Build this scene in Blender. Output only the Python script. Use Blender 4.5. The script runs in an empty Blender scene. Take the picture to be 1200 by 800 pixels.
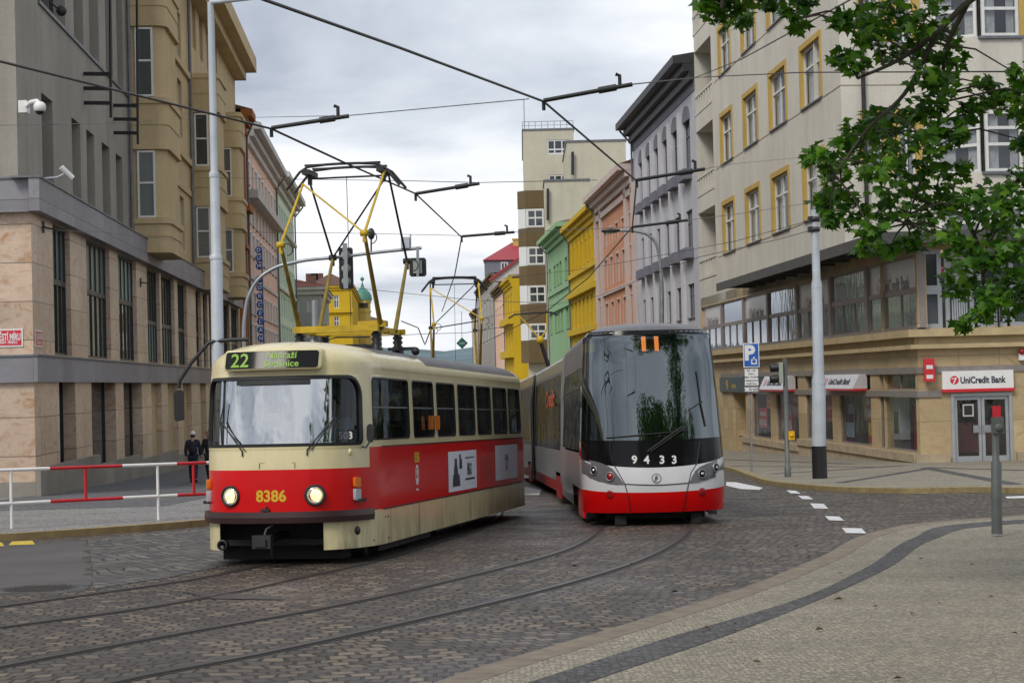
import bpy, bmesh, math, random
from mathutils import Vector, Matrix, noise
random.seed(7)
V = Vector
R = math.radians
sc = bpy.context.scene
col = sc.collection
Zv = V((0, 0, 1))

# ------------------------------------------------------------------ camera model
FPX, CAMH, SLOPE = 2200.0, 1.85, 0.0235
ROLL, PITCH = R(1.45), math.atan(47 / 2200.0)
CAM = V((0, 0, CAMH))

def ray(px, py):
    u, v = px - 600.0, 400.0 - py
    a = (u * math.cos(ROLL) + v * math.sin(ROLL)) / FPX
    b = (-u * math.sin(ROLL) + v * math.cos(ROLL)) / FPX
    d = V((a, math.cos(PITCH) - b * math.sin(PITCH), math.sin(PITCH) + b * math.cos(PITCH)))
    return d / d.y

def P(px, py, Y):                       # the place seen at a photo pixel, Y metres ahead
    return CAM + ray(px, py) * Y

def gz(y):                              # the street runs gently downhill
    return -SLOPE * max(0.0, min(y, 700.0))

def G(px, py):                          # a photo pixel on the ground
    d = ray(px, py)
    return CAM + d * (CAMH / (-SLOPE - d.z))

KX = 0.060                              # street heading, a little left of straight ahead
SD = V((-KX, 1, 0)).normalized()
TD = V((1, KX, 0)).normalized()

# ------------------------------------------------------------------ mesh builder
class MB:
    def __init__(s, org=None):
        s.v, s.f, s.mi, s.uv, s.sm = [], [], [], [], []
        s.o = V(org) if org is not None else V((0, 0, 0))
    def add(s, vs, fs, m=0, uvs=None, smooth=False):
        b = len(s.v)
        s.v += [V(p) - s.o for p in vs]
        for i, f in enumerate(fs):
            s.f.append([b + k for k in f]); s.mi.append(m)
            s.uv.append(uvs[i] if uvs else None); s.sm.append(smooth)
        return s
    def quad(s, a, b, c, d, m=0, uv=None, smooth=False):
        return s.add([a, b, c, d], [[0, 1, 2, 3]], m, [uv] if uv else None, smooth)
    def hexa(s, p, m=0):                # 8 points: bottom 4 then top 4
        return s.add(p, [[3, 2, 1, 0], [4, 5, 6, 7], [0, 1, 5, 4], [1, 2, 6, 5], [2, 3, 7, 6], [3, 0, 4, 7]], m)
    def box(s, x0, x1, y0, y1, z0, z1, m=0):
        return s.hexa([(x0, y0, z0), (x1, y0, z0), (x1, y1, z0), (x0, y1, z0), (x0, y0, z1), (x1, y0, z1), (x1, y1, z1), (x0, y1, z1)], m)
    def obox(s, c, ax, ay, az, m=0):
        c = V(c); ax, ay, az = V(ax), V(ay), V(az)
        return s.hexa([c - ax - ay - az, c + ax - ay - az, c + ax + ay - az, c - ax + ay - az, c - ax - ay + az, c + ax - ay + az, c + ax + ay + az, c - ax + ay + az], m)
    def bar(s, p, q, w, h, m=0, up=Zv):
        p, q = V(p), V(q); d = (q - p); n = d.normalized()
        sd = n.cross(up)
        if sd.length < 1e-4: sd = n.cross(V((1, 0, 0)))
        sd.normalize(); u2 = sd.cross(n)
        return s.obox((p + q) / 2, d / 2, sd * w / 2, u2 * h / 2, m)
    def fbox(s, F, a0, a1, d0, d1, z0, z1, m=0, uv=False):
        q = F.pt
        p = [q(a0, d0, z0), q(a1, d0, z0), q(a1, d1, z0), q(a0, d1, z0), q(a0, d0, z1), q(a1, d0, z1), q(a1, d1, z1), q(a0, d1, z1)]
        uvs = [[(a0, d1), (a1, d1), (a1, d0), (a0, d0)], [(a0, d0), (a1, d0), (a1, d1), (a0, d1)], [(a0, z0), (a1, z0), (a1, z1), (a0, z1)],
               [(d0, z0), (d1, z0), (d1, z1), (d0, z1)], [(a1, z0), (a0, z0), (a0, z1), (a1, z1)], [(d1, z0), (d0, z0), (d0, z1), (d1, z1)]]
        return s.add(p, [[3, 2, 1, 0], [4, 5, 6, 7], [0, 1, 5, 4], [1, 2, 6, 5], [2, 3, 7, 6], [3, 0, 4, 7]], m, uvs if uv else None)
    def tube(s, pts, r, n=8, m=0, caps=True, smooth=True):
        pts = [V(p) for p in pts]; N = len(pts)
        rs = r if isinstance(r, (list, tuple)) else [r] * N
        vs, fs = [], []
        prev = None
        for i, p in enumerate(pts):
            t = (pts[min(i + 1, N - 1)] - pts[max(i - 1, 0)]).normalized()
            if prev is None:
                a = t.cross(Zv)
                if a.length < 1e-3: a = t.cross(V((1, 0, 0)))
            else:
                a = prev - t * prev.dot(t)
            a.normalize(); prev = a; b = t.cross(a)
            for k in range(n):
                w = 2 * math.pi * k / n
                vs.append(p + (a * math.cos(w) + b * math.sin(w)) * rs[i])
        for i in range(N - 1):
            for k in range(n):
                k2 = (k + 1) % n
                fs.append([i * n + k, i * n + k2, (i + 1) * n + k2, (i + 1) * n + k])
        s.add(vs, fs, m, None, smooth)
        if caps:
            s.add(vs[:n][::-1], [list(range(n))], m); s.add(vs[-n:], [list(range(n))], m)
        return s
    def lathe(s, prof, c, axis=Zv, n=16, m=0, smooth=True):
        c = V(c); axis = V(axis).normalized()
        a = axis.cross(V((0, 1, 0)))
        if a.length < 1e-3: a = axis.cross(V((1, 0, 0)))
        a.normalize(); b = axis.cross(a)
        vs, fs = [], []
        for (r, h) in prof:
            for k in range(n):
                w = 2 * math.pi * k / n
                vs.append(c + axis * h + (a * math.cos(w) + b * math.sin(w)) * r)
        for i in range(len(prof) - 1):
            for k in range(n):
                k2 = (k + 1) % n
                fs.append([i * n + k, i * n + k2, (i + 1) * n + k2, (i + 1) * n + k])
        return s.add(vs, fs, m, None, smooth)
    def ball(s, c, rx, ry=None, rz=None, n=12, m=0, rot=None):
        ry = ry or rx; rz = rz or rx; vs, fs = [], []; h = n // 2 + 1
        for i in range(h + 1):
            ph = math.pi * i / h
            for k in range(n):
                w = 2 * math.pi * k / n
                p = V((rx * math.sin(ph) * math.cos(w), ry * math.sin(ph) * math.sin(w), rz * math.cos(ph)))
                if rot: p = rot @ p
                vs.append(V(c) + p)
        for i in range(h):
            for k in range(n):
                k2 = (k + 1) % n
                fs.append([i * n + k, (i + 1) * n + k, (i + 1) * n + k2, i * n + k2])
        return s.add(vs, fs, m, None, True)
    def prism(s, poly, ext, m=0, uvs=None):   # planar 3D outline pushed along ext
        poly = [V(p) for p in poly]; ext = V(ext); n = len(poly)
        vs = poly + [p + ext for p in poly]
        fs = [list(range(n))[::-1], list(range(n, 2 * n))] + [[i, (i + 1) % n, n + (i + 1) % n, n + i] for i in range(n)]
        return s.add(vs, fs, m)
    def text(s, txt, size, fn, m=0, bold=0.0, sx=1.0, align='C'):
        vs, fs = text_shape(txt, bold)
        xs = [p[0] for p in vs]; x0, x1 = min(xs), max(xs)
        sh = {'C': (x0 + x1) / 2, 'L': x0, 'R': x1}[align]
        return s.add([fn((p[0] - sh) * size * sx, p[1] * size) for p in vs], fs, m)
    def build(s, name, mats, parent=None, smooth_angle=None, loc=None):
        me = bpy.data.meshes.new(name)
        me.from_pydata([tuple(p) for p in s.v], [], s.f)
        if not isinstance(mats, (list, tuple)): mats = [mats]
        for m in mats: me.materials.append(m)
        me.polygons.foreach_set('material_index', s.mi)
        me.polygons.foreach_set('use_smooth', s.sm)
        if any(u is not None for u in s.uv):
            L = me.uv_layers.new(name='UVMap').data; k = 0
            for f, u in zip(s.f, s.uv):
                for j in range(len(f)):
                    if u: L[k].uv = u[j]
                    k += 1
        me.validate(); me.update()
        return link(name, me, parent, loc)

def link(name, me, parent=None, loc=None):
    o = bpy.data.objects.new(name, me); col.objects.link(o)
    if parent is not None: o.parent = parent
    if loc is not None: o.location = loc
    return o

_tc = {}
def text_shape(txt, bold=0.0):
    k = (txt, bold)
    if k not in _tc:
        cu = bpy.data.curves.new('t', 'FONT'); cu.body = txt; cu.size = 1.0; cu.resolution_u = 3; cu.offset = bold
        ob = bpy.data.objects.new('t', cu)
        me = ob.to_mesh()
        vs = [tuple(v.co) for v in me.vertices]; fs = [list(p.vertices) for p in me.polygons]
        ob.to_mesh_clear(); bpy.data.objects.remove(ob); bpy.data.curves.remove(cu)
        ys = [p[1] for p in vs]; my = (min(ys) + max(ys)) / 2 if vs else 0
        vs = [(p[0], p[1] - my) for p in vs]
        _tc[k] = (vs, fs)
    return _tc[k]

def tag(o, label=None, cat=None, group=None, kind=None):
    if label: o['label'] = label
    if cat: o['category'] = cat
    if group: o['group'] = group
    if kind: o['kind'] = kind
    return o

def empty(name, loc=(0, 0, 0), label=None, cat=None, group=None, mat4=None):
    o = bpy.data.objects.new(name, None); col.objects.link(o); o.empty_display_size = 0.3
    if mat4 is not None: o.matrix_world = mat4
    else: o.location = loc
    return tag(o, label, cat, group)

def copy_tree(o, parent=None):
    c = o.copy(); col.objects.link(c); c.parent = parent
    for ch in list(o.children): copy_tree(ch, c)
    return c

class Frame:                            # a facade plane: O, along A, outward N, height z is world height
    def __init__(s, O, A, N):
        s.O = V((O[0], O[1], 0)); s.A = V(A).normalized(); s.N = V(N).normalized()
    def pt(s, a, d, z):
        p = s.O + s.A * a + s.N * d; return V((p.x, p.y, z))
    def pix(s, px, py, d=0.0):          # pixel -> (along, height) on the plane pushed out by d
        r = ray(px, py); o = s.O + s.N * d
        t = (o - CAM).dot(s.N) / r.dot(s.N)
        p = CAM + r * t
        return (p - s.O).dot(s.A), p.z
    def ax(s, px, py=300, d=0.0): return s.pix(px, py, d)[0]
    def zz(s, px, py, d=0.0): return s.pix(px, py, d)[1]

# ------------------------------------------------------------------ materials
class NT:
    def __init__(s, name):
        s.m = bpy.data.materials.new(name); s.m.use_nodes = True; s.t = s.m.node_tree; s.n = s.t.nodes
        s.b = s.n['Principled BSDF']; s.out = s.n['Material Output']
    def new(s, typ, **kw):
        n = s.n.new(typ)
        for k, v in kw.items():
            if k in n.inputs: n.inputs[k].default_value = v
            else: setattr(n, k, v)
        return n
    def l(s, a, b): s.t.links.new(a, b)
    def coord(s, kind='Object'):
        return s.new('ShaderNodeTexCoord').outputs[kind]
    def mapping(s, src, scale=(1, 1, 1), rot=(0, 0, 0), loc=(0, 0, 0)):
        n = s.new('ShaderNodeMapping'); n.inputs['Scale'].default_value = scale; n.inputs['Rotation'].default_value = rot; n.inputs['Location'].default_value = loc
        s.l(src, n.inputs['Vector']); return n.outputs[0]
    def noise(s, vec, scale, detail=4, rough=.55):
        n = s.new('ShaderNodeTexNoise'); n.inputs['Scale'].default_value = scale; n.inputs['Detail'].default_value = detail; n.inputs['Roughness'].default_value = rough
        if vec is not None: s.l(vec, n.inputs['Vector'])
        return n.outputs['Fac']
    def ramp(s, fac, stops):
        n = s.new('ShaderNodeValToRGB'); e = n.color_ramp.elements
        while len(e) < len(stops): e.new(0.5)
        for k, (p, c) in enumerate(stops):
            e[k].position = p; e[k].color = (*c, 1) if len(c) == 3 else c
        s.l(fac, n.inputs['Fac']); return n.outputs['Color']
    def mix(s, fac, a, b, mode='MIX'):
        n = s.new('ShaderNodeMix', data_type='RGBA', blend_type=mode)
        for sock, v in ((n.inputs[0], fac), (n.inputs[6], a), (n.inputs[7], b)):
            if hasattr(v, 'is_linked') or hasattr(v, 'links'): s.l(v, sock)
            elif isinstance(v, (int, float)): sock.default_value = v
            else: sock.default_value = (*v, 1) if len(v) == 3 else v
        return n.outputs[2]
    def bump(s, h, strength=.3, dist=.02, normal=None):
        n = s.new('ShaderNodeBump'); n.inputs['Strength'].default_value = strength; n.inputs['Distance'].default_value = dist
        s.l(h, n.inputs['Height'])
        if normal is not None: s.l(normal, n.inputs['Normal'])
        return n.outputs[0]
    def math(s, op, a, b=None):
        n = s.new('ShaderNodeMath', operation=op)
        for i, v in enumerate((a, b)):
            if v is None: continue
            if isinstance(v, (int, float)): n.inputs[i].default_value = v
            else: s.l(v, n.inputs[i])
        return n.outputs[0]
    def base(s, c):
        if isinstance(c, (tuple, list)): s.b.inputs['Base Color'].default_value = (*c, 1)
        else: s.l(c, s.b.inputs['Base Color'])
        return s
    def set(s, **kw):
        for k, v in kw.items():
            s.b.inputs[{'rough': 'Roughness', 'metal': 'Metallic', 'spec': 'Specular IOR Level', 'coat': 'Coat Weight', 'coatr': 'Coat Roughness'}.get(k, k)].default_value = v
        return s

def plain(name, c, rough=.55, var=.12, scale=3.0, metal=0, coat=0, bump=0, spec=.5):
    t = NT(name); v = t.coord()
    n = t.noise(v, scale, 5)
    lo = tuple(x * (1 - var) for x in c); hi = tuple(min(1, x * (1 + var)) for x in c)
    t.base(t.ramp(n, [(.3, lo), (.7, hi)])).set(rough=rough, metal=metal, coat=coat, coatr=.08, spec=spec)
    if bump: t.l(t.bump(t.noise(v, scale * 12, 3), bump, .01), t.b.inputs['Normal'])
    return t.m

def plaster(name, c, var=.10, dirt=.75, rough=.9, streak=True):
    t = NT(name); v = t.coord('Object')
    big = t.noise(v, .35, 5, .6); fine = t.noise(v, 9, 4)
    lo = tuple(x * (1 - var * 1.6) for x in c); hi = tuple(min(1, x * (1 + var)) for x in c)
    cc = t.ramp(big, [(.32, lo), (.68, hi)])
    st = t.noise(t.mapping(v, (.8, .8, .07)), 1.5, 6, .68)    # rain streaks
    f = t.ramp(st, [(.47, (0, 0, 0)), (.74, (1, 1, 1))])
    fm = t.new('ShaderNodeRGBToBW'); t.l(f, fm.inputs[0])
    cc = t.mix(t.math('MULTIPLY', fm.outputs[0], dirt if streak else 0), cc, tuple(x * .55 for x in c))
    cc = t.mix(.10, cc, t.ramp(fine, [(.3, (0.02, .02, .02)), (.7, (1, 1, 1))]), 'MULTIPLY')
    t.base(cc).set(rough=rough, spec=.25)
    t.l(t.bump(fine, .12, .01), t.b.inputs['Normal'])
    return t.m

def slabs(name, c1, c2, cj, bw, bh, joint=.012, vein=None, rough=.45, off=0.0, bump=.3):   # stone cladding, UV in metres
    t = NT(name); uv = t.coord('UV')
    b = t.new('ShaderNodeTexBrick', offset=off, offset_frequency=2)
    b.inputs['Scale'].default_value = 1.0
    b.inputs['Brick Width'].default_value = bw; b.inputs['Row Height'].default_value = bh; b.inputs['Mortar Size'].default_value = joint
    b.inputs['Mortar Smooth'].default_value = .1; b.inputs['Bias'].default_value = 0
    b.inputs['Color1'].default_value = (0, 0, 0, 1); b.inputs['Color2'].default_value = (1, 1, 1, 1); b.inputs['Mortar'].default_value = (.5, .5, .5, 1)
    t.l(uv, b.inputs['Vector'])
    w = t.new('ShaderNodeTexNoise'); w.inputs['Scale'].default_value = .9; w.inputs['Detail'].default_value = 8; w.inputs['Roughness'].default_value = .65; w.inputs['Distortion'].default_value = 2.2
    mv = t.mapping(uv, (1, 1.7, 1), (0, 0, .5)); 
    vadd = t.new('ShaderNodeVectorMath', operation='ADD'); t.l(mv, vadd.inputs[0])
    vs = t.new('ShaderNodeVectorMath', operation='SCALE'); t.l(b.outputs['Color'], vs.inputs[0]); vs.inputs['Scale'].default_value = 23.0
    t.l(vs.outputs[0], vadd.inputs[1]); t.l(vadd.outputs[0], w.inputs['Vector'])
    cc = t.ramp(w.outputs['Fac'], [(.28, c1), (.5, c2), (.62, tuple((a + b_) / 2 for a, b_ in zip(c1, c2))), (.72, vein or c2)])
    cc = t.mix(.42, cc, t.ramp(b.outputs['Color'], [(0, (.5, .5, .5)), (1, (1, 1, 1))]), 'MULTIPLY')
    cc = t.mix(.35, cc, t.ramp(t.noise(uv, .45, 6, .65), [(.35, (.45, .42, .40)), (.65, (1, 1, 1))]), 'MULTIPLY')
    cc = t.mix(b.outputs['Fac'], cc, cj)
    t.base(cc).set(rough=rough, spec=.4)
    inv = t.math('SUBTRACT', 1.0, b.outputs['Fac'])
    t.l(t.bump(inv, bump, .01), t.b.inputs['Normal'])
    return t.m

def glass(name, tint=(.02, .03, .03), refl=.10, clear=.5, rough=.015, graze=.75, wav=0.0, rcol=(.95, .97, 1)):      # thin tinted pane: see-through plus mirror
    t = NT(name); t.n.remove(t.b)
    tr = t.new('ShaderNodeBsdfTransparent'); tr.inputs[0].default_value = (*tint, 1)
    gl = t.new('ShaderNodeBsdfGlossy'); gl.inputs['Roughness'].default_value = rough; gl.inputs['Color'].default_value = (*rcol, 1)
    df = t.new('ShaderNodeBsdfDiffuse'); df.inputs[0].default_value = (.012, .015, .016, 1)
    m0 = t.new('ShaderNodeMixShader'); m0.inputs[0].default_value = clear; t.l(df.outputs[0], m0.inputs[1]); t.l(tr.outputs[0], m0.inputs[2])
    if wav: t.l(t.bump(t.noise(t.mapping(t.coord(), (1.6, 1.6, .7)), 1.3, 3, .5), wav, .12), gl.inputs['Normal'])
    lw = t.new('ShaderNodeLayerWeight'); lw.inputs['Blend'].default_value = .5
    f = t.math('POWER', lw.outputs['Facing'], 4.0); f = t.math('MULTIPLY', f, graze); f = t.math('ADD', f, refl)
    ms = t.new('ShaderNodeMixShader'); t.l(f, ms.inputs[0]); t.l(m0.outputs[0], ms.inputs[1]); t.l(gl.outputs[0], ms.inputs[2])
    t.l(ms.outputs[0], t.out.inputs['Surface'])
    return t.m

def darkpane(name, c=(.03, .035, .04), rough=.06, refl=.5, wave=.02):                  # opaque dark window glass, slightly wavy
    t = NT(name); v = t.coord('Object')
    oi = t.new('ShaderNodeObjectInfo')
    cc = t.ramp(oi.outputs['Random'], [(0, tuple(x * .5 for x in c)), (.5, c), (1, tuple(x * 2.2 for x in c))])
    t.base(cc).set(rough=rough, spec=refl)
    t.b.inputs['IOR'].default_value = 1.7
    t.l(t.bump(t.noise(v, .9, 2), wave, .1), t.b.inputs['Normal'])
    return t.m

def emit(name, c, s):
    t = NT(name); t.base((.01, .01, .01)); t.b.inputs['Emission Color'].default_value = (*c, 1); t.b.inputs['Emission Strength'].default_value = s
    return t.m
# ------------------------------------------------------------------ camera, sky, sun
cd = bpy.data.cameras.new('Camera'); cam = bpy.data.objects.new('Camera', cd); col.objects.link(cam)
cd.sensor_fit = 'HORIZONTAL'; cd.sensor_width = 36; cd.lens = FPX / 1200 * 36; cd.clip_start = .1; cd.clip_end = 20000
Xw, Uw, Fw = V((1, 0, 0)), V((0, -math.sin(PITCH), math.cos(PITCH))), V((0, math.cos(PITCH), math.sin(PITCH)))
ci = Xw * math.cos(ROLL) - Uw * math.sin(ROLL); cj = Xw * math.sin(ROLL) + Uw * math.cos(ROLL)
cam.matrix_world = Matrix(((ci.x, cj.x, -Fw.x, 0), (ci.y, cj.y, -Fw.y, 0), (ci.z, cj.z, -Fw.z, CAMH), (0, 0, 0, 1)))
sc.camera = cam

SUN_EL, SUN_AZ = R(46), R(214)          # azimuth measured clockwise from +Y: behind the camera, a little left
w = bpy.data.worlds.new('World'); sc.world = w; w.use_nodes = True
nt = w.node_tree; N_ = nt.nodes; bg = N_['Background']
sky = N_.new('ShaderNodeTexSky'); sky.sky_type = 'NISHITA'; sky.sun_disc = False; sky.sun_elevation = SUN_EL; sky.sun_rotation = SUN_AZ
sky.air_density = 1.0; sky.dust_density = 2.0
tc = N_.new('ShaderNodeTexCoord'); sep = N_.new('ShaderNodeSeparateXYZ'); nt.links.new(tc.outputs['Generated'], sep.inputs[0])
mx = N_.new('ShaderNodeMath'); mx.operation = 'MAXIMUM'; mx.inputs[1].default_value = 0.0; nt.links.new(sep.outputs['Z'], mx.inputs[0])
ad = N_.new('ShaderNodeMath'); ad.operation = 'ADD'; ad.inputs[1].default_value = .16; nt.links.new(mx.outputs[0], ad.inputs[0])
cmb = N_.new('ShaderNodeCombineXYZ')
for i, ax in enumerate('XY'):
    dv = N_.new('ShaderNodeMath'); dv.operation = 'DIVIDE'; nt.links.new(sep.outputs[ax], dv.inputs[0]); nt.links.new(ad.outputs[0], dv.inputs[1]); nt.links.new(dv.outputs[0], cmb.inputs[i])
cmb.inputs[2].default_value = 3.7
n1 = N_.new('ShaderNodeTexNoise'); n1.inputs['Scale'].default_value = 1.15; n1.inputs['Detail'].default_value = 7; n1.inputs['Roughness'].default_value = .52; n1.inputs['Distortion'].default_value = .35
nt.links.new(cmb.outputs[0], n1.inputs['Vector'])
rp = N_.new('ShaderNodeValToRGB'); e = rp.color_ramp.elements
e[0].position = .30; e[0].color = (3.2, 3.55, 4.25, 1); e[1].position = .47; e[1].color = (5.7, 6.05, 6.65, 1)
x = e.new(.62); x.color = (8.3, 8.45, 8.75, 1)
nt.links.new(n1.outputs['Fac'], rp.inputs['Fac'])
mxr = N_.new('ShaderNodeMix'); mxr.data_type = 'RGBA'; mxr.inputs[0].default_value = .93
nt.links.new(sky.outputs[0], mxr.inputs[6]); nt.links.new(rp.outputs[0], mxr.inputs[7])
nt.links.new(mxr.outputs[2], bg.inputs['Color']); bg.inputs['Strength'].default_value = .10
sd_ = bpy.data.lights.new('Sun', 'SUN'); sd_.energy = 1.5; sd_.angle = R(20); sd_.color = (1, .94, .85)
so = bpy.data.objects.new('Sun', sd_); col.objects.link(so)
dirv = V((math.sin(SUN_AZ) * math.cos(SUN_EL), math.cos(SUN_AZ) * math.cos(SUN_EL), math.sin(SUN_EL)))
so.rotation_euler = (-dirv).to_track_quat('-Z', 'Y').to_euler()
sc.view_settings.view_transform = 'Standard'; sc.view_settings.look = 'None'; sc.view_settings.exposure = .38; sc.view_settings.gamma = 1
sc.view_settings.use_curve_mapping = False
sc.render.engine = 'CYCLES'; sc.cycles.max_bounces = 8; sc.cycles.transparent_max_bounces = 16; sc.cycles.use_denoising = True
sc.cycles.caustics_reflective = False; sc.cycles.caustics_refractive = False
# ------------------------------------------------------------------ material list
def cobble(name, cA, cB, cC, cm, bw, bh, rot, wet=0.55, dirt=(.05, .04, .03)):
    t = NT(name); v = t.coord('Object')
    wob = t.new('ShaderNodeTexNoise'); wob.inputs['Scale'].default_value = .55; wob.inputs['Detail'].default_value = 2; t.l(v, wob.inputs['Vector'])
    wb2 = t.new('ShaderNodeTexNoise'); wb2.inputs['Scale'].default_value = 5.5; wb2.inputs['Detail'].default_value = 2; t.l(v, wb2.inputs['Vector'])
    def addn(src, nz, k):
        s1 = t.new('ShaderNodeVectorMath', operation='SUBTRACT'); t.l(nz.outputs['Color'], s1.inputs[0]); s1.inputs[1].default_value = (.5, .5, .5)
        s2 = t.new('ShaderNodeVectorMath', operation='SCALE'); t.l(s1.outputs[0], s2.inputs[0]); s2.inputs['Scale'].default_value = k
        s3 = t.new('ShaderNodeVectorMath', operation='ADD'); t.l(src, s3.inputs[0]); t.l(s2.outputs[0], s3.inputs[1]); return s3.outputs[0]
    vv = addn(addn(v, wob, .8), wb2, .07)
    vv = t.mapping(vv, (1, 1, 1), (0, 0, rot))
    b = t.new('ShaderNodeTexBrick', offset=.5, offset_frequency=2, squash=1.0)
    b.inputs['Scale'].default_value = 1; b.inputs['Brick Width'].default_value = bw; b.inputs['Row Height'].default_value = bh
    b.inputs['Mortar Size'].default_value = .020; b.inputs['Mortar Smooth'].default_value = .6; b.inputs['Bias'].default_value = 0
    b.inputs['Color1'].default_value = (0, 0, 0, 1); b.inputs['Color2'].default_value = (1, 1, 1, 1); b.inputs['Mortar'].default_value = (.4, .4, .4, 1)
    t.l(vv, b.inputs['Vector'])
    cc = t.ramp(b.outputs['Color'], [(.0, cA), (.45, cB), (.8, cC), (1, tuple(x * 1.45 for x in cC))])
    patch = t.noise(v, .35, 5, .6)
    cc = t.mix(t.ramp(patch, [(.45, (0, 0, 0)), (.7, (.55, .55, .55))]), cc, t.mix(.6, cc, dirt))
    fine = t.noise(v, 28, 4, .6)
    cc = t.mix(.5, cc, t.ramp(fine, [(.3, (.45, .45, .45)), (.7, (1, 1, 1))]), 'MULTIPLY')
    cc = t.mix(b.outputs['Fac'], cc, cm)
    t.base(cc)
    rr = t.ramp(t.noise(v, .8, 4), [(.35, (wet - .1,) * 3), (.65, (wet + .15,) * 3)]); t.l(rr, t.b.inputs['Roughness'])
    h = t.math('SUBTRACT', 1.0, b.outputs['Fac']); h = t.math('ADD', h, t.math('MULTIPLY', fine, .35)); h = t.math('ADD', h, t.math('MULTIPLY', b.outputs['Color'], .35))
    t.l(t.bump(h, .9, .018), t.b.inputs['Normal'])
    return t.m

def mosaic(name, cA, cB, cm, sz):                     # small hand-laid setts
    t = NT(name); v = t.coord('Object')
    vo = t.new('ShaderNodeTexVoronoi', feature='F1'); vo.inputs['Scale'].default_value = 1 / sz; vo.inputs['Randomness'].default_value = .62; t.l(v, vo.inputs['Vector'])
    ve = t.new('ShaderNodeTexVoronoi', feature='DISTANCE_TO_EDGE'); ve.inputs['Scale'].default_value = 1 / sz; ve.inputs['Randomness'].default_value = .62; t.l(v, ve.inputs['Vector'])
    bw = t.new('ShaderNodeRGBToBW'); t.l(vo.outputs['Color'], bw.inputs[0])
    cc = t.ramp(bw.outputs[0], [(.15, cA), (.5, tuple((a + b) / 2 for a, b in zip(cA, cB))), (.85, cB)])
    patch = t.noise(v, .5, 6, .65)
    cc = t.mix(.45, cc, t.ramp(patch, [(.3, (.5, .5, .46)), (.7, (1, 1, 1))]), 'MULTIPLY')
    e = t.ramp(ve.outputs['Distance'], [(.02, (1, 1, 1)), (.10, (0, 0, 0))])
    cc = t.mix(e, cc, cm)
    t.base(cc).set(rough=.8, spec=.3)
    h = t.ramp(ve.outputs['Distance'], [(0, (0, 0, 0)), (.22, (1, 1, 1))])
    t.l(t.bump(h, .7, .012), t.b.inputs['Normal'])
    return t.m

def asphalt(name, c):
    t = NT(name); v = t.coord('Object')
    f = t.noise(v, 60, 3, .7); p = t.noise(v, .6, 6, .6)
    cc = t.ramp(p, [(.3, tuple(x * .75 for x in c)), (.7, tuple(x * 1.25 for x in c))])
    cc = t.mix(.5, cc, t.ramp(f, [(.3, (.4, .4, .4)), (.7, (1, 1, 1))]), 'MULTIPLY')
    t.base(cc).set(rough=.8, spec=.35); t.l(t.bump(f, .35, .006), t.b.inputs['Normal']); return t.m

M = {}
M['cobble'] = cobble('granite_cobbles', (.048, .039, .033), (.083, .065, .050), (.140, .108, .077), (.012, .010, .008), .165, .205, R(-9))
M['cobble2'] = cobble('worn_cobbles', (.065, .064, .064), (.11, .104, .10), (.165, .152, .14), (.014, .013, .012), .27, .19, R(62))
M['mosaic'] = mosaic('pale_setts', (.25, .225, .175), (.44, .395, .31), (.15, .14, .115), .047)
M['mosaicd'] = mosaic('dark_setts', (.075, .074, .078), (.15, .147, .15), (.045, .044, .042), .07)
M['setts_mid'] = mosaic('mid_grey_setts', (.11, .11, .12), (.21, .21, .22), (.06, .06, .06), .09)
M['setts_grey'] = mosaic('pale_grey_setts', (.23, .225, .22), (.38, .37, .36), (.10, .10, .10), .085)
M['asphalt'] = asphalt('asphalt', (.105, .10, .098))
M['kerb'] = plain('kerb_granite', (.19, .155, .115), .8, .25, 5, bump=.3)
M['kerby'] = plain('kerb_ochre', (.27, .21, .10), .8, .25, 5, bump=.3)
M['slab'] = slabs('paving_slabs', (.27, .275, .29), (.36, .36, .37), (.13, .13, .13), .6, .6, .02, rough=.7)
M['paint'] = plain('road_paint', (.62, .62, .62), .7, .2, 9)
M['painty'] = plain('yellow_paint', (.55, .40, .04), .7, .2, 9)
M['rail'] = plain('rail_steel', (.075, .062, .055), .4, .3, 8, metal=.5)
M['groove'] = plain('rail_groove', (.012, .011, .010), .9)
M['iron'] = plain('cast_iron', (.040, .036, .033), .6, .3, 10, bump=.4)
M['steel'] = plain('galvanised_steel', (.30, .32, .34), .45, .15, 4, metal=.55)
M['polelight'] = plain('pale_grey_paint', (.42, .46, .50), .45, .12, 2, coat=.2)
M['polegreen'] = plain('grey_green_paint', (.105, .115, .11), .5, .2, 3)
M['black'] = plain('black_plastic', (.012, .012, .013), .45, .2)
M['dark'] = plain('dark_metal', (.03, .03, .032), .45, .25, 5, metal=.3)
M['wire'] = plain('wire_black', (.015, .015, .016), .5)
M['wiregrey'] = plain('wire_grey', (.10, .105, .11), .5)
M['white'] = plain('white_paint', (.75, .75, .74), .45, .06)
M['whitef'] = plain('white_window_paint', (.68, .69, .67), .45, .08)
M['red'] = plain('signal_red', (.50, .012, .02), .4, .1)
M['rubber'] = plain('rubber', (.015, .015, .016), .6)
M['cream'] = None
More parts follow.
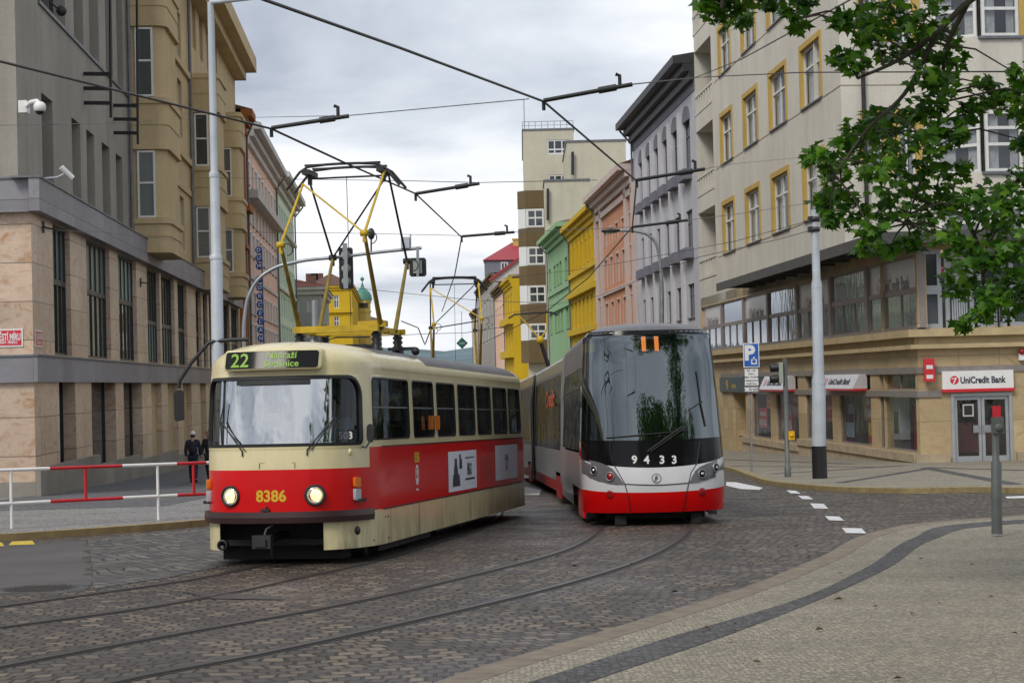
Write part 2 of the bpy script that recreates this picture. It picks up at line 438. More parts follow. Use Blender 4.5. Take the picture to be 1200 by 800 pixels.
def grimy(name, c, rough, coat, spec):     # paint with road dirt splashed on the lower edge and faint streaks
    t = NT(name); v = t.coord(); n = t.noise(v, 1.5, 5)
    cc = t.ramp(n, [(.3, tuple(x * .93 for x in c)), (.7, tuple(min(1, x * 1.05) for x in c))])
    sp = t.new('ShaderNodeSeparateXYZ'); t.l(v, sp.inputs[0])
    g = t.new('ShaderNodeMapRange'); g.inputs['From Min'].default_value = .75; g.inputs['From Max'].default_value = .15; t.l(sp.outputs['Z'], g.inputs['Value'])
    st = t.ramp(t.noise(t.mapping(v, (3, 3, .5)), 2.0, 6, .7), [(.40, (0, 0, 0)), (.68, (1, 1, 1))]); bw = t.new('ShaderNodeRGBToBW'); t.l(st, bw.inputs[0])
    d = t.math('MULTIPLY', t.math('ADD', t.math('MULTIPLY', g.outputs[0], .75), .10), bw.outputs[0])
    t.base(t.mix(d, cc, (.10, .085, .065))).set(rough=rough, coat=coat, coatr=.1, spec=spec)
    return t.m
M['tramred'] = plain('tram_red', (.60, .003, .004), .25, .05, 1.5, coat=.12, spec=.2)
M['cream'] = grimy('tram_cream', (.70, .615, .35), .3, .4, .5)
M['tramgrey'] = plain('tram_roof_grey', (.075, .075, .085), .5, .3, 2.5)
M['bumper'] = plain('tram_bumper', (.035, .012, .012), .4, .2, 3)
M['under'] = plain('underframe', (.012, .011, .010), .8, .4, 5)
M['inter'] = plain('tram_interior', (.12, .125, .12), .7, .2)
M['interp'] = plain('tram_interior_pale', (.17, .18, .18), .6, .1)
M['seat'] = plain('seat_shell', (.20, .03, .03), .5)
M['glass'] = glass('tram_side_glass', (.34, .39, .39), .13, .93, wav=.05)
M['glassc'] = glass('tram_corner_glass', (.40, .44, .44), .05, .95, graze=.35)
M['glassf'] = glass('tram_windscreen', (.55, .60, .60), .50, .9, wav=.14)
M['glassm'] = glass('modern_windscreen', (.12, .17, .17), .20, .7, graze=.6, rcol=(.72, .80, .85))
M['glassd'] = glass('modern_side_glass', (.03, .035, .04), .10, .5, graze=.28, wav=.3)
M['shopglass'] = glass('shop_glass', (.78, .79, .79), .12, .97, graze=.3, wav=.06)
M['stripglass'] = glass('strip_window_glass', (.5, .52, .52), .30, .95, graze=.6, wav=.05)
M['roomglass'] = glass('room_glass', (.8, .82, .84), .10, .95, graze=.15)
M['dpane'] = darkpane('dark_window_pane')
M['dpane2'] = darkpane('grey_window_pane', (.06, .065, .07))
M['teal'] = darkpane('teal_window_pane', (.035, .07, .07), .08)
M['curtain'] = plain('curtain_cloth', (.55, .55, .53), .9, .15, 6)
M['pantoy'] = plain('pantograph_yellow', (.55, .36, .01), .45, .2, 6)
M['pantod'] = plain('pantograph_yellow_grimy', (.20, .14, .015), .6, .35, 6)
M['silver'] = plain('tram_silver', (.235, .24, .255), .32, .10, 2, metal=.35, coat=.4)
M['skirtred'] = plain('tram_skirt_red', (.26, .012, .016), .4, .15, 3)
M['tramwhite'] = plain('tram_white', (.66, .67, .69), .25, .05, 2, coat=.6)
M['lampgrey'] = plain('lamp_housing_grey', (.13, .13, .14), .42, .15, 3)
M['bellows'] = plain('bellows', (.07, .07, .075), .8, .2)
M['chrome'] = plain('chrome', (.6, .6, .6), .15, .05, metal=1)
M['lens'] = glass('lamp_lens', (.8, .8, .8), .25, .95)
M['hot'] = emit('headlamp_glow', (1, .74, .30), 2.6)
M['amber'] = plain('amber_lens', (.65, .17, .01), .25, .1)
M['ledg'] = emit('display_green', (.42, .80, .05), .42)
M['ledo'] = emit('display_orange', (1, .30, .10), .95)
M['numy'] = plain('yellow_lettering', (.66, .42, .02), .4, .05)
M['numw'] = plain('white_lettering', (.7, .7, .7), .4, .05)
M['blackglass'] = plain('black_glass', (.007, .007, .008), .12, 0, spec=.22)
M['lred'] = plain('red_lens', (.30, .01, .015), .2, .1)
M['skin'] = plain('skin', (.48, .27, .19), .6, .06)
M['navy'] = plain('navy_cloth', (.018, .022, .045), .85, .2, 8)
M['darkcloth'] = plain('dark_cloth', (.018, .018, .02), .9, .2, 8)
M['bluecloth'] = plain('pale_blue_cloth', (.25, .38, .45), .85, .1, 8)
M['hivis'] = plain('hi_vis_cloth', (.45, .75, .02), .7, .05)
M['hair'] = plain('dark_hair', (.03, .02, .015), .8)
M['paperw'] = plain('poster_paper', (.66, .68, .74), .5, .04)
M['ink'] = plain('printed_ink', (.03, .03, .05), .6)
M['signblue'] = plain('sign_blue', (.012, .10, .42), .35, .05, coat=.3)
M['signred'] = plain('sign_red', (.58, .015, .03), .35, .05, coat=.3)
M['signgreen'] = plain('sign_green', (.004, .20, .13), .35, .05)
M['yellowbox'] = plain('yellow_plastic', (.70, .40, .01), .4)
M['tin'] = plain('zinc_flashing', (.16, .17, .19), .5, .2, 3, metal=.3)
# ------------------------------------------------------------------ ground, road, pavements
def gp(px, py, lift=0.0):
    p = G(px, py); p.z += lift; return p
def onz(x, y, lift=0.0): return V((x, y, gz(y) + lift))

b = MB()
ys = [-150, -20, 0, 120, 700, 6000]; xs = [-900, -60, 60, 900]
for j in range(len(ys) - 1):
    for i in range(len(xs) - 1):
        b.quad(onz(xs[i], ys[j]), onz(xs[i + 1], ys[j]), onz(xs[i + 1], ys[j + 1]), onz(xs[i], ys[j + 1]))
road = tag(b.build('road', M['cobble']), kind='structure')

def sheet(name, pts, mat, lift, skirt=0.0, kind='structure'):
    b = MB(); n = len(pts); up = V((0, 0, lift))
    vs = [p + up for p in pts]
    b.add(vs, [list(range(n))])
    if skirt:
        lo = [p + V((0, 0, lift - skirt)) for p in pts]
        b.add(vs + lo, [[i, (i + 1) % n, n + (i + 1) % n, n + i] for i in range(n)])
    return tag(b.build(name, mat), kind=kind)

def smooth_line(pts, n=8):              # chord-length spline through points, no overshoot on uneven spacing
    pts = [V(p) for p in pts]; N = len(pts); out = []
    L = [max((pts[i + 1] - pts[i]).length, 1e-6) for i in range(N - 1)]
    T = []
    for i in range(N):
        if i == 0: T.append((pts[1] - pts[0]) / L[0])
        elif i == N - 1: T.append((pts[-1] - pts[-2]) / L[-1])
        else:
            a, b_ = (pts[i] - pts[i - 1]) / L[i - 1], (pts[i + 1] - pts[i]) / L[i]
            T.append((a * L[i] + b_ * L[i - 1]) / (L[i] + L[i - 1]))
    for i in range(N - 1):
        p1, p2, m1, m2 = pts[i], pts[i + 1], T[i] * L[i], T[i + 1] * L[i]
        for k in range(n):
            t = k / n; t2, t3_ = t * t, t * t * t
            out.append(p1 * (2 * t3_ - 3 * t2 + 1) + m1 * (t3_ - 2 * t2 + t) + p2 * (3 * t2 - 2 * t3_) + m2 * (t3_ - t2))
    out.append(pts[-1]); return out

def strip(b, line, w0, w1, z, m=0, dz=0.0):      # ribbon from offset w0 to w1 (to the right of travel)
    vs = []
    for i, p in enumerate(line):
        t = (line[min(i + 1, len(line) - 1)] - line[max(i - 1, 0)]); t.z = 0; t.normalize(); r = V((t.y, -t.x, 0))
        vs += [p + r * w0 + V((0, 0, z)), p + r * w1 + V((0, 0, z))]
    b.add(vs, [[2 * i, 2 * i + 1, 2 * i + 3, 2 * i + 2] for i in range(len(line) - 1)], m)
    if dz:
        for s in (0, 1):
            w = [vs[2 * i + s] for i in range(len(line))]; lo = [p - V((0, 0, dz)) for p in w]; n = len(w)
            b.add(w + lo, [[i, i + 1, n + i + 1, n + i] for i in range(n - 1)], m)

# left pavement and kerb
lk = [onz(-60, 34.0), onz(-25, 34.6)] + [gp(0, 634), gp(120, 626), gp(248, 615.5)]
lk += [onz(-5.9 - .06 * (y - 46), y) for y in (46, 60, 90, 150, 260, 500)]
lks = smooth_line(lk, 8)
left_poly = lks + [onz(-60, 500), onz(-160, 500), onz(-160, 34)]
sheet('pavement', left_poly, M['setts_grey'], .125)
b = MB(); strip(b, lks, -.24, .0, .131, 0, .16); tag(b.build('kerb', M['kerby']), kind='structure')
sheet('pavement_slabs', [onz(-14.5, 45), onz(-8.5, 45.5)] + [onz(-7.3 - .06 * (y - 46), y) for y in (60, 200)] + [onz(-22.5, 200), onz(-14.5, 56)], M['setts_mid'], .131)

# foreground pavement on the right, with its kerb and dark band of setts
fk = [onz(-6.5, 8.5), gp(300, 868), gp(560, 786), gp(720, 738), gp(859, 695), gp(960, 655), gp(1024, 625), gp(1072, 615), gp(1157, 608), gp(1200, 605), gp(1290, 601), onz(30, 30.5)]
fks = smooth_line(fk, 8)
fpoly = fks + [onz(40, 30.5), onz(40, 0), onz(-6.5, 0)]
sheet('foreground_pavement', [onz(-6.5, 0), onz(40, 0), onz(40, -40), onz(-6.5, -40)], M['mosaic'], .022)
sheet('foreground_pavement', fpoly, M['mosaic'], .022)
b = MB(); strip(b, fks, .0, .30, .028, 0, .06); tag(b.build('kerb', M['kerb']), kind='structure')
bo = smooth_line([gp(380, 878), gp(629, 800), gp(773, 753), gp(933, 705), gp(1013, 668), gp(1072, 631), gp(1120, 616), gp(1200, 610), gp(1290, 606)], 8)
bi = smooth_line([gp(470, 885), gp(709, 796), gp(827, 756), gp(960, 705), gp(1040, 668), gp(1096, 633), gp(1150, 618.5), gp(1200, 614.5), gp(1290, 610)], 8)
b = MB(); up = V((0, 0, .026)); n = min(len(bo), len(bi))
b.add([p + up for k in range(n) for p in (bo[k], bi[k])], [[2 * i, 2 * i + 1, 2 * i + 3, 2 * i + 2] for i in range(n - 1)])
tag(b.build('pavement_band', M['mosaicd']), kind='structure')

# far right pavement in front of the bank
rk = [onz(60, 41.5), onz(30, 42), gp(1290, 580.5), gp(1200, 578), gp(1128, 577), gp(1090, 578), gp(1000, 577), gp(940, 573), gp(912, 570), gp(878, 561), gp(858, 553)]
rk += [V((7.6 - .06 * (y - 80), y, gz(y))) for y in (92, 130, 200, 330, 500)]
rks = smooth_line(rk, 8)
sheet('pavement', rks + [onz(60, 500), onz(160, 500), onz(160, 41.5)], M['mosaic'], .125)
b = MB(); strip(b, rks, .0, .26, .131, 0, .16); tag(b.build('kerb', M['kerby']), kind='structure')
b = MB()
for pa, pb, w in (((846, 541.5), (1000, 547.5), .35), ((850, 550), (1040, 551.5), .35), ((905, 560), (1060, 549.5), .35), ((985, 571), (1090, 553), .30), ((1085, 552.5), (1190, 573.5), .4), ((1085, 552), (1200, 556), .35)):
    p, q = gp(*pa), gp(*pb); d = (q - p); d.z = 0; r = V((d.y, -d.x, 0)).normalized() * w / 2 * 1.0; u = V((0, 0, .131))
    b.quad(p - r + u, q - r + u, q + r + u, p + r + u)
tag(b.build('pavement_stripes', M['mosaicd']), kind='structure')

# asphalt patch, worn setts, paint
def rough(pts, amp=.12, step=.35):     # worn, uneven outline
    rr = random.Random(3); out = []
    for i, p in enumerate(pts):
        q = pts[(i + 1) % len(pts)]; n = max(1, min(60, int((q - p).length / step)))
        for k in range(n): c = p.lerp(q, k / n); c.x += rr.uniform(-amp, amp); c.y += rr.uniform(-amp, amp); c.z = gz(c.y); out.append(c)
    return out
sheet('asphalt_patch', rough([onz(-60, 33.4), onz(-25, 34.2), gp(0, 638), gp(102, 633), gp(107, 660), gp(108, 685), gp(60, 692), gp(0, 696), onz(-20, 22.5), onz(-60, 22)]), M['asphalt'], .004)
sheet('cobble_patch', [gp(103, 632.5), gp(248, 618), gp(300, 618), gp(300, 655), gp(200, 676), gp(110, 690), gp(108, 660)], M['cobble2'], .005)
def marking(pts, mat, name='road_marking'): return sheet(name, [gp(*p) for p in pts], M[mat], .009)
marking([(851, 564.8), (862, 565), (894, 571.5), (890, 574), (868, 573), (851, 569)], 'paint')
for c, w, h in (((930, 576.5), 13, 4), ((944, 583), 14, 4.5), ((960, 593), 18, 6.5), ((978, 607.5), 19, 5.5), ((1001, 622), 25, 6.5)):
    x, y = c; marking([(x - w / 2 - 2, y - h / 2), (x + w / 2 - 4, y - h / 2 + .6), (x + w / 2 + 2, y + h / 2), (x - w / 2 + 3, y + h / 2 - .5)], 'paint')
marking([(1178, 582), (1215, 580.5), (1215, 583.5), (1180, 584)], 'paint')
marking([(614, 570), (634, 574), (632, 580), (612, 580)], 'paint')
marking([(14, 634.6), (38, 633.6), (41, 638), (10, 639)], 'painty'); marking([(-22, 637), (2, 635.6), (5, 640), (-26, 642)], 'painty')

# manhole cover
c = gp(46, 690.5)
t = empty('manhole_cover', c, 'round iron manhole cover set in the asphalt patch', 'manhole cover')
b = MB(); b.lathe([(0, .012), (.42, .012), (.44, .010)], (0, 0, 0), n=28)
for k in range(-3, 4):
    hw = math.sqrt(max(.4 ** 2 - (k * .1) ** 2, 0)); b.box(-hw, hw, k * .1 - .018, k * .1 + .018, .012, .018)
b.build('cover', M['iron'], t)
b = MB(); b.lathe([(.445, .011), (.60, .011), (.61, .006)], (0, 0, 0), n=28); b.build('frame', M['mosaicd'], t)

# tram tracks: each rail a steel head with a dark groove beside it
def track(label, lines):
    o = lines[0][0]
    t = empty('tram_track', o, label, 'tram track')
    for pts in lines:
        ln = smooth_line(pts, 6); b = MB(o)
        strip(b, ln, -.11, .11, .006, 2); strip(b, ln, -.045, .025, .012, 0); strip(b, ln, .025, .075, .011, 1)
        b.build('rail', [M['rail'], M['groove'], M['iron']], t)
def far(x0, y0, ys): return [onz(x0 - KX * (y - y0), y) for y in ys]
fl = far(.95, 44, (60, 90, 200, 500))
track('curved tram rails under the old red and cream tram', [
    [onz(-32, 7.0), onz(-13, 11.3), onz(-9, 13.7), onz(-6.7, 16.0), gp(0, 735), gp(170, 712), gp(280, 692), gp(350, 677), gp(430, 659.5), onz(-1.35, 30), onz(-.62, 34.5), onz(-.35, 39.5), onz(-.5, 46), onz(-1.05, 56), onz(-2.2, 75), onz(-9.7, 200)],
    [onz(-32, 8.5), onz(-14, 12.5), onz(-10, 14.9), onz(-7.5, 17.6), gp(0, 710.5), gp(100, 697), gp(220, 679.5), gp(300, 663.5), onz(-2.82, 30.3), onz(-2.1, 34.8), onz(-1.83, 39.7), onz(-1.95, 46), onz(-2.49, 56), onz(-3.64, 75), onz(-11.1, 200)]])
track('curved tram rails under the modern grey and red tram', [
    [onz(-8.5, 4.0), onz(-5.6, 8.6), gp(0, 836), gp(130, 800), gp(300, 767), gp(480, 728), gp(640, 690), gp(740, 660), gp(790, 636), gp(808, 616), onz(3.2, 40), onz(2.75, 50), onz(1.4, 75), onz(-6.1, 200)],
    [onz(-9.5, 5.5), onz(-6.5, 10.0), onz(-5.2, 12.7), gp(0, 781), gp(200, 744), gp(380, 712), gp(560, 672), gp(660, 645), gp(700, 622), onz(1.72, 40), onz(1.3, 50), onz(-.04, 75), onz(-7.5, 200)]])
for pts in ([(212, 693), (330, 699), (330, 703), (250, 702)], [(930, 702), (1000, 702), (1000, 706), (930, 706)][:0]):
    if pts: sheet('drain_strip', [gp(*p) for p in pts], M['iron'], .0085)
# ------------------------------------------------------------------ facade helpers
def wall(b, F, a0, a1, z0, z1, ops, depth=.25, m=0, mr=None, d=0.0):
    """A wall sheet on frame F with openings (a0,a1,z0,z1[,depth]) and their reveals."""
    if a0 > a1: a0, a1 = a1, a0
    mr = m if mr is None else mr
    ops = [(min(o[0], o[1]), max(o[0], o[1]), o[2], o[3], (o[4] if len(o) > 4 else depth)) for o in ops]
    A = sorted({a0, a1} | {min(max(x, a0), a1) for o in ops for x in o[:2]}); Z = sorted({z0, z1} | {min(max(x, z0), z1) for o in ops for x in o[2:4]})
    for i in range(len(A) - 1):
        if A[i + 1] - A[i] < 1e-4: continue
        for j in range(len(Z) - 1):
            if Z[j + 1] - Z[j] < 1e-4: continue
            ac, zc = (A[i] + A[i + 1]) / 2, (Z[j] + Z[j + 1]) / 2
            if any(o[0] < ac < o[1] and o[2] < zc < o[3] for o in ops): continue
            q = [(A[i], Z[j]), (A[i + 1], Z[j]), (A[i + 1], Z[j + 1]), (A[i], Z[j + 1])]
            b.quad(*[F.pt(x, d, z) for x, z in q], m, q)
    for (x0, x1, y0, y1, dp) in ops:
        for p, q in (((x0, y0), (x1, y0)), ((x1, y0), (x1, y1)), ((x1, y1), (x0, y1)), ((x0, y1), (x0, y0))):
            b.quad(F.pt(p[0], d, p[1]), F.pt(q[0], d, q[1]), F.pt(q[0], d - dp, q[1]), F.pt(p[0], d - dp, p[1]), mr,
                   [(p[0], p[1]), (q[0], q[1]), (q[0] + .3, q[1] + .3), (p[0] + .3, p[1] + .3)] if abs(p[1] - q[1]) < 1e-6 else [(p[0], p[1]), (q[0], q[1]), (q[0] + dp, q[1]), (p[0] + dp, p[1])])

_wm = {}
def window(root, F, a0, a1, z0, z1, d=-.2, cols=2, trans=(.66,), fr='whitef', pane='dpane', sill=None, bar=.07, curtain=False, fdep=.06, name='window', surround=None, thin=None):
    """window part: frame mesh, its pane (and sill, curtain) as sub-parts; equal windows share meshes."""
    if a0 > a1: a0, a1 = a1, a0
    w, h = round(a1 - a0, 3), round(z1 - z0, 3)
    o = F.pt((a0 + a1) / 2, d, z0)
    key = (id(F), w, h, cols, trans, fr, pane, sill, bar, curtain, surround)
    g = Frame((0, 0), F.A, F.N)
    if key not in _wm:
        b = MB(); x = w / 2
        b.fbox(g, -x, -x + bar, -fdep, fdep, 0, h); b.fbox(g, x - bar, x, -fdep, fdep, 0, h)
        b.fbox(g, -x + bar, x - bar, -fdep, fdep, 0, bar); b.fbox(g, -x + bar, x - bar, -fdep, fdep, h - bar, h)
        tz = [t * h for t in trans]
        for z in tz: b.fbox(g, -x + bar, x - bar, -fdep * .9, fdep * .9, z - bar / 2, z + bar / 2)
        tb = thin or bar * .8
        for c in range(1, cols):
            xx = -x + w * c / cols
            zs = [bar] + [z for z in tz] + [h - bar]
            for k in range(len(zs) - 1):
                b.fbox(g, xx - tb / 2, xx + tb / 2, -fdep * .8, fdep * .8, zs[k] + (bar / 2 if k else 0), zs[k + 1] - (bar / 2 if k + 1 < len(zs) - 1 else 0))
        e = {'frame': (b, M[fr])}
        b = MB(); b.quad(*[g.pt(p, 0, q) for p, q in ((-x + bar * .5, bar * .5), (x - bar * .5, bar * .5), (x - bar * .5, h - bar * .5), (-x + bar * .5, h - bar * .5))]); e['pane'] = (b, M[pane])
        if sill: b = MB(); b.fbox(g, -x - .08, x + .08, fdep, -d + .10, -.07, -.005); e['sill'] = (b, M[sill])
        if surround:
            b = MB(); s = .16
            for q in ((-x - s, -x, -d - .02, -d + .05, 0, h), (x, x + s, -d - .02, -d + .05, 0, h), (-x - s, x + s, -d - .02, -d + .06, h, h + s)): b.fbox(g, *q)
            e['surround'] = (b, M[surround])
        if curtain:
            b = MB(); n = 26
            for (c0, c1) in ((-x + bar, -x + w * .40), (x - w * .30, x - bar)):
                vs, uv = [], []
                for k in range(n + 1):
                    t = c0 + (c1 - c0) * k / n; dd = -.14 + .025 * math.sin(k * 1.9)
                    vs += [g.pt(t, dd, bar), g.pt(t, dd, h - bar)]
                b.add(vs, [[2 * k, 2 * k + 2, 2 * k + 3, 2 * k + 1] for k in range(n)], 0, None, True)
            e['curtain'] = (b, M['curtain'])
            b = MB(); b.quad(*[g.pt(p, -.22, q) for p, q in ((-x, 0), (x, 0), (x, h), (-x, h))]); e['dark_backing'] = (b, M['under'])  # near-black sheet; the unlit room's dark is put into its colour
        made = {}
        for k, (b, m) in e.items():
            ob = b.build(name if k == 'frame' else k, m); made[k] = ob.data; col.objects.unlink(ob); bpy.data.objects.remove(ob)
        _wm[key] = made
    made = _wm[key]
    rl = root.location if root is not None else V((0, 0, 0))
    fo = link(name, made['frame'], root, o - rl)
    for k, me in made.items():
        if k != 'frame': link(k, me, fo)
    return fo

def body(b, F, a0, a1, z0, z1, dep, m=0, roof=True, front=False):    # the closed back, ends and top of a building
    q = F.pt
    b.quad(q(a0, 0, z0), q(a0, -dep, z0), q(a0, -dep, z1), q(a0, 0, z1), m, [(0, z0), (dep, z0), (dep, z1), (0, z1)])
    b.quad(q(a1, 0, z0), q(a1, -dep, z0), q(a1, -dep, z1), q(a1, 0, z1), m, [(0, z0), (dep, z0), (dep, z1), (0, z1)])
    b.quad(q(a0, -dep, z0), q(a1, -dep, z0), q(a1, -dep, z1), q(a0, -dep, z1), m, [(a0, z0), (a1, z0), (a1, z1), (a0, z1)])
    if roof: b.quad(q(a0, 0, z1), q(a1, 0, z1), q(a1, -dep, z1), q(a0, -dep, z1), m, [(a0, 0), (a1, 0), (a1, dep), (a0, dep)])
    return b
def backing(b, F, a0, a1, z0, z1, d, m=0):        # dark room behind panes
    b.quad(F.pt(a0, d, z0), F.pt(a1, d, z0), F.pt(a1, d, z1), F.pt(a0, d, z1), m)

# ------------------------------------------------------------------ LEFT: bank with marble podium
M['marble'] = slabs('veined_marble', (.50, .29, .16), (.74, .59, .46), (.19, .14, .10), 2.6, 1.15, .014, (.54, .26, .07), .35)
M['granite'] = slabs('grey_granite', (.25, .25, .275), (.31, .305, .33), (.12, .12, .13), 1.55, 1.9, .014, None, .5)
M['plinthst'] = slabs('plinth_stone', (.27, .25, .21), (.34, .32, .28), (.13, .12, .11), 2.2, 2.0, .014, None, .6)
M['concrete'] = plaster('grey_render', (.36, .335, .29), .08, .45)
M['mullion'] = plain('dark_teal_mullion', (.035, .045, .048), .4, .2, metal=.3)
M['spandrel'] = darkpane('spandrel_panel', (.10, .14, .145), .25, .4, 0)
M['yelpane'] = darkpane('bank_pane', (.05, .055, .045), .05, .6)
cL = G(44.6, 586)
tL = cL.dot(TD)
FL = Frame(TD * tL, SD, TD)             # a grows into the distance, N faces the street
FLf = Frame(cL, V((-1, .03, 0)), V((-.03, -1, 0)))   # the short face towards the square, a grows to the left
a0 = FL.ax(40, 450); gl = gz(cL.y)
aE = FL.ax(279, 355)
zBt, zBb = FL.zz(38, 211), FL.zz(38, 249)
zbt, zbb = FL.zz(42, 417.5), FL.zz(43, 447.5)
zTop = 27.0
bank = empty('bank_building', FL.pt(a0, 0, gl), 'grey bank building with veined marble podium and granite bands on the street corner', 'building')
OB = bank.location
ax = FL.ax
w1 = [(62, 82), (101, 128), (138, 159), (171.5, 186), (188, 203), (207, 217.5), (228, 234), (236.5, 241.5), (243.5, 248), (260, 267), (269, 278)]
g1 = [(66, 85), (104, 132), (141.5, 163), (174, 186), (193, 205), (211, 221), (231, 238), (250, 258)]
opsA = [(ax(p), ax(q), zbt + .1, zBb - .02, .28) for p, q in w1]
opsG = [(ax(p), ax(q), -6.5, zbb + .1, .5) for p, q in g1]
b = MB(OB)
wall(b, FL, a0, aE, -7, zBt - .2, opsA + opsG)
wall(b, FLf, 0, 45, -7, zBt - .2, [])
b.build('wall', M['marble'], bank)
b = MB(OB)
for z0, z1, pr in ((zBb, zBt, .32), (zbb, zbt, .14)):
    b.fbox(FL, a0 - pr, aE, 0.004, pr, z0, z1, 0, True)
    b.fbox(FLf, -.0, 45, 0.004, pr, z0, z1, 0, True)
b.build('granite_band', M['granite'], bank)
b = MB(OB)
for z1, pr in ((zBt, .36), (zbt, .18)):
    b.fbox(FL, a0 - pr, aE, -.5 if z1 == zBt else .0, pr, z1 + .003, z1 + .06); b.fbox(FLf, 0, 45, -.5 if z1 == zBt else .0, pr, z1 + .003, z1 + .06)
b.build('flashing', M['tin'], bank)
b = MB(OB)                              # stepped plinth
st = [a0 - .1] + [ax(p, 500) for p in (112, 160, 205, 240)] + [aE]
for k in range(len(st) - 1):
    zt = gz(FL.pt(st[k], 0, 0).y) + .75 + (.2 if k == 0 else .1)
    b.fbox(FL, st[k], st[k + 1], .004, .16, -8, zt, 0, True)
b.fbox(FLf, 0, 45, .004, .12, -8, gl + .55, 0, True)
b.build('plinth', M['plinthst'], bank)
b = MB(OB)
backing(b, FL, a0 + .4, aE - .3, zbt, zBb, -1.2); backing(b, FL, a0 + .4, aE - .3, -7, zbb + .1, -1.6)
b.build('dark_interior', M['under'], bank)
for k, (p, q) in enumerate(w1):
    x0, x1 = ax(p), ax(q); n = 5 if x1 - x0 > 3.6 else 4
    zm = zbt + .1 + (zBb - zbt) * (.55 if k < 3 else (.42))
    lo, hi = ('yelpane', 'spandrel') if k < 3 else ('spandrel', 'yelpane')
    f = window(bank, FL, x0, x1, zbt + .1, zm, -.22, n, (), 'mullion', lo, None, .09)
    window(bank, FL, x0, x1, zm, zBb - .02, -.22, n, (), 'mullion', hi, None, .09)
for p, q in g1:
    window(bank, FL, ax(p), ax(q), -6.5, zbb + .1, -.47, 2, (), 'mullion', 'dpane', None, .08)
# upper grey storeys, a little behind the podium face
FU = Frame(FL.O - TD * .35, SD, TD)
aU = FU.ax(153, 150)
zs = lambda p, y: FU.zz(p, y)
slit = [(52, 65), (87, 97), (104, 113), (122, 131), (138, 145.5)]
zs_top = zs(90, 84 + .94 * 60 + 2); zsill = zs(100, 59)
up2 = [(52, 82), (92, 103), (110, 121), (129, 137), (142, 149)]
ops = [(FU.ax(p), FU.ax(q), zBt + .12, zs_top, .5) for p, q in slit] + [(FU.ax(p), FU.ax(q), zsill, zsill + 4.6, .5) for p, q in up2]
FUf = Frame(FU.pt(a0, 0, 0) + V((0, .0, 0)), FLf.A, FLf.N)
b = MB(OB); wall(b, FU, a0, aU, zBt - .3, zTop, ops); wall(b, FUf, 0, 45, zBt - .3, zTop, [])
body(b, FU, a0 + .01, aU, zBt - .3, zTop, 30)
b.build('wall', M['concrete'], bank)
for p, q in slit: window(bank, FU, FU.ax(p), FU.ax(q), zBt + .12, zs_top, -.46, 1, (), 'mullion', 'dpane2', None, .08)
for p, q in up2: window(bank, FU, FU.ax(p), FU.ax(q), zsill, zsill + 4.6, -.46, 2, (.25, .5, .75), 'mullion', 'dpane2', None, .07)
b = MB(OB); b.fbox(FU, FU.ax(50), aU, .004, .07, zsill - .12, zsill - .01); b.build('sill', M['tin'], bank)
b = MB(OB); p = FU.ax(149.5, 150); b.tube([FU.pt(p, .12, zBt + .1), FU.pt(p, .12, zTop)], .075, 8); b.build('drainpipe', M['tin'], bank)
# dark bars across the facade: two black banner brackets
def bracket(label, xs, ys_, xpost, ytop, ybot):
    c = FU.pix(xs, ys_[0], .0); o = FU.pt(c[0], 0, c[1])
    t = empty('banner_bracket', o, label, 'bracket', 'black banner brackets on the bank wall')
    Y = o.y - .05
    b = MB(o); b.tube([P(xpost - 1.5, ytop, Y), P(xpost, ybot, Y)], .05, 8, caps=True); b.build('pole', M['black'], t)
    for y in ys_:
        b = MB(o); b.bar(P(xs, y - .3, Y), P(xpost, y, Y), .1, .13); b.build('arm', M['black'], t)
bracket('black bracket of three short bars, nearer the square', 98, (87, 104, 121), 130, -60, 138)
bracket('black bracket of three short bars beside the drainpipe', 133, (124, 140, 156), 161.5, -60, 169)

# ------------------------------------------------------------------ LEFT: tan building with rounded bays
M['tanpane'] = darkpane('curtained_pane', (.085, .095, .09), .08)
M['tan'] = plaster('tan_render', (.60, .47, .27), .07, .35)
F2 = Frame(FL.O - TD * .25, SD, TD)
A0, A1 = aU, F2.ax(277.5, 200)
PROJ = 1.45
Fb = Frame(F2.O + TD * PROJ, SD, TD)
tan = empty('art_deco_building', F2.pt(A0, 0, gz(F2.pt(A0, 0, 0).y)), 'tan building with rounded bay windows and a deep cornice', 'building')
OT = tan.location
ztop2 = F2.zz(236, 2)
b = MB(OT)
def baywin(x0p, x1p): return F2.ax(x0p), F2.ax(x1p)
narrow = [(200, 206.5), (212, 217)]
rowz = [(F2.zz(203, 84), F2.zz(203, 150)), (F2.zz(203, 218), F2.zz(203, 290))]
ops = []
for p, q in narrow:
    for z0, z1 in ((F2.zz(203, 150), F2.zz(203, 84)), (F2.zz(203, 285), F2.zz(203, 222)), (F2.zz(203, 60), F2.zz(203, 5))):
        ops.append((F2.ax(p), F2.ax(q), z0, z1, .3))
topw = [(231, 235), (239, 243), (247, 251), (255, 259)]
zt0, zt1 = F2.zz(240, 78), F2.zz(240, 30)
for p, q in topw: ops.append((F2.ax(p), F2.ax(q), zt0, zt1, .3))
wall(b, F2, A0, A1, -8, ztop2, ops)
body(b, F2, A0, A1, -8, ztop2, 18)
for zz_, pr in ((F2.zz(203, 172), .16), (F2.zz(203, 66), .16), (F2.zz(203, 210), .09)):
    b.fbox(F2, A0, A1, .004, pr, zz_ - .16, zz_ + .16)
b.build('wall', M['tan'], tan)
for (x0, x1, z0, z1, dp) in ops: window(tan, F2, x0, x1, z0, z1, -.25, 1, (.6,), 'whitef', 'dpane', None, .08)
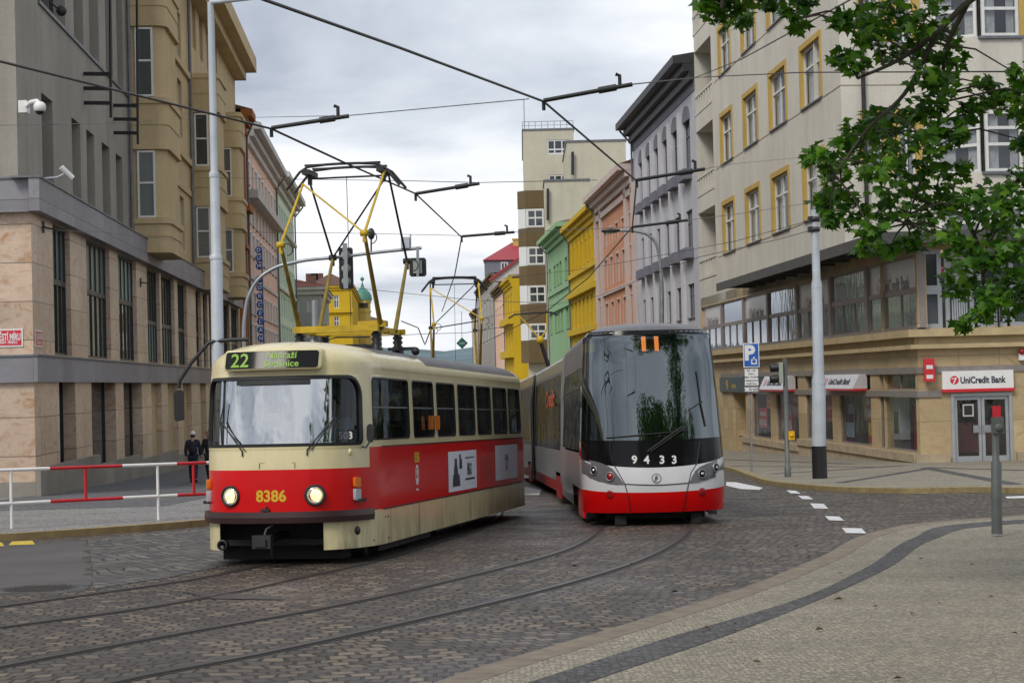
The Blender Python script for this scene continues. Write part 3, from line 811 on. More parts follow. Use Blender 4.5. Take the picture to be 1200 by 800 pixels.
# cornice
b = MB(OT); cz = F2.zz(275, 73, 1.0)
b.fbox(F2, A0 - .5, A1 + .4, .0, 1.5, ztop2 - .5, ztop2 + .5); b.fbox(F2, A0, A1, .0, .8, ztop2 - 1.1, ztop2 - .503); b.build('cornice', M['tan'], tan)
b = MB(OT); b.fbox(F2, A0, A1, -10, .6, ztop2 + .503, ztop2 + 2.5); b.build('roof', M['tin'], tan)
# bays: (near edge px on projected plane, far edge px, storeys as (spandrel top px y, bottom px y), windows)
def bay(pn, pf, zlo, zhi, bands, wins, zref):
    n0, n1 = Fb.ax(pn, zref), Fb.ax(pf, zref); r = .5
    q12 = [math.pi / 24 * k for k in range(1, 12)]
    line = [(n0, 0), (n0, PROJ - r)] + [(n0 + r - r * math.cos(t), PROJ - r + r * math.sin(t)) for t in q12] + [(n0 + r, PROJ), (n1 - r, PROJ)]
    line += [(n1 - r + r * math.sin(t), PROJ - r + r * math.cos(t)) for t in q12] + [(n1, PROJ - r), (n1, 0)]
    def loft(b, z0, z1, grow, m=0):
        ln = [(a + (grow if a > (n0 + n1) / 2 else -grow) * 1, d + (grow if d > .01 else 0)) for a, d in line]
        vs = [F2.pt(a, d, z0) for a, d in ln] + [F2.pt(a, d, z1) for a, d in ln]; n = len(ln)
        b.add(vs, [[i, i + 1, n + i + 1, n + i] for i in range(n - 1)], m, None, True)
        b.add([F2.pt(a, d, z1) for a, d in ln], [list(range(n))], m); b.add([F2.pt(a, d, z0) for a, d in ln], [list(range(n))], m)
    bm = MB(OT)
    zs_ = sorted(bands)
    # the shaft between spandrels, set back
    Fs = Frame(F2.pt(n0 + .05, 0, 0), TD, -SD)       # the side looking back towards the square
    zz0 = zlo
    loft(bm, zlo, zhi, -.05)
    for (s0, s1) in bands:
        loft(bm, s0, s1, .07); loft(bm, s1 - .22, s1 + .03, .15); loft(bm, s0 - .02, s0 + .15, .11); loft(bm, (s0 + s1) / 2 - .05, (s0 + s1) / 2 + .05, .10)
    bm.build('bay', M['tan'], tan)
    for (z0, z1) in wins:
        window(tan, Fs, .20, PROJ - .50, z0, z1, .06, 1, (.52,), 'white', 'tanpane', None, .085, fdep=.04)
def zb(px, py): return Fb.zz(px, py, -PROJ * .6)
bay(196, 211, zb(165, 292), zb(165, -60), [(zb(165, 291), zb(165, 251)), (zb(165, 169), zb(165, 110)), (zb(165, 26), zb(165, -22))], [(zb(165, 250), zb(165, 171)), (zb(165, 108), zb(165, 28)), (zb(165, -24), zb(165, -90))], 200)
bay(256, 265, zb(232, 335), zb(232, 82), [(zb(232, 335), zb(232, 298)), (zb(232, 236), zb(232, 190)), (zb(232, 126), zb(232, 83))], [(zb(232, 297), zb(232, 237)), (zb(232, 189), zb(232, 128))], 200)
bay(281, 287, zb(262, 345), zb(262, 130), [(zb(262, 345), zb(262, 317)), (zb(262, 264), zb(262, 228)), (zb(262, 170), zb(262, 131))], [(zb(262, 316), zb(262, 265)), (zb(262, 227), zb(262, 171))], 200)
b = MB(OT)
for p in (221, 224.5)[:1]: b.tube([F2.pt(F2.ax(p, 150), .14, zBt), F2.pt(F2.ax(p, 150), .14, ztop2 - 1)], .09, 8)
b.build('drainpipe', M['tin'], tan)

# ------------------------------------------------------------------ generic street house
def house(name, label, F, a0, a1, ztop, wallm, cols, rows, cat='building', depth=14, corn=None, roof=None, roofm='tin', fr='whitef', pane='dpane', surround=None, sill=None, pil=None, ncols=2, dwin=-.18, bands=(), cornm=None, zlow=-22, roofh=2.0, piln=None, overhang=.9):
    """cols: list of (a0,a1); rows: list of (z0,z1)."""
    root = empty(name, F.pt((a0 + a1) / 2, -depth / 2, gz(F.pt(a0, 0, 0).y)), label, cat); o = root.location
    ops = [(c[0], c[1], r[0], r[1], .22) for c in cols for r in rows]
    b = MB(o); wall(b, F, a0, a1, zlow, ztop, ops); body(b, F, a0, a1, zlow, ztop, depth)
    b.build('wall', M[wallm], root)
    for c in cols:
        for r in rows: window(root, F, c[0], c[1], r[0], r[1], dwin, ncols, (.68,), fr, pane, sill, .09, surround=surround)
    lo, hi = min(a0, a1), max(a0, a1)
    b = MB(o); cm = M[cornm or wallm]
    b.fbox(F, lo - .02, hi + .02, .0, overhang, ztop - .25, ztop + .25); b.fbox(F, lo, hi, .0, overhang * .55, ztop - .75, ztop - .253); b.fbox(F, lo, hi, .0, overhang * .25, ztop - 1.3, ztop - .753)
    b.build('cornice', cm, root)
    for (z, h, pr) in bands:
        b = MB(o); b.fbox(F, lo, hi, .004, pr, z - h / 2, z + h / 2); b.build('string_course', cm, root)
    if pil:
        for x in pil:
            b = MB(o); b.fbox(F, x - piln[0] / 2, x + piln[0] / 2, .003, piln[1], piln[2], piln[3]); b.build('pilaster', M[piln[4]], root)
    b = MB(o); q = F.pt; zr = ztop + .253
    b.add([q(lo, overhang * .9, zr), q(hi, overhang * .9, zr), q(hi, -depth, zr), q(lo, -depth, zr), q(lo, -depth * .45, zr + roofh), q(hi, -depth * .45, zr + roofh)],
          [[0, 1, 5, 4], [3, 2, 5, 4], [0, 4, 3], [1, 5, 2]])
    b.build('roof', M[roofm], root)
    b = MB(o); b.tube([q(hi - .35, .16, zlow), q(hi - .35, .16, ztop - 1.4), q(hi - .35, overhang * .8, ztop - .3)], .09, 6); b.build('drainpipe', M['tin'], root)
    b = MB(o); cx = lo + (hi - lo) * .35; b.fbox(F, cx - .7, cx + .7, -depth * .5, -depth * .38, zr + roofh * .6, zr + roofh + 1.3); b.build('chimney', M['roofbrown'], root)
    return root

M['rust'] = plaster('orange_brown_render', (.38, .15, .05), .06, .3)
M['palepane'] = darkpane('pale_curtained_pane', (.22, .225, .235), .1)
M['pinkw'] = plaster('pink_render', (.86, .60, .46), .05, .2)
M['mint'] = plaster('pale_green_render', (.70, .84, .68), .05, .25)
M['offw'] = plaster('off_white_render', (.60, .59, .55), .05, .25)
M['roofred'] = plain('red_roof_tiles', (.22, .05, .03), .8, .3, 4, bump=.3)
M['roofbrown'] = plain('brown_roof_tiles', (.12, .06, .045), .8, .3, 4, bump=.3)
F3 = Frame(FL.O + TD * .1, SD, TD)
xa = lambda F, *ps: [F.ax(p, 300) for p in ps]
x0, x1 = A1 + .05, F3.ax(290, 300)
z3 = F3.zz(281, 130)
rows = [(F3.zz(285, 408), F3.zz(285, 358)), (F3.zz(285, 345), F3.zz(285, 292)), (F3.zz(285, 232), F3.zz(285, 180))]
wdt = x1 - x0
house('narrow_house', 'narrow orange brown house between the tan bays and the pink house', F3, x0, x1, z3, 'rust', [(x0 + wdt * .15, x0 + wdt * .38), (x0 + wdt * .6, x0 + wdt * .83)], rows, bands=((F3.zz(285, 243), .5, .5), (F3.zz(285, 287), .3, .2)), roofm='roofbrown', overhang=.8)
# pink house with the vertical sign
F4 = FL
x0, x1 = F4.ax(291, 300), F4.ax(324, 300)
z4 = F4.zz(324, 265)
wsp = [(x0 + (x1 - x0) * (k + .22) / 9, x0 + (x1 - x0) * (k + .72) / 9) for k in range(9)]
ry = lambda y0, y1, p=308: (F4.zz(p, y1), F4.zz(p, y0))
house('pink_house', 'pale pink house with white window bands behind the round blue letters', F4, x0, x1, F4.zz(300, 168), 'pinkw', wsp, [ry(385, 408), ry(350, 374), ry(288, 312), ry(255, 278), ry(215, 238)], fr='whitef', pane='palepane', surround='white', sill='tin', bands=((F4.zz(308, 250), .6, .8), (F4.zz(308, 335), .25, .12)), cornm='offw', overhang=1.1)
x0, x1 = F4.ax(324.5, 300), F4.ax(345, 300)
wsp = [(x0 + (x1 - x0) * (k + .25) / 8, x0 + (x1 - x0) * (k + .7) / 8) for k in range(8)]
ry = lambda y0, y1, p=333: (F4.zz(p, y1), F4.zz(p, y0))
house('mint_house', 'pale mint green house with tall windows beyond the pink house', F4, x0, x1, F4.zz(333, 222), 'mint', wsp, [ry(382, 402), ry(348, 372), ry(312, 336), ry(280, 302), ry(250, 270)], fr='whitef', pane='palepane', surround='mint', bands=((F4.zz(333, 274), .3, .3), (F4.zz(333, 342), .25, .2)), cornm='offw', overhang=1.3)
# vertical sign: each letter a blue disc
so_ = None
FS = Frame(FL.O, -SD.cross(Zv) * 1.0, -SD)
p0 = P(303, 295, FL.pt(F4.ax(297), 0, 0).y - .4)
sign = empty('vertical_sign', p0, 'vertical shop sign of white letters on round blue discs on the pink house', 'sign')
Ys = p0.y
b = MB(p0); b.bar(P(306.5, 290, Ys + .12), P(309.5, 410, Ys + .12), .12, .10); b.build('mast', M['tin'], sign)
txt = 'DUM PORCELANU'
for k, ch in enumerate(txt):
    if ch == ' ': continue
    yk = 293 + k * 9.45 if k < 3 else 293 + (k - .65) * 9.9 + 1.0
    c = P(303.2 + (yk - 293) * .027, yk, Ys)
    b = MB(p0); r = 4.25 * Ys / FPX
    b.lathe([(0, -.08), (r * .97, -.08), (r, -.04), (r, .06), (0, .06)], c, V((0, 1, 0)), 20); d = b.build('disc', M['signblue'], sign)
    b = MB(p0); b.text(ch, r * 1.5, lambda x, y, c=c: c + V((x, -.10, y)), 0, .025); b.build('letter', M['numw'], d)

# far left: grey house, yellow corner house, church tower
def block(name, label, px0, px1, Yn, dep, pytop, wallm, roofm, roofh, wins, cat='building', frame='whitef', surround=None, corn='offw', side=None, hip=True):
    """A free-standing far house: near face towards the camera between two pixel columns."""
    A = P(px0, pytop, Yn); B = P(px1, pytop, Yn); zt = (A.z + B.z) / 2; zl = gz(Yn) - 1
    F = Frame(A, (B - A) * 1.0, V((0, -1, 0))); F.A = V((1, 0, 0)); F.N = -SD; W = B.x - A.x
    o = V(((A.x + B.x) / 2, Yn, gz(Yn))); root = empty(name, o, label, cat)
    ops = []
    for (qx0, qx1, qy0, qy1) in wins:
        a_, z1_ = F.pix(qx0, qy0); b_, z0_ = F.pix(qx1, qy1); ops.append((a_, b_, z0_, z1_, .25))
    b = MB(o); wall(b, F, 0, W, zl, zt, ops); body(b, F, 0, W, zl, zt, dep); b.build('wall', M[wallm], root)
    for q in ops: window(root, F, q[0], q[1], q[2], q[3], -.2, 2, (.66,), frame, 'dpane', None, .14, surround=surround)
    b = MB(o); b.fbox(F, -.5, W + .5, -dep - .5, .55, zt + .003, zt + .35); b.fbox(F, -.2, W + .2, -.0, .25, zt - .5, zt); b.fbox(F, W, W + .25, -dep, .0, zt - .5, zt); b.build('cornice', M[corn], root)
    q = F.pt; zr = zt + .353; i = min(W, dep) * .42 if hip else 0.0
    b = MB(o); b.add([q(-.6, .6, zr), q(W + .6, .6, zr), q(W + .6, -dep - .6, zr), q(-.6, -dep - .6, zr), q(i, -dep / 2, zr + roofh), q(W - i, -dep / 2, zr + roofh)] if W > dep else
                     [q(-.6, .6, zr), q(W + .6, .6, zr), q(W + .6, -dep - .6, zr), q(-.6, -dep - .6, zr), q(W / 2, -i, zr + roofh), q(W / 2, -dep + i, zr + roofh)],
                     [[0, 1, 5, 4], [2, 3, 4, 5], [1, 2, 5], [3, 0, 4]] if W > dep else [[0, 1, 4], [1, 2, 5, 4], [2, 3, 5], [3, 0, 4, 5]])
    b.build('roof', M[roofm], root)
    return root, F, W, zt, o
M['yellow'] = plaster('yellow_render', (.62, .42, .025), .05, .2)
M['yellow2'] = plaster('pale_yellow_render', (.68, .52, .16), .05, .2)
M['greyw'] = plaster('grey_white_render', (.42, .41, .40), .06, .3)
rt, F, W, zt, o = block('grey_corner_house', 'grey white house with a red tiled roof beyond the mint house', 250, 376, 200, 22, 341, 'greyw', 'roofred', 1.8, [(347, 352, 352, 366), (360, 365, 352, 366), (347, 352, 380, 396), (360, 365, 380, 396)])
b = MB(o); b.fbox(F, W * .82, W * .9, -16, -14, zt, zt + 2.4); b.build('chimney', M['roofbrown'], rt)
rt, F, W, zt, o = block('yellow_house', 'bright yellow house with a brown roof behind the old tram roof', 362, 412, 360, 60, 337, 'yellow', 'roofbrown', 2.6, [(391, 397.5, 346, 361), (391.5, 398, 371, 386)], corn='yellow')
for py in (363.5, 366): pass
b = MB(o); zc = P(400, 364, 360).z; b.fbox(F, -.2, W + .2, .004, .5, zc - .35, zc + .35); b.build('string_course', M['yellow'], rt)
for kx in (.0, .12):
    b = MB(o); b.fbox(F, W * kx - 1.2, W * kx + 1.2, -16, -13, zt + 1, zt + 3.6); b.build('chimney', M['roofbrown'], rt)
# church tower with green onion dome
Yc = 420; ct = P(425, 352, Yc); s = Yc / FPX
base = V((ct.x, Yc, gz(Yc))); tw = empty('church_tower', base, 'yellow church tower with a green copper dome and spire', 'tower')
M['copper'] = plain('green_copper', (.07, .22, .17), .6, .25, .6)
b = MB(); hz = ct.z - base.z; r = 9.5 * s
n = 8
def octo(b, r, z0, z1, r1=None):
    r1 = r1 or r
    v = [V((r * math.cos(k * math.pi / 4 + .39), r * math.sin(k * math.pi / 4 + .39), z0)) for k in range(8)] + [V((r1 * math.cos(k * math.pi / 4 + .39), r1 * math.sin(k * math.pi / 4 + .39), z1)) for k in range(8)]
    b.add(v, [[k, (k + 1) % 8, 8 + (k + 1) % 8, 8 + k] for k in range(8)] + [list(range(8))[::-1], list(range(8, 16))])
octo(b, r, 0, hz); octo(b, r * 1.12, hz - .6, hz); octo(b, r * 1.1, hz - 14 * s, hz - 12.5 * s); b.build('shaft', M['yellow2'], tw)
b = MB(); b.lathe([(r * 1.18, hz + .003), (r * 1.16, hz + 2 * s), (r * 1.08, hz + 6 * s), (r * .85, hz + 10 * s), (r * .5, hz + 13 * s), (r * .24, hz + 15 * s), (r * .2, hz + 17 * s), (r * .12, hz + 19 * s), (0, hz + 24 * s)], (0, 0, 0), n=16); b.build('dome', M['copper'], tw)
b = MB(); b.tube([(0, 0, hz + 23 * s), (0, 0, hz + 28 * s)], .12, 6); b.ball((0, 0, hz + 25 * s), .45); b.build('spire', M['copper'], tw)
for k in range(2):
    b = MB(); x = (-.35 + .7 * k) * r; b.box(x - .7, x + .7, -r * .99, -r * .93, hz - 9 * s, hz - 3.5 * s); b.build('window', M['dpane2'], tw)
rt, F, W, zt, o = block('pale_yellow_church_wing', 'pale yellow church wing below the green dome', 414, 446, 428, 20, 377, 'yellow2', 'roofbrown', 1.2, [(420, 424, 384, 396), (430, 434, 384, 396)], corn='yellow2')
# ------------------------------------------------------------------ RIGHT: bank branch on the corner
M['plasterw'] = plaster('pale_plaster', (.66, .635, .56), .05, .3)
M['ochre'] = plaster('ochre_plaster', (.58, .40, .12), .06, .3)
M['stone'] = slabs('sandstone_cladding', (.46, .34, .185), (.58, .45, .26), (.24, .17, .1), 1.5, 1.2, .01, (.42, .29, .13), .5)
M['stonet'] = plain('sandstone_trim', (.46, .36, .20), .6, .15, 2, bump=.15)
M['stonel'] = plain('plinth_sandstone', (.38, .31, .21), .7, .2, 2, bump=.2)
M['awning'] = plain('awning_metal', (.075, .075, .07), .5, .2, 2, metal=.3)
M['strip'] = plain('bronze_grey_frame', (.27, .235, .225), .45, .12, 3, metal=.3)
M['greyband'] = plain('grey_sign_band', (.22, .20, .185), .5, .15, 3)
M['doorgrey'] = plain('grey_aluminium', (.40, .42, .44), .35, .08, 3, metal=.4)
M['panelw'] = plain('frosted_panel', (.50, .48, .49), .3, .08, 3, coat=.3)
M['plumd'] = plain('dark_red_board', (.10, .01, .02), .6, .3, 3)
M['shopred'] = plain('shop_red_board', (.45, .012, .025), .5, .15, 3)
cR = G(1079, 546)
tR = cR.dot(TD)
FR = Frame(TD * tR, SD, -TD)
FRf = Frame(cR, V((1, 0, 0)), V((0, -1, 0)))
rx = lambda p, y=440: FR.ax(p, y)
aC, aL = FR.ax(1079, 546), FR.ax(817, 200)
br = empty('bank_branch_building', cR, 'pale plaster corner building with yellow framed windows above a sandstone bank branch', 'building')
OR = br.location
zr = lambda y, p=1073: FR.zz(p, y)
zStripT, zStripM, zStripB = zr(297), zr(339), zr(384)
zC1, zC2, zC3, zGb = zr(395), zr(404), zr(409), zr(434)
zTr0, zTr1 = FR.zz(1052, 457), FR.zz(1052, 438)
zWt, zWb, zWb2 = FR.zz(1052, 463), FR.zz(1052, 527), FR.zz(890, 512.5)
aU0 = FR.ax(988, 200)                   # where the upper storeys turn the corner
cU = FR.pt(aU0, 0, 0)
FUc = Frame(cU, V((1, .10, 0)), V((.10, -1, 0)))
zUb = zr(262, 1000) - .3; zUt = FR.zz(847, -140)
# upper wall
wc = [(849, 862), (876.5, 892), (907.5, 926.5), (945, 968)]
rowsU = [(FR.zz(852, 296), FR.zz(852, 239)), (FR.zz(849, 191), FR.zz(849, 135)), (FR.zz(847, 86), FR.zz(847, 32)), (FR.zz(847, -20), FR.zz(847, -74))]
opU = [(FR.ax(p), FR.ax(q), z0, z1, .24) for p, q in wc for z0, z1 in rowsU]
logg = [(FR.ax(819), FR.ax(839.5), z0 - 1.1, z1 + .35, 1.6) for z0, z1 in rowsU]
b = MB(OR); wall(b, FR, aU0, aL, zUb - 1.5, zUt, opU + logg, m=0, mr=None)
body(b, FR, aU0 + 5, aL, zUb - 1.5, zUt, 14)
b.quad(*[FR.pt(aU0 + x, 0 - y, zUt) for x, y in ((0, 0), (5, 0), (5, 14), (0, 14))], 0, [(0, 0), (5, 0), (5, 14), (0, 14)])
# chamfer face with a canted bay
cw = [(1020, 1040), (1058, 1078)]
upc = [(FUc.zz(1150, 205), FUc.zz(1150, 135)), (FUc.zz(1150, 49), FUc.zz(1150, -22)), (FUc.zz(1150, 305), FUc.zz(1150, 245))]
opC = [(FUc.ax(p), FUc.ax(q), z0, z1, .3) for p, q in cw for z0, z1 in upc[:2]]
wall(b, FUc, 0, FUc.ax(1290), zUb - 1.5, zUt, opC)
b.build('wall', M['plasterw'], br)
def reveal(ops, F, m, dep):
    for (x0, x1, z0, z1, dp) in ops:
        if x0 > x1: x0, x1 = x1, x0
        b = MB(OR)
        for q in ((x0 - .02, x0 + .012, -dep, .05), (x1 - .012, x1 + .02, -dep, .05)): b.fbox(F, q[0] - (.26 if q[0] < x0 else 0), q[1] + (.26 if q[1] > x1 else 0), .003, .05, z0, z1)
        b.fbox(F, x0 - .28, x1 + .28, .003, .055, z1 + .003, z1 + .26)
        for xx in (x0 + .006, x1 - .006): b.fbox(F, xx - .006, xx + .006, -dep, 0, z0, z1)
        b.fbox(F, x0 + .013, x1 - .013, -dep, 0, z1 - .012, z1 - .001)
        b.build('window_surround', M['ochre'], br)
reveal(opU, FR, 'ochre', .23); reveal(opC, FUc, 'ochre', .29)
for (x0, x1, z0, z1, dp) in opU: window(br, FR, x0, x1, z0, z1, -.19, 2, (.66,), 'whitef', 'roomglass', 'tin', .10, curtain=True)
for (x0, x1, z0, z1, dp) in opC: window(br, FUc, x0, x1, z0, z1, -.28, 2, (.66,), 'whitef', 'roomglass', 'tin', .10, curtain=True)
b = MB(OR)
for (x0, x1, z0, z1, dp) in logg:
    lo, hi = min(x0, x1), max(x0, x1)
    p = MB(OR); p.fbox(FR, lo, hi, -.16, .02, z0 + .05, z0 + .25); p.fbox(FR, lo, hi, -.16, .03, z0 + 1.15, z0 + 1.3)
    k = 0
    n = 7
    for k in range(n):
        x = lo + (hi - lo) * (k + .5) / n; w = (hi - lo) / n
        p.fbox(FR, x - w * .25, x + w * .25, -.12, .0, z0 + .25, z0 + 1.15)
    p.build('balcony', M['plasterw'], br)
for z in [r[0] for r in rowsU]:
    p = MB(OR); p.fbox(FR, aU0, FR.ax(842), .003, .018, z - .09, z - .05); p.fbox(FUc, 0, FUc.ax(1100), .003, .018, z - .09, z - .05); p.build('string_course', M['stonel'], br)
# canted bay
b = MB(OR); x0, x1, x2, x3 = [FUc.ax(p) for p in (1098, 1143, 1192, 1240)]
line = [(x0, 0), (x1, 1.3), (x2, 1.3), (x3, 0)]
zb0 = zUb
def baybox(z0, z1, g=0.0):
    vs = [FUc.pt(a, d + g, z) for z in (z0, z1) for a, d in line]
    b.add(vs, [[0, 1, 5, 4], [1, 2, 6, 5], [2, 3, 7, 6], [0, 1, 2, 3], [4, 5, 6, 7]])
ez = sorted(upc)
zc = [zUb - 1] + [v for r in ez for v in r] + [zUt]
for k in range(0, len(zc), 2): baybox(zc[k], zc[k + 1])
b.build('bay', M['plasterw'], br)
Fb1 = Frame(FUc.pt(x0, 0, 0), FUc.pt(x1, 1.3, 0) - FUc.pt(x0, 0, 0), V((0, -1, 0))); d1 = (FUc.pt(x1, 1.3, 0) - FUc.pt(x0, 0, 0)); Fb1.A = d1.normalized(); Fb1.N = V((Fb1.A.y, -Fb1.A.x, 0))
Fb2 = Frame(FUc.pt(0, 1.3, 0), FUc.A, FUc.N)
for z0, z1 in ez:
    window(br, Fb1, .12, d1.length - .12, z0, z1, -.06, 1, (.45, .72), 'whitef', 'roomglass', None, .13, curtain=True)
    window(br, Fb2, x1 + .12, x2 - .12, z0, z1, -.06, 1, (.45, .72), 'whitef', 'roomglass', None, .13, curtain=True)
    p = MB(OR); p.fbox(Fb2, x1 - .05, x2 + .05, -.1, .12, z0 - .12, z0 - .003); p.build('sill', M['tin'], br)
    p = MB(OR); p.fbox(Fb2, x2 - .1, x2 + .35, .003, .06, z0 - .0, z1 + .2); p.build('window_surround', M['ochre'], br)
# drainpipe
b = MB(OR); xp = FUc.ax(1012, 150); b.tube([FUc.pt(xp, .14, zUb), FUc.pt(xp, .14, zUt)], .09, 8); b.build('drainpipe', M['dark'], br)
# awning over the strip windows
FA = Frame(FR.O - TD * 1.7, SD, -TD)
aw0 = FA.ax(841, 333); awz = FA.zz(951, 303)
FAf = Frame(V((FA.pt(aC, 0, 0).x, cR.y - 1.7, 0)), V((1, 0, 0)), V((0, -1, 0)))
b = MB(OR)
b.fbox(FR, aC - 1.7, aw0, .003, 1.7, awz, awz + .14); b.fbox(FR, aC - 1.7, aw0, 1.703, 1.78, awz - .22, awz + .2)
b.hexa([FRf.pt(-.0, .003, awz + .003), FRf.pt(22, .003, awz + .003), FRf.pt(22, 1.7, awz + .003), FRf.pt(-1.7, 1.7, awz + .003)] + [FRf.pt(-.0, .003, awz + .143), FRf.pt(22, .003, awz + .143), FRf.pt(22, 1.7, awz + .143), FRf.pt(-1.7, 1.7, awz + .143)])
b.fbox(FRf, -1.7, 22, 1.703, 1.78, awz - .22, awz + .2)
k = aC - .5
while k < aw0: b.fbox(FR, k, k + .12, .01, 1.69, awz - .16, awz - .003); k += 2.6
b.build('awning', M['awning'], br)
# strip windows and ground floor
bays = [(821, 844), (844, 869.5), (869.5, 898), (898, 932), (932, 971), (971, 1014), (1014, 1076)]
bx = [(rx(p, 380), rx(q, 380)) for p, q in bays]
gw = [(882, 903), (910, 936), (944.5, 975.5), (984, 1021), (1031, 1074)]
opG = []
for k, (p, q) in enumerate(gw):
    z0 = zWb if k > 1 else zWb2
    opG += [(rx(p, 490), rx(q, 490), z0, zWt, .3), (rx(p, 490), rx(q, 490), zTr0, zTr1, .3)]
dx0, dx1 = rx(859, 480), rx(874, 480)
opG.append((dx0, dx1, -7, FR.zz(866, 459), 1.2))
b = MB(OR)
opS = [(bx[0][1] if False else min(bx[-1]), max(bx[0]), zStripB, zStripT, .35)]
wall(b, FR, aC, aL, -8, awz + .1, opG + opS)
xd0, xd1, xe = FRf.ax(1115, 500), FRf.ax(1187, 500), 22
zD0, zD1 = cR.z + .02, FRf.zz(1150, 460)
cwin = [(1077, 1105.5), (1107.5, 1143), (1145, 1181), (1183, 1218)]
opF = [(xd0, xd1, zD0, zD1, .35), (FRf.ax(1077, 350), FRf.ax(1218, 350), FRf.zz(1110, 384), FRf.zz(1110, 292), .3)]
wall(b, FRf, 0, xe, -8, awz + .1, opF)
body(b, FR, aC + 5, aL, -8, awz + .1, 13, roof=False)
b.build('wall', M['stone'], br)
b = MB(OR)
for z0, z1, pr in ((zC1, zr(386.5), .42), (zC3, zC2, .34)):
    b.fbox(FR, aC - pr, rx(824, 420), .004, pr, z0, z1); b.fbox(FRf, 0.0, xe, .004, pr, z0, z1)
b.fbox(FR, aC - .1, rx(824, 420), .004, .12, zC2, zC1); b.fbox(FRf, 0.0, xe, .004, .12, zC2, zC1)
b.build('cornice', M['stonet'], br)
b = MB(OR)
for z0, z1 in ((zGb - .12, zGb + .12), (zTr0 - .26, zTr0 - .02)):
    b.fbox(FR, aC - .06, rx(846, 450), .004, .06, z0, z1)
b.fbox(FRf, .0, FRf.ax(1103, 440), .004, .06, zTr0 - .26, zTr0 - .02); b.fbox(FRf, .0, xe, .004, .05, zGb - .12, zGb + .12)
b.build('sign_band', M['greyband'], br)
b = MB(OR); s0 = aC
for pq in ((1079, 1026), (1026, 940), (940, 905), (905, 874)):
    a_, e_ = rx(pq[0], 530), rx(pq[1], 530); zt = gz(FR.pt(e_, 0, 0).y) + (.95 if pq[0] > 1000 else .85)
    zt = zWb - .05 if pq[0] > 940 else zWb2 - .05
    b.fbox(FR, a_, e_, .004, .18, -8, zt - .3, 0, True); b.fbox(FR, a_, e_, .004, .26, zt - .297, zt, 0, True)
b.fbox(FRf, -.18, xd0 - .1, .004, .18, -8, zWb - .05, 0, True); b.fbox(FRf, xd1 + .1, xe, .004, .18, -8, zWb - .05, 0, True)
b.build('plinth', M['stonel'], br)
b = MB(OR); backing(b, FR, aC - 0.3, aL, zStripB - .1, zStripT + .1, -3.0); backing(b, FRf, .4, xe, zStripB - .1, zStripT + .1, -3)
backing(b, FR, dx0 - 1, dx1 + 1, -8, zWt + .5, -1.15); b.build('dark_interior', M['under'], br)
# interior of the branch: pale floor, red back boards (seen through the glass)
b = MB(OR); backing(b, FR, rx(1068, 490), rx(1046, 490), zWb - .3, zWt - .35, -.75); b.build('red_partition', M['shopred'], br)
b = MB(OR); b.quad(FR.pt(aC, -.3, zWb - .4), FR.pt(aL, -.3, zWb - .4), FR.pt(aL, -3.2, zWb - .4), FR.pt(aC, -3.2, zWb - .4)); b.build('shop_floor', M['panelw'], br)
b = MB(OR); backing(b, FR, rx(1042, 490), rx(878, 490), -8, zTr1 + .4, -1.7); b.build('shop_back_wall', M['panelw'], br)
for k, (p, q) in enumerate(gw):
    z0 = zWb if k > 1 else zWb2
    window(br, FR, rx(p, 490), rx(q, 490), z0, zWt, -.12, 1, (), 'greyband', 'shopglass', None, .06)
    window(br, FR, rx(p, 490), rx(q, 490), zTr0, zTr1, -.2, 2, (), 'greyband', 'shopglass', None, .06)
bankred = M['signred']
def emblem(b, fn, r, m_disc, m_mark, n=20):          # red disc with a slanted white stroke
    b.add([fn(r * math.cos(2 * math.pi * k / n), r * math.sin(2 * math.pi * k / n), 0) for k in range(n)], [list(range(n))], m_disc)
    b.add([fn(x * r, y * r, 1) for x, y in ((-.75, .18), (.12, .35), (-.45, -.85), (-.15, -.92), (.62, .62), (-.60, .42))], [[0, 1, 4, 5]], m_mark)
    b.add([fn(x * r, y * r, 1) for x, y in ((.12, .35), (.62, .62), (-.15, -.92), (-.42, -.85))], [[0, 1, 2, 3]], m_mark)
def logo(b, F, a, d, z, size, sgn=1, bold=.03, squash=1.0, ms=(0, 1, 2)):
    # emblem and bank name centred at a,z on frame F; sgn = direction of reading along a
    vs, _ = text_shape('UniCredit Bank', bold); tw = (max(p[0] for p in vs) - min(p[0] for p in vs)) * size * .78 * squash; em = size * .95
    tot = tw + em + size * .18; fn = lambda x, y, l=0: F.pt(a + sgn * (x - tot / 2), d + .004 + .003 * l, z + y)
    emblem(b, lambda x, y, l: fn(x + em / 2, y, l), em / 2, ms[0], ms[1])
    b.text('UniCredit Bank', size, lambda x, y: fn(x + em + size * .18, y - size * .03), ms[2], bold, .78 * squash, 'L')
# strip windows: sign panels alternate with glass
for k, (x0, x1) in enumerate(bx):
    lo, hi = min(x0, x1), max(x0, x1); g = .42 if k < 6 else .55
    window(br, FR, lo + g * .5, hi - g * .5, zStripM, zStripT, -.15, 1, (), 'strip', 'panelw' if k % 2 == 0 else 'stripglass', None, .10)
    window(br, FR, lo + g * .5, hi - g * .5, zStripB, zStripM, -.15, 3, (), 'strip', 'stripglass', None, .10)
    if k % 2 == 0:
        b = MB(OR); logo(b, FR, (lo + hi) / 2, -.148, (zStripM + zStripT) / 2 - .3, (hi - lo) * .10, -1, .02, 1.0, (0, 1, 2)); b.build('bank_name', [M['lred'], M['panelw'], M['lampgrey']], br)
b = MB(OR)
for k, (x0, x1) in enumerate(bx):
    lo, hi = min(x0, x1), max(x0, x1); g = .21
    b.fbox(FR, lo - .02, lo + g, -.3, -.05, zStripB, zStripT); b.fbox(FR, hi - g, hi + .02, -.302, -.052, zStripB, zStripT)
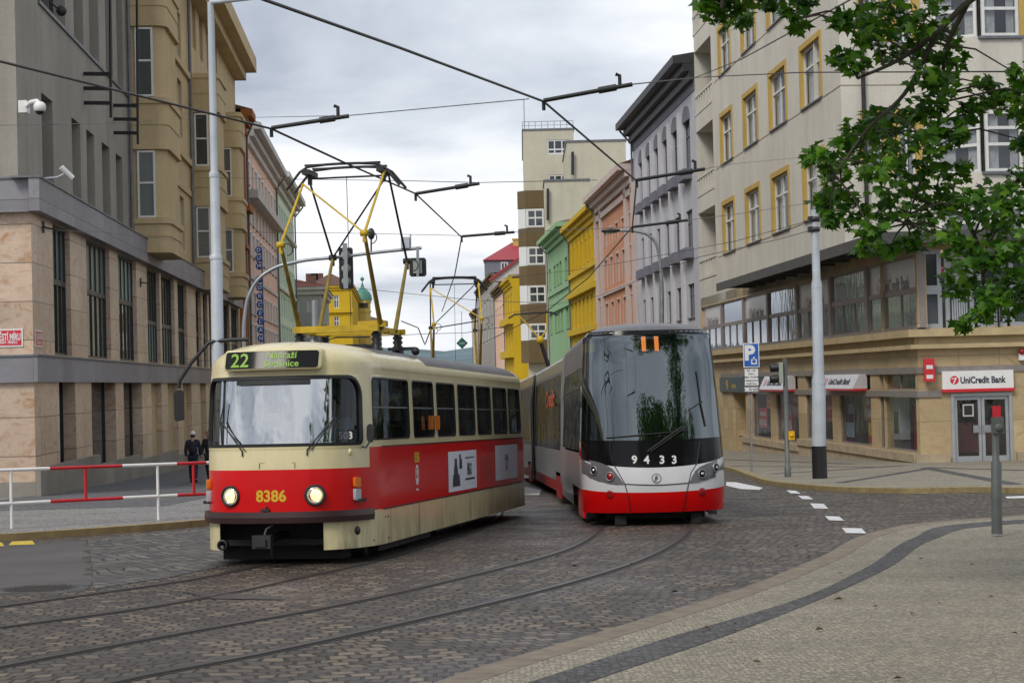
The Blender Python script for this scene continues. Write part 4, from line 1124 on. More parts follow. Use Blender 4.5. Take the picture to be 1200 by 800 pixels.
b.fbox(FR, aC - .05, max(bx[0]), -.30, .06, zStripB - .18, zStripB - .003)
b.build('strip_frame', M['strip'], br)
b = MB(OR); backing(b, FR, aC, aL, zStripB, zStripM - .1, -1.4); b.build('window_blind', M['curtain'], br)
zc0, zc1, zcm = FRf.zz(1110, 384), FRf.zz(1110, 292), FRf.zz(1110, 339)
for k, (p, q) in enumerate(cwin):
    a_, e_ = FRf.ax(p, 350), FRf.ax(q, 350)
    window(br, FRf, a_ + .03, e_ - .03, zcm, zc1, -.15, 1, (), 'doorgrey', 'panelw' if k in (1,) else 'dpane', None, .16)
    window(br, FRf, a_ + .03, e_ - .03, zc0, zcm, -.15, 1, (), 'doorgrey', 'dpane', None, .16)
    if k in (1, 2):
        b = MB(OR)
        for j in range(7):
            x = a_ + .3 + (e_ - a_ - .6) * j / 6; b.fbox(FRf, x - .03, x + .03, -.14, -.125, zc0 + .2, zcm - .15)
        b.build('window_blind', M['polelight'], br)
b = MB(OR); a_ = FRf.ax(1108, 320); logo(b, FRf, FRf.ax(1136, 315), -.145, (zcm + zc1) / 2 + .0, .34, 1, .03); b.build('bank_name', [M['signred'], M['white'], M['ink']], br)
# glass double door
b = MB(OR); b.fbox(FRf, xd0, xd0 + .12, -.2, .03, zD0, zD1); b.fbox(FRf, xd1 - .12, xd1, -.2, .03, zD0, zD1); b.fbox(FRf, xd0 + .12, xd1 - .12, -.2, .03, zD1 - .12, zD1); b.build('door_frame', M['doorgrey'], br)
xm = (xd0 + xd1) / 2
for sgn, (l, r) in ((-1, (xd0 + .13, xm - .01)), (1, (xm + .01, xd1 - .13))):
    b = MB(OR); w = .11
    b.fbox(FRf, l, l + w, -.13, -.06, zD0 + .02, zD1 - .13); b.fbox(FRf, r - w, r, -.13, -.06, zD0 + .02, zD1 - .13)
    b.fbox(FRf, l + w, r - w, -.13, -.06, zD1 - .25, zD1 - .13); b.fbox(FRf, l + w, r - w, -.13, -.06, zD0 + .02, zD0 + .30)
    dr = b.build('door', M['doorgrey'], br)
    b = MB(OR); b.quad(*[FRf.pt(x, -.095, z) for x, z in ((l + w, zD0 + .30), (r - w, zD0 + .30), (r - w, zD1 - .25), (l + w, zD1 - .25))]); b.build('pane', M['shopglass'], dr)
    hx = r - w / 2 if sgn < 0 else l + w / 2
    b = MB(OR); b.fbox(FRf, hx - .14 - (.12 if sgn < 0 else -.12), hx + .14 - (.12 if sgn < 0 else -.12), -.05, -.01, zD0 + 1.15, zD0 + 1.42); b.build('handle', M['steel'], dr)
b = MB(OR); b.fbox(FRf, xd0 + .45, xd0 + .85, -.085, -.08, zD0 + 1.75, zD0 + 2.2); b.fbox(FRf, xd0 + .5, xd0 + .8, -.079, -.076, zD0 + 1.8, zD0 + 2.15, 1); b.build('door_notice', [M['panelw'], M['dark']], br)
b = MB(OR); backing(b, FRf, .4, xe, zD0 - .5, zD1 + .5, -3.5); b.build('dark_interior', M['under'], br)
b = MB(OR); b.fbox(FRf, .5, xd1 + 1, -3.4, -.3, zD0 - .02, zD0 + .0); b.build('shop_floor', M['greyband'], br)
b = MB(OR); b.fbox(FRf, xd0 - .3, xd1 + .4, -.9, -.8, zD0, zD1 + .2); b.build('dark_lobby_panel', M['under'], br)  # added near-black panel; its colour makes the lobby look unlit
b = MB(OR); b.fbox(FRf, xd0 + .35, xd1 - .5, -.78, -.72, zD0 + .4, zD0 + 1.5); b.build('red_partition', M['plumd'], br)

# signs on the branch (each its own thing)
def flat_sign(name, label, F, px0, px1, py0, py1, d, dep, mats, draw=None, cat='sign', group=None, strip=None):
    a_, z1 = F.pix(px0, py0, d); e_, _ = F.pix(px1, py0, d); _, z0 = F.pix((px0 + px1) / 2, py1, d)
    _, z1 = F.pix((px0 + px1) / 2, py0, d)
    o = F.pt((a_ + e_) / 2, d, (z0 + z1) / 2); t = empty(name, o, label, cat, group)
    b = MB(o); b.fbox(F, min(a_, e_), max(a_, e_), d - dep, d, z0, z1)
    if strip: b.fbox(F, min(a_, e_) - .02, max(a_, e_) + .02, d - dep - .01, d + .03, z0 - .02, z0 + (z1 - z0) * strip, 1)
    b.build('panel', mats, t)
    if draw: draw(t, o, F, (a_ + e_) / 2, (z0 + z1) / 2, abs(e_ - a_), z1 - z0, d)
    return t
def dr_main(t, o, F, a, z, w, h, d):
    b = MB(o); logo(b, F, a, d + .003, z + h * .06, w * .128, 1, .035, 1.0); b.build('lettering', [M['signred'], M['white'], M['ink']], t)
flat_sign('bank_sign', 'long white and red UniCredit Bank sign above the glass double door', FRf, 1104, 1187.5, 434, 458, .16, .15, [M['white'], M['signred']], dr_main, strip=.12)
def dr_red(t, o, F, a, z, w, h, d):
    b = MB(o)
    for k, zz_ in enumerate((.12, -.30)):
        b.fbox(F, a - w * .32, a + w * .32, d + .001, d + .006, z + h * zz_ - .06, z + h * zz_ + .08)
    b.build('lettering', M['numw'], t)
flat_sign('cash_machine_sign', 'small upright red sign left of the UniCredit Bank sign', FRf, 1083, 1095, 420, 447, .35, .2, [M['signred']], dr_red)
def lightbox(label, px0, px1, py0, py1, own):
    a_, z1 = FR.pix(px0, py0, .0); e_, _ = FR.pix(px1, py0, .0); z0 = FR.zz(px1, py1)
    z1 = FR.zz(px1, py0)
    lo, hi = min(a_, e_), max(a_, e_); o = FR.pt((lo + hi) / 2, .2, (z0 + z1) / 2); t = empty('light_box', o, label, 'sign', 'sloping bank light boxes over the shop windows')
    b = MB(o); q = FR.pt
    b.add([q(lo, .005, z0), q(hi, .005, z0), q(hi, .62, z0), q(lo, .62, z0), q(lo, .005, z1), q(hi, .005, z1), q(hi, .30, z1), q(lo, .30, z1)], [[0, 1, 2, 3], [4, 5, 6, 7], [2, 3, 7, 6], [0, 3, 7, 4], [1, 2, 6, 5]])
    b.fbox(FR, lo - .02, hi + .02, .0, .65, z0 - .08, z0 - .003, 1); b.build('panel', [M['panelw'], M['signred']], t)
    b = MB(o); wd = hi - lo; sz = (z1 - z0) * .56; vs, _ = text_shape('UniCredit Bank', .03); k = wd * .60 / ((max(p[0] for p in vs) - min(p[0] for p in vs)) * sz)
    fn = lambda x, y, l=0: q((lo + hi) / 2 - x, .46 - y * .32 / (z1 - z0) + .012 + .003 * l, (z0 + z1) / 2 + y)
    emblem(b, lambda x, y, l: fn(x * k - wd * .36, y, l), sz * .48, 0, 1)
    b.text('UniCredit Bank', sz, lambda x, y: fn(x * k + wd * .05, y), 2, .03); b.build('lettering', [M['signred'], M['panelw'], M['ink']], t)
lightbox('sloping white UniCredit Bank light box beside the pale grey pole', 974, 1016, 438, 455, 0)
lightbox('sloping white UniCredit Bank light box behind the traffic light', 903, 932, 440, 456, 0)
def dr_v(t, o, F, a, z, w, h, d):
    b = MB(o); rr = h * .30; cx = a + w * .18
    n = 24; 
    for k in range(n):
        w0, w1_ = 2 * math.pi * k / n * .8 + 1.1, 2 * math.pi * (k + 1) / n * .8 + 1.1
        b.quad(*[F.pt(cx - r_ * math.cos(w_) * 1.6, d + .006, z + r_ * math.sin(w_)) for r_, w_ in ((rr, w0), (rr, w1_), (rr * .88, w1_), (rr * .88, w0))])
    b.text('V', h * .8, lambda x, y: F.pt(cx - x * 1.6, d + .008, z + y), 0, .03)
    b.text('ERDE', h * .30, lambda x, y: F.pt(cx - .0 - w * .26 - x * 2.2, d + .008, z - h * .1 + y), 0, .03); b.build('lettering', M['numy'], t)
def dr_blank(t, o, F, a, z, w, h, d): pass
flat_sign('shop_sign', 'black shop sign with a yellow V above the dark doorway', FR, 843, 873, 442, 459, .15, .14, [M['blackglass']], dr_v)
flat_sign('shop_sign', 'black shop sign behind the parking sign with a yellow stroke', FR, 886.5, 901, 441, 457, .15, .14, [M['blackglass']], lambda t, o, F, a, z, w, h, d: (lambda b: (b.text('V', h * .8, lambda x, y: F.pt(a - x * 1.3, d + .006, z + y), 0, .03), b.build('lettering', M['numy'], t)))(MB(o)))
# things standing behind the shop windows
def cashm():
    a_ = rx(1040, 490); z0 = zWb; o = FR.pt(a_, -.5, z0); t = empty('cash_machine', o, 'grey cash machine with a red top behind the widest shop window', 'cash machine')
    b = MB(o); b.fbox(FR, a_ - .55, a_ + .55, -.95, -.35, z0 + .35, z0 + 2.0); b.build('case', M['polelight'], t)
    b = MB(o); b.fbox(FR, a_ - .3, a_ + .3, -.349, -.33, z0 + .6, z0 + 1.45); b.build('screen', M['blackglass'], t)
    b = MB(o); b.fbox(FR, a_ - .5, a_ + .5, -.9, -.30, z0 + 2.003, z0 + 2.4); b.build('top', M['signred'], t)
    b = MB(o); b.fbox(FR, a_ - .5, a_ + .5, -.9, -.38, z0 - .4, z0 + .347); b.build('base', M['lampgrey'], t)
cashm()
def poster(label, p0, p1, f0, f1, mat, mat2):
    a_, e_ = rx(p0, 490), rx(p1, 490); z0 = zWb + (zWt - zWb) * f0; z1 = zWb + (zWt - zWb) * f1; lo, hi = min(a_, e_), max(a_, e_)
    o = FR.pt((lo + hi) / 2, -.25, z0); t = empty('window_poster', o, label, 'poster')
    b = MB(o); b.fbox(FR, lo, hi, -.30, -.25, z0, z1); b.build('board', M[mat], t)
    b = MB(o); b.fbox(FR, lo + .1, hi - .1, -.247, -.24, z0 + (z1 - z0) * .12, z0 + (z1 - z0) * .42); b.fbox(FR, lo + .15, hi - .4, -.247, -.24, z0 + (z1 - z0) * .6, z0 + (z1 - z0) * .8); b.build('print', M[mat2], t)
M['plum'] = plain('plum_print', (.10, .02, .06), .5, .2); M['skyp'] = plain('pale_blue_print', (.30, .42, .55), .5, .2); M['rosep'] = plain('rose_print', (.45, .16, .18), .5, .15)
poster('tall plum poster with a pale blue foot in the middle shop window', 984.5, 995, 0, 1, 'plum', 'skyp')
poster('pale red poster at the right of the middle shop window', 1006, 1019, .5, 1, 'rosep', 'panelw')
poster('yellow and red box low in the middle shop window', 1010.5, 1019, 0, .45, 'yellowbox', 'signred')
poster('pink poster in the shop window behind the grey pole', 963, 974, .4, 1, 'rosep', 'lred')
poster('red board with a pale stripe in the shop window behind the traffic light', 911, 922, .05, .75, 'signred', 'panelw')
poster('pale board in the upper half of the shop window behind the traffic light', 923, 935, .45, 1, 'rosep', 'panelw')
poster('red and white board in the shop window right of the parking sign', 884, 893, .1, .6, 'signred', 'panelw')
poster('yellow strip board high in the shop window right of the parking sign', 893.5, 902, .6, .95, 'yellowbox', 'signred')
poster('red board low in the shop window left of the grey pole', 946, 957, .0, .5, 'shopred', 'panelw')

# ------------------------------------------------------------------ RIGHT: the terrace beyond
M['bluegrey'] = plaster('lilac_grey_render', (.54, .55, .60), .06, .3)
M['bluegreyd'] = plaster('slate_grey_render', (.20, .20, .24), .06, .3)
M['lilacw'] = plaster('pale_lilac_render', (.60, .60, .63), .05, .25)
M['salmon'] = plaster('salmon_render', (.62, .29, .17), .06, .3)
M['palepink'] = plaster('pale_pink_render', (.60, .50, .46), .06, .25)
M['green'] = plaster('light_green_render', (.29, .47, .26), .05, .25)
M['beige'] = plaster('beige_render', (.56, .53, .42), .05, .25)
M['brown'] = plaster('brown_render', (.16, .115, .06), .06, .3)
M['blackeave'] = plain('dark_eaves', (.035, .035, .04), .6, .2)
# lilac grey house with arched top windows
x0, x1 = aL + .05, FR.ax(745, 300)
zt = FR.zz(772, 115)
colsp = [753.5, 762.5, 772.4, 782.6, 794, 807.5]
W = abs(x1 - x0)
colsx = [FR.ax(p, 250) for p in colsp]
hw = 1.25
rws = [(FR.zz(753.5, 385), FR.zz(753.5, 352)), (FR.zz(753.5, 316), FR.zz(753.5, 279)), (FR.zz(753.5, 238), FR.zz(753.5, 188))]
hs = house('lilac_grey_house', 'lilac grey house with arched upper windows and wide dark eaves', FR, x0, x1, zt, 'bluegrey', [(c - hw, c + hw) for c in colsx], rws, fr='bluegreyd', pane='dpane', sill='bluegreyd', cornm='blackeave', overhang=1.35, roofm='blackeave', roofh=1.2,
           pil=[(colsx[i] + colsx[i + 1]) / 2 for i in range(5)], piln=(.9, .22, -12, rws[2][1] + .8, 'lilacw'))
o = hs.location
b = MB(o); b.fbox(FR, x0, x1, .003, .05, rws[2][1] + 1.4, zt - 1.3); b.build('frieze', M['bluegreyd'], hs)
for c in colsx:
    b = MB(o); n = 10
    pts = [FR.pt(c + (hw + .16) * math.cos(math.pi * k / n), .10, rws[2][1] - .1 + 1.0 * math.sin(math.pi * k / n)) for k in range(n + 1)]
    b.prism(pts, -FR.N * .08); b.build('arch', M['bluegreyd'], hs)
    for z0, _ in rws[1:]:
        b = MB(o); b.fbox(FR, c - hw - .25, c + hw + .25, .02, .5, z0 - .75, z0 - .08); b.build('sill_console', M['bluegreyd'], hs)
# salmon house
x0, x1 = FR.ax(744.9, 300), FR.ax(700.5, 300)
zt = FR.zz(722, 214); W = x1 - x0
cl = [(x0 + W * f - 1.0, x0 + W * f + 1.0) for f in (.08, .27, .43, .59, .75, .92)]
rws = [(FR.zz(722, 386), FR.zz(722, 352)), (FR.zz(722, 332), FR.zz(722, 298)), (FR.zz(722, 282), FR.zz(722, 262))]
hs = house('salmon_house', 'salmon and pale pink house with white window strips beside the lilac grey house', FR, x0, x1, zt, 'salmon', cl, rws, fr='palepink', pane='dpane2', surround='palepink', cornm='palepink', roofm='roofbrown', overhang=1.3, roofh=2.5,
           bands=((rws[2][1] + 1.6, .5, .25), (rws[0][1] + .9, .3, .2)), pil=[x0 + W * f for f in (.0, .16, .84, .995)], piln=(1.5, .25, -8, zt - 1.3, 'palepink'))
# yellow house
x0, x1 = FR.ax(700.3, 300), FR.ax(667.5, 300); zt = FR.zz(680, 259); W = x1 - x0
cl = [(x0 + W * (k + .28) / 7, x0 + W * (k + .68) / 7) for k in range(7)]
rws = [(FR.zz(682, 386), FR.zz(682, 350)), (FR.zz(682, 339), FR.zz(682, 323)), (FR.zz(682, 311), FR.zz(682, 284))]
house('yellow_terrace_house', 'yellow terraced house with ornate cornice between the green and the salmon house', FR, x0, x1, zt, 'yellow', cl, rws[:1] + rws[2:], fr='yellow', pane='dpane', surround='yellow', cornm='yellow', roofm='roofbrown', overhang=1.0, roofh=2.5,
      bands=((FR.zz(682, 342), .6, .5), (FR.zz(682, 318), .5, .3), (FR.zz(682, 388), .6, .5)), pil=[x0 + W * k / 7 for k in range(8)], piln=(.7, .2, FR.zz(682, 312), zt - 1.6, 'yellow'))
# green house
x0, x1 = FR.ax(667.3, 300), FR.ax(642, 300); zt = FR.zz(656, 272); W = x1 - x0
cl = [(x0 + W * f - w, x0 + W * f + w) for f, w in ((.14, 1.5), (.38, 1.3), (.52, 1.3), (.66, 1.3), (.9, 1.2))]
rws = [(FR.zz(655, 412), FR.zz(655, 392)), (FR.zz(655, 388), FR.zz(655, 364)), (FR.zz(655, 333), FR.zz(655, 308)), (FR.zz(655, 302), FR.zz(655, 284))]
house('green_terrace_house', 'light green terraced house left of the yellow terraced house', FR, x0, x1, zt, 'green', cl, rws[1:3], fr='green', pane='dpane2', surround='green', cornm='green', roofm='tin', overhang=1.4, roofh=1.5, bands=((FR.zz(655, 340), .5, .2), (FR.zz(655, 362), .3, .2)), sill='green')

# beige modern block with stacked bays
YA = 292
def fblock(root, o, px0, px1, pytop, Yn, dep, wm, wins=(), zl=None, name='wall'):
    A, B = P(px0, pytop, Yn), P(px1, pytop, Yn); zt = (A.z + B.z) / 2
    F = Frame(A, V((1, 0, 0)), V((-.006, -1, 0))); W = B.x - A.x
    ops = [(F.ax(q[0], q[2]), F.ax(q[1], q[2]), F.zz(q[0], q[3]), F.zz(q[0], q[2]), .25) for q in wins]
    b = MB(o); wall(b, F, 0, W, zl if zl is not None else gz(Yn) - 2, zt, ops); body(b, F, 0, W, zl if zl is not None else gz(Yn) - 2, zt, dep); b.build(name, M[wm], root)
    for q in ops: window(root, F, q[0], q[1], q[2], q[3], -.15, 3, (.33,), 'whitef', 'dpane', None, .22)
    b = MB(o); b.fbox(F, -.15, W + .15, -dep, .15, zt + .003, zt + .25); b.build('parapet', M['tin'], root)
    return F, W, zt
o = P(640, 430, YA); o.z = gz(YA); ab = empty('modern_apartment_block', o, 'tall beige stepped apartment block with stacked brown and white bays', 'building')
F, W, zt = fblock(ab, o, 612.5, 672, 152.5, YA, 40, 'beige', [(641, 667, 164, 181), (642.5, 666, 205, 223)])
b = MB(o)
for k in range(9): x = W * k / 8; b.tube([F.pt(x, -1, zt + .2), F.pt(x, -1, zt + 1.5)], .05, 5)
b.tube([F.pt(0, -1, zt + 1.5), F.pt(W, -1, zt + 1.5)], .05, 5); b.tube([F.pt(0, -1, zt + .9), F.pt(W, -1, zt + .9)], .04, 5)
b.build('roof_railing', M['steel'], ab)
b = MB(o); b.tube([F.pt(.3, -2, zt), F.pt(.3, -2, zt + 5.2)], .08, 6); b.build('roof_mast', M['steel'], ab)
fblock(ab, o, 664, 733, 166, 262, 24, 'beige', (), None, 'wall')
fblock(ab, o, 638, 690, 212, 251, 10, 'beige', (), None, 'wall')
b = MB(o); p0, p1 = P(671, 205, 261.5), P(671, 178, 261.5); b.tube([p0, p1], .22, 6); p0, p1 = P(642, 258, 250.6), P(642, 221, 250.6); b.tube([p0, p1], .2, 6); b.build('drainpipe', M['dark'], ab)
Fbay = Frame(F.pt(0, 1.6, 0), F.A, V((0, -1, 0))); 
A, B = Fbay.ax(617, 300), Fbay.ax(639, 300)
seq = [(223, 244, 0), (244.5, 267, 1), (267, 288.5, 0), (288.5, 311, 1), (311, 334, 0), (334, 356, 1), (356, 378.5, 0), (378.5, 398.5, 1), (398.5, 425, 0)]
for y0, y1, kd in seq:
    z1, z0 = Fbay.zz(628, y0), Fbay.zz(628, y1)
    b = MB(o); q = Fbay.pt
    if kd == 0:
        b.fbox(Fbay, A, B, -1.6, 0, z0, z1); b.add([q(A, 0, z0), q(A - 1.2, -1.6, z0), q(A - 1.2, -1.6, z1), q(A, 0, z1)], [[0, 1, 2, 3]]); b.add([q(A, 0, z0), q(A - 1.2, -1.6, z0), q(A, -1.6, z0), q(A, 0, z1), q(A - 1.2, -1.6, z1), q(A, -1.6, z1)], [[0, 1, 2], [3, 4, 5]])
        b.build('bay_spandrel', M['brown'], ab)
    else:
        b.fbox(Fbay, A + .05, B - .05, -1.5, -.08, z0, z1); b.add([q(A, -.05, z0), q(A - 1.15, -1.5, z0), q(A - 1.15, -1.5, z1), q(A, -.05, z1)], [[0, 1, 2, 3]]); b.build('bay_frame', M['whitef'], ab)
        window(ab, Fbay, A + .2, B - .08, z0 + .12, z1 - .1, -.03, 2, (.52,), 'whitef', 'dpane', None, .25)
# yellow corner house, its neighbours, red roofs
rt, F, W, zt, o = block('yellow_corner_house', 'bright yellow banded corner house beyond the beige block', 601, 650, 312, 18, 324, 'yellow', 'tin', .6, [], corn='yellow')
F.N = -SD
for k in range(16):
    z = zt - 1 - k * 1.1
    b = MB(o); b.fbox(F, -.05, W, .003, .10, z - .42, z + .42); b.build('rusticated_band', M['yellow'], rt)
x0, x1 = FR.ax(600.8, 350), FR.ax(591, 350); zt7 = FR.zz(597, 329)
house('yellow_street_front', 'yellow house front with iron balconies next to the banded yellow corner', FR, x0, x1, zt7, 'yellow', [(x0 + (x1 - x0) * f, x0 + (x1 - x0) * (f + .13)) for f in (.12, .42, .72)], [(FR.zz(596, 372), FR.zz(596, 346)), (FR.zz(596, 412), FR.zz(596, 390))], fr='yellow', pane='dpane', cornm='yellow', roofm='tin', roofh=.8, bands=((FR.zz(596, 378), 1.2, 1.0), (FR.zz(596, 416), 1.2, 1.0)))
x0, x1 = FR.ax(590.8, 350), FR.ax(579.5, 350)
house('peach_house', 'peach coloured house beyond the yellow house front', FR, x0, x1, FR.zz(585, 338), 'pinkw', [(x0 + (x1 - x0) * f, x0 + (x1 - x0) * (f + .12)) for f in (.1, .35, .6, .82)], [(FR.zz(585, 382), FR.zz(585, 360)), (FR.zz(585, 412), FR.zz(585, 392))], fr='pinkw', pane='dpane', cornm='brown', roofm='tin', roofh=.8)
x0, x1 = FR.ax(579.2, 350), FR.ax(560, 350)
house('grey_brown_house', 'narrow grey brown house at the far end of the right terrace', FR, x0, x1, FR.zz(570, 331), 'greyw', [(x0 + (x1 - x0) * f, x0 + (x1 - x0) * (f + .1)) for f in (.1, .3, .5, .7, .88)], [(FR.zz(570, 372), FR.zz(570, 352)), (FR.zz(570, 402), FR.zz(570, 384))], fr='whitef', pane='dpane', cornm='brown', roofm='tin', roofh=.8)
x0, x1 = FR.ax(559, 350), FR.ax(553, 350)
house('ochre_house', 'dark ochre house in the distance past the grey brown house', FR, x0, x1, FR.zz(556, 366), 'tan', [(x0 + (x1 - x0) * f, x0 + (x1 - x0) * (f + .12)) for f in (.2, .6)], [(FR.zz(556, 402), FR.zz(556, 384))], fr='whitef', pane='dpane', cornm='brown', roofm='tin', roofh=1)
Yr = 480; o = P(596, 322, Yr); o.z = gz(Yr)
rr = empty('red_roofed_house', o, 'house with slate blue attic, red roof and white gable above the yellow corner house', 'building')
b = MB(); A, B = P(567.5, 305, Yr), P(640, 305, Yr); b.box(A.x - o.x, B.x - o.x, 0, 14, 0, A.z - o.z); b.v = b.v; b.build('attic', M['bluegreyd'], rr)
M['redmetal'] = plain('red_sheet_roof', (.32, .04, .05), .45, .12, 3)
M['palesheet'] = plain('pale_sheet_roof', (.58, .55, .54), .6, .1, 3)
b = MB(o); e0, e1, r0, r1 = P(566, 304.5, Yr - .6), P(645, 304, Yr - .6), P(600, 284, Yr + 8), P(650, 280, Yr + 8)
b.prism([e0, e1, r1, r0], V((0, .4, -.25))); b.prism([e0, r0, r0 + V((0, 8, -3)), e0 + V((0, 16, 0))], V((.2, 0, -.2))); b.build('roof', M['redmetal'], rr)
Yg = 331
b = MB(o); g = [P(574, 329, Yg), P(620, 296, Yg), P(652, 272, Yg), P(652, 330, Yg)]; b.prism(g, V((0, 5, 0))); b.build('gable', M['palesheet'], rr)
b = MB(o); p, q = P(573.5, 328.5, Yg - .1), P(652, 271, Yg - .1); b.bar(p, q, .5, .6, 0, V((0, 1, 0))); b.build('verge', M['redmetal'], rr)
b = MB(); c = P(606, 285, Yr + 7); b.box(c.x - o.x - 1.1, c.x - o.x + 1.1, 6.2, 8, c.z - o.z - 4, c.z - o.z + .8); b.box(c.x - o.x - 1.3, c.x - o.x + 1.3, 6.0, 8.2, c.z - o.z + .803, c.z - o.z + 1.2); b.build('chimney', M['ochre'], rr)
b = MB(o); f_ = Frame(A, V((1, 0, 0)), V((0, -1, 0))); x = P(591, 312, Yr).x - A.x
window(rr, f_, x - .9, x + .9, A.z - 3.0, A.z - .6, .05, 2, (), 'whitef', 'dpane', None, .25)

# wooded hill far beyond the street
M['hill'] = plain('hazy_wooded_hill', (.10, .15, .17), 1, .35, .012)  # bluish distance haze put into the hill's own colour
b = MB(); vs = []; n = 60
for i in range(n + 1):
    x = -900 + 1800 * i / n
    zt = P(570, 401, 2500).z + 14 * noise.noise(V((x * .006, 0, 0))) + 4 * noise.noise(V((x * .05, 3, 0))) - abs(x + 60) * .03
    vs += [V((x, 1700, -120)), V((x, 2200, zt * .7 - 10)), V((x, 2500, zt)), V((x, 3000, -120))]
b.add(vs, [[4 * i + j, 4 * i + 4 + j, 4 * i + 5 + j, 4 * i + 1 + j] for i in range(n) for j in range(3)], 0, None, True)
tag(b.build('hill', M['hill']), kind='structure')
# ------------------------------------------------------------------ shell: a vehicle body as a surface S(u, z)
class Shell:                            # local axes: x to the viewer's right, y towards the rear, z up
    def __init__(s, hw, L, af, nf, ar, nr, kx, fb, rb, Lr=1.6):
        s.hw, s.L, s.kx, s.fb, s.rb, s.Lr = hw, L, kx, fb, rb, Lr
        pts = []; n = 60
        for k in range(n + 1):
            th = math.pi / 2 * k / n
            pts.append((hw * math.sin(th) ** (2 / nf), af * (1 - math.cos(th) ** (2 / nf))))
        for k in range(n + 1):
            th = math.pi / 2 * (1 - k / n)
            pts.append((hw * max(math.sin(th), 0) ** (2 / nr), L - ar * (1 - math.cos(th) ** (2 / nr))))
        s.p = pts; s.c = [0.0]
        for i in range(1, len(pts)): s.c.append(s.c[-1] + math.dist(pts[i], pts[i - 1]))
        s.U = s.c[-1]
    def base(s, u):
        sg = 1 if u >= 0 else -1; u = min(abs(u), s.U - 1e-6)
        import bisect
        i = max(1, min(bisect.bisect_right(s.c, u), len(s.c) - 1)); d = s.c[i] - s.c[i - 1]
        t = (u - s.c[i - 1]) / d if d > 1e-9 else 0
        a, b = s.p[i - 1], s.p[i]
        return sg * (a[0] + (b[0] - a[0]) * t), a[1] + (b[1] - a[1]) * t
    def raw(s, u, z):
        x, y = s.base(u); f, r = s.fb(z), s.rb(z)
        if y < s.Lr: y = f + y * (s.Lr - f) / s.Lr
        elif y > s.L - s.Lr: y = s.L - r - (s.L - y) * (s.Lr - r) / s.Lr
        return V((x * s.kx(z), y, z))
    def S(s, u, z, off=0.0):
        p = s.raw(u, z)
        if off:
            e = .012; n = (s.raw(u + e, z) - s.raw(u - e, z)).cross(s.raw(u, z + e) - s.raw(u, z - e) if z + e < s.ztop else s.raw(u, z) - s.raw(u, z - 2 * e))
            if n.length > 1e-12: p = p + n.normalized() * off
        return p
    def ux(s, x):                       # u of a place on the front by its x
        lo, hi = 0.0, s.U / 2
        for _ in range(50):
            m = (lo + hi) / 2
            if s.base(m)[0] < abs(x): lo = m
            else: hi = m
        return math.copysign(lo, x)
    def uy(s, y, sg=1):                 # u of a place on the straight side by its y
        lo, hi = 0.0, s.U
        for _ in range(60):
            m = (lo + hi) / 2
            if s.base(m)[1] < y: lo = m
            else: hi = m
        return sg * lo
    def skin(s, b, us, zs, fn, off=0.0, smooth=True):
        nu, nz = len(us), len(zs)
        vs = [s.S(u, z, off) for z in zs for u in us]
        by = {}
        for j in range(nz - 1):
            for i in range(nu - 1):
                m = fn((us[i] + us[i + 1]) / 2, (zs[j] + zs[j + 1]) / 2)
                if m is None: continue
                by.setdefault(m, []).append([j * nu + i, j * nu + i + 1, (j + 1) * nu + i + 1, (j + 1) * nu + i])
        base = len(b.v); b.v += [V(p) - b.o for p in vs]
        for m, fs in by.items():
            for f in fs: b.f.append([base + k for k in f]); b.mi.append(m); b.uv.append(None); b.sm.append(smooth)
    def patch(s, b, u0, u1, z0, z1, off, m=0, nu=8, nz=3, smooth=True):
        s.skin(b, [u0 + (u1 - u0) * k / nu for k in range(nu + 1)], [z0 + (z1 - z0) * k / nz for k in range(nz + 1)], lambda u, z: m, off, smooth)
    def ring(s, b, A, B, oa, ob, m=0):
        n = len(A); vs = [s.S(*p, oa) for p in A] + [s.S(*p, ob) for p in B]
        b.add(vs, [[i, (i + 1) % n, n + (i + 1) % n, n + i] for i in range(n)], m, None, True)
    def fill(s, b, A, off, m=0, k=5):   # closed outline filled by shrinking rings so that it follows the curve
        n = len(A); cu = sum(p[0] for p in A) / n; cz = sum(p[1] for p in A) / n; vs = []
        for j in range(k):
            f = 1 - j / k; vs += [s.S(cu + (p[0] - cu) * f, cz + (p[1] - cz) * f, off) for p in A]
        vs.append(s.S(cu, cz, off))
        b.add(vs, [[j * n + i, j * n + (i + 1) % n, (j + 1) * n + (i + 1) % n, (j + 1) * n + i] for j in range(k - 1) for i in range(n)] + [[(k - 1) * n + i, (k - 1) * n + (i + 1) % n, k * n] for i in range(n)], m, None, True)

def rrect(u0, u1, z0, z1, r, n=6, sub=6):
    if u0 > u1: u0, u1 = u1, u0
    rs = r if isinstance(r, tuple) else (r,) * 4
    P_ = []
    cs = ((u1, z0, -1, 1, -90, rs[0]), (u1, z1, -1, -1, 0, rs[1]), (u0, z1, 1, -1, 90, rs[2]), (u0, z0, 1, 1, 180, rs[3]))
    for (u, z, su, sz, a, r_) in cs:
        for k in range(n + 1):
            w = R(a + 90 * k / n); P_.append((u + su * r_ + r_ * math.cos(w), z + sz * r_ + r_ * math.sin(w)))
    out = []
    for i in range(len(P_)):            # extra points along long straight edges so that rings follow curves
        p, q = P_[i], P_[(i + 1) % len(P_)]; out.append(p)
        if i % (n + 1) == n:
            for k in range(1, sub): out.append((p[0] + (q[0] - p[0]) * k / sub, p[1] + (q[1] - p[1]) * k / sub))
    return out

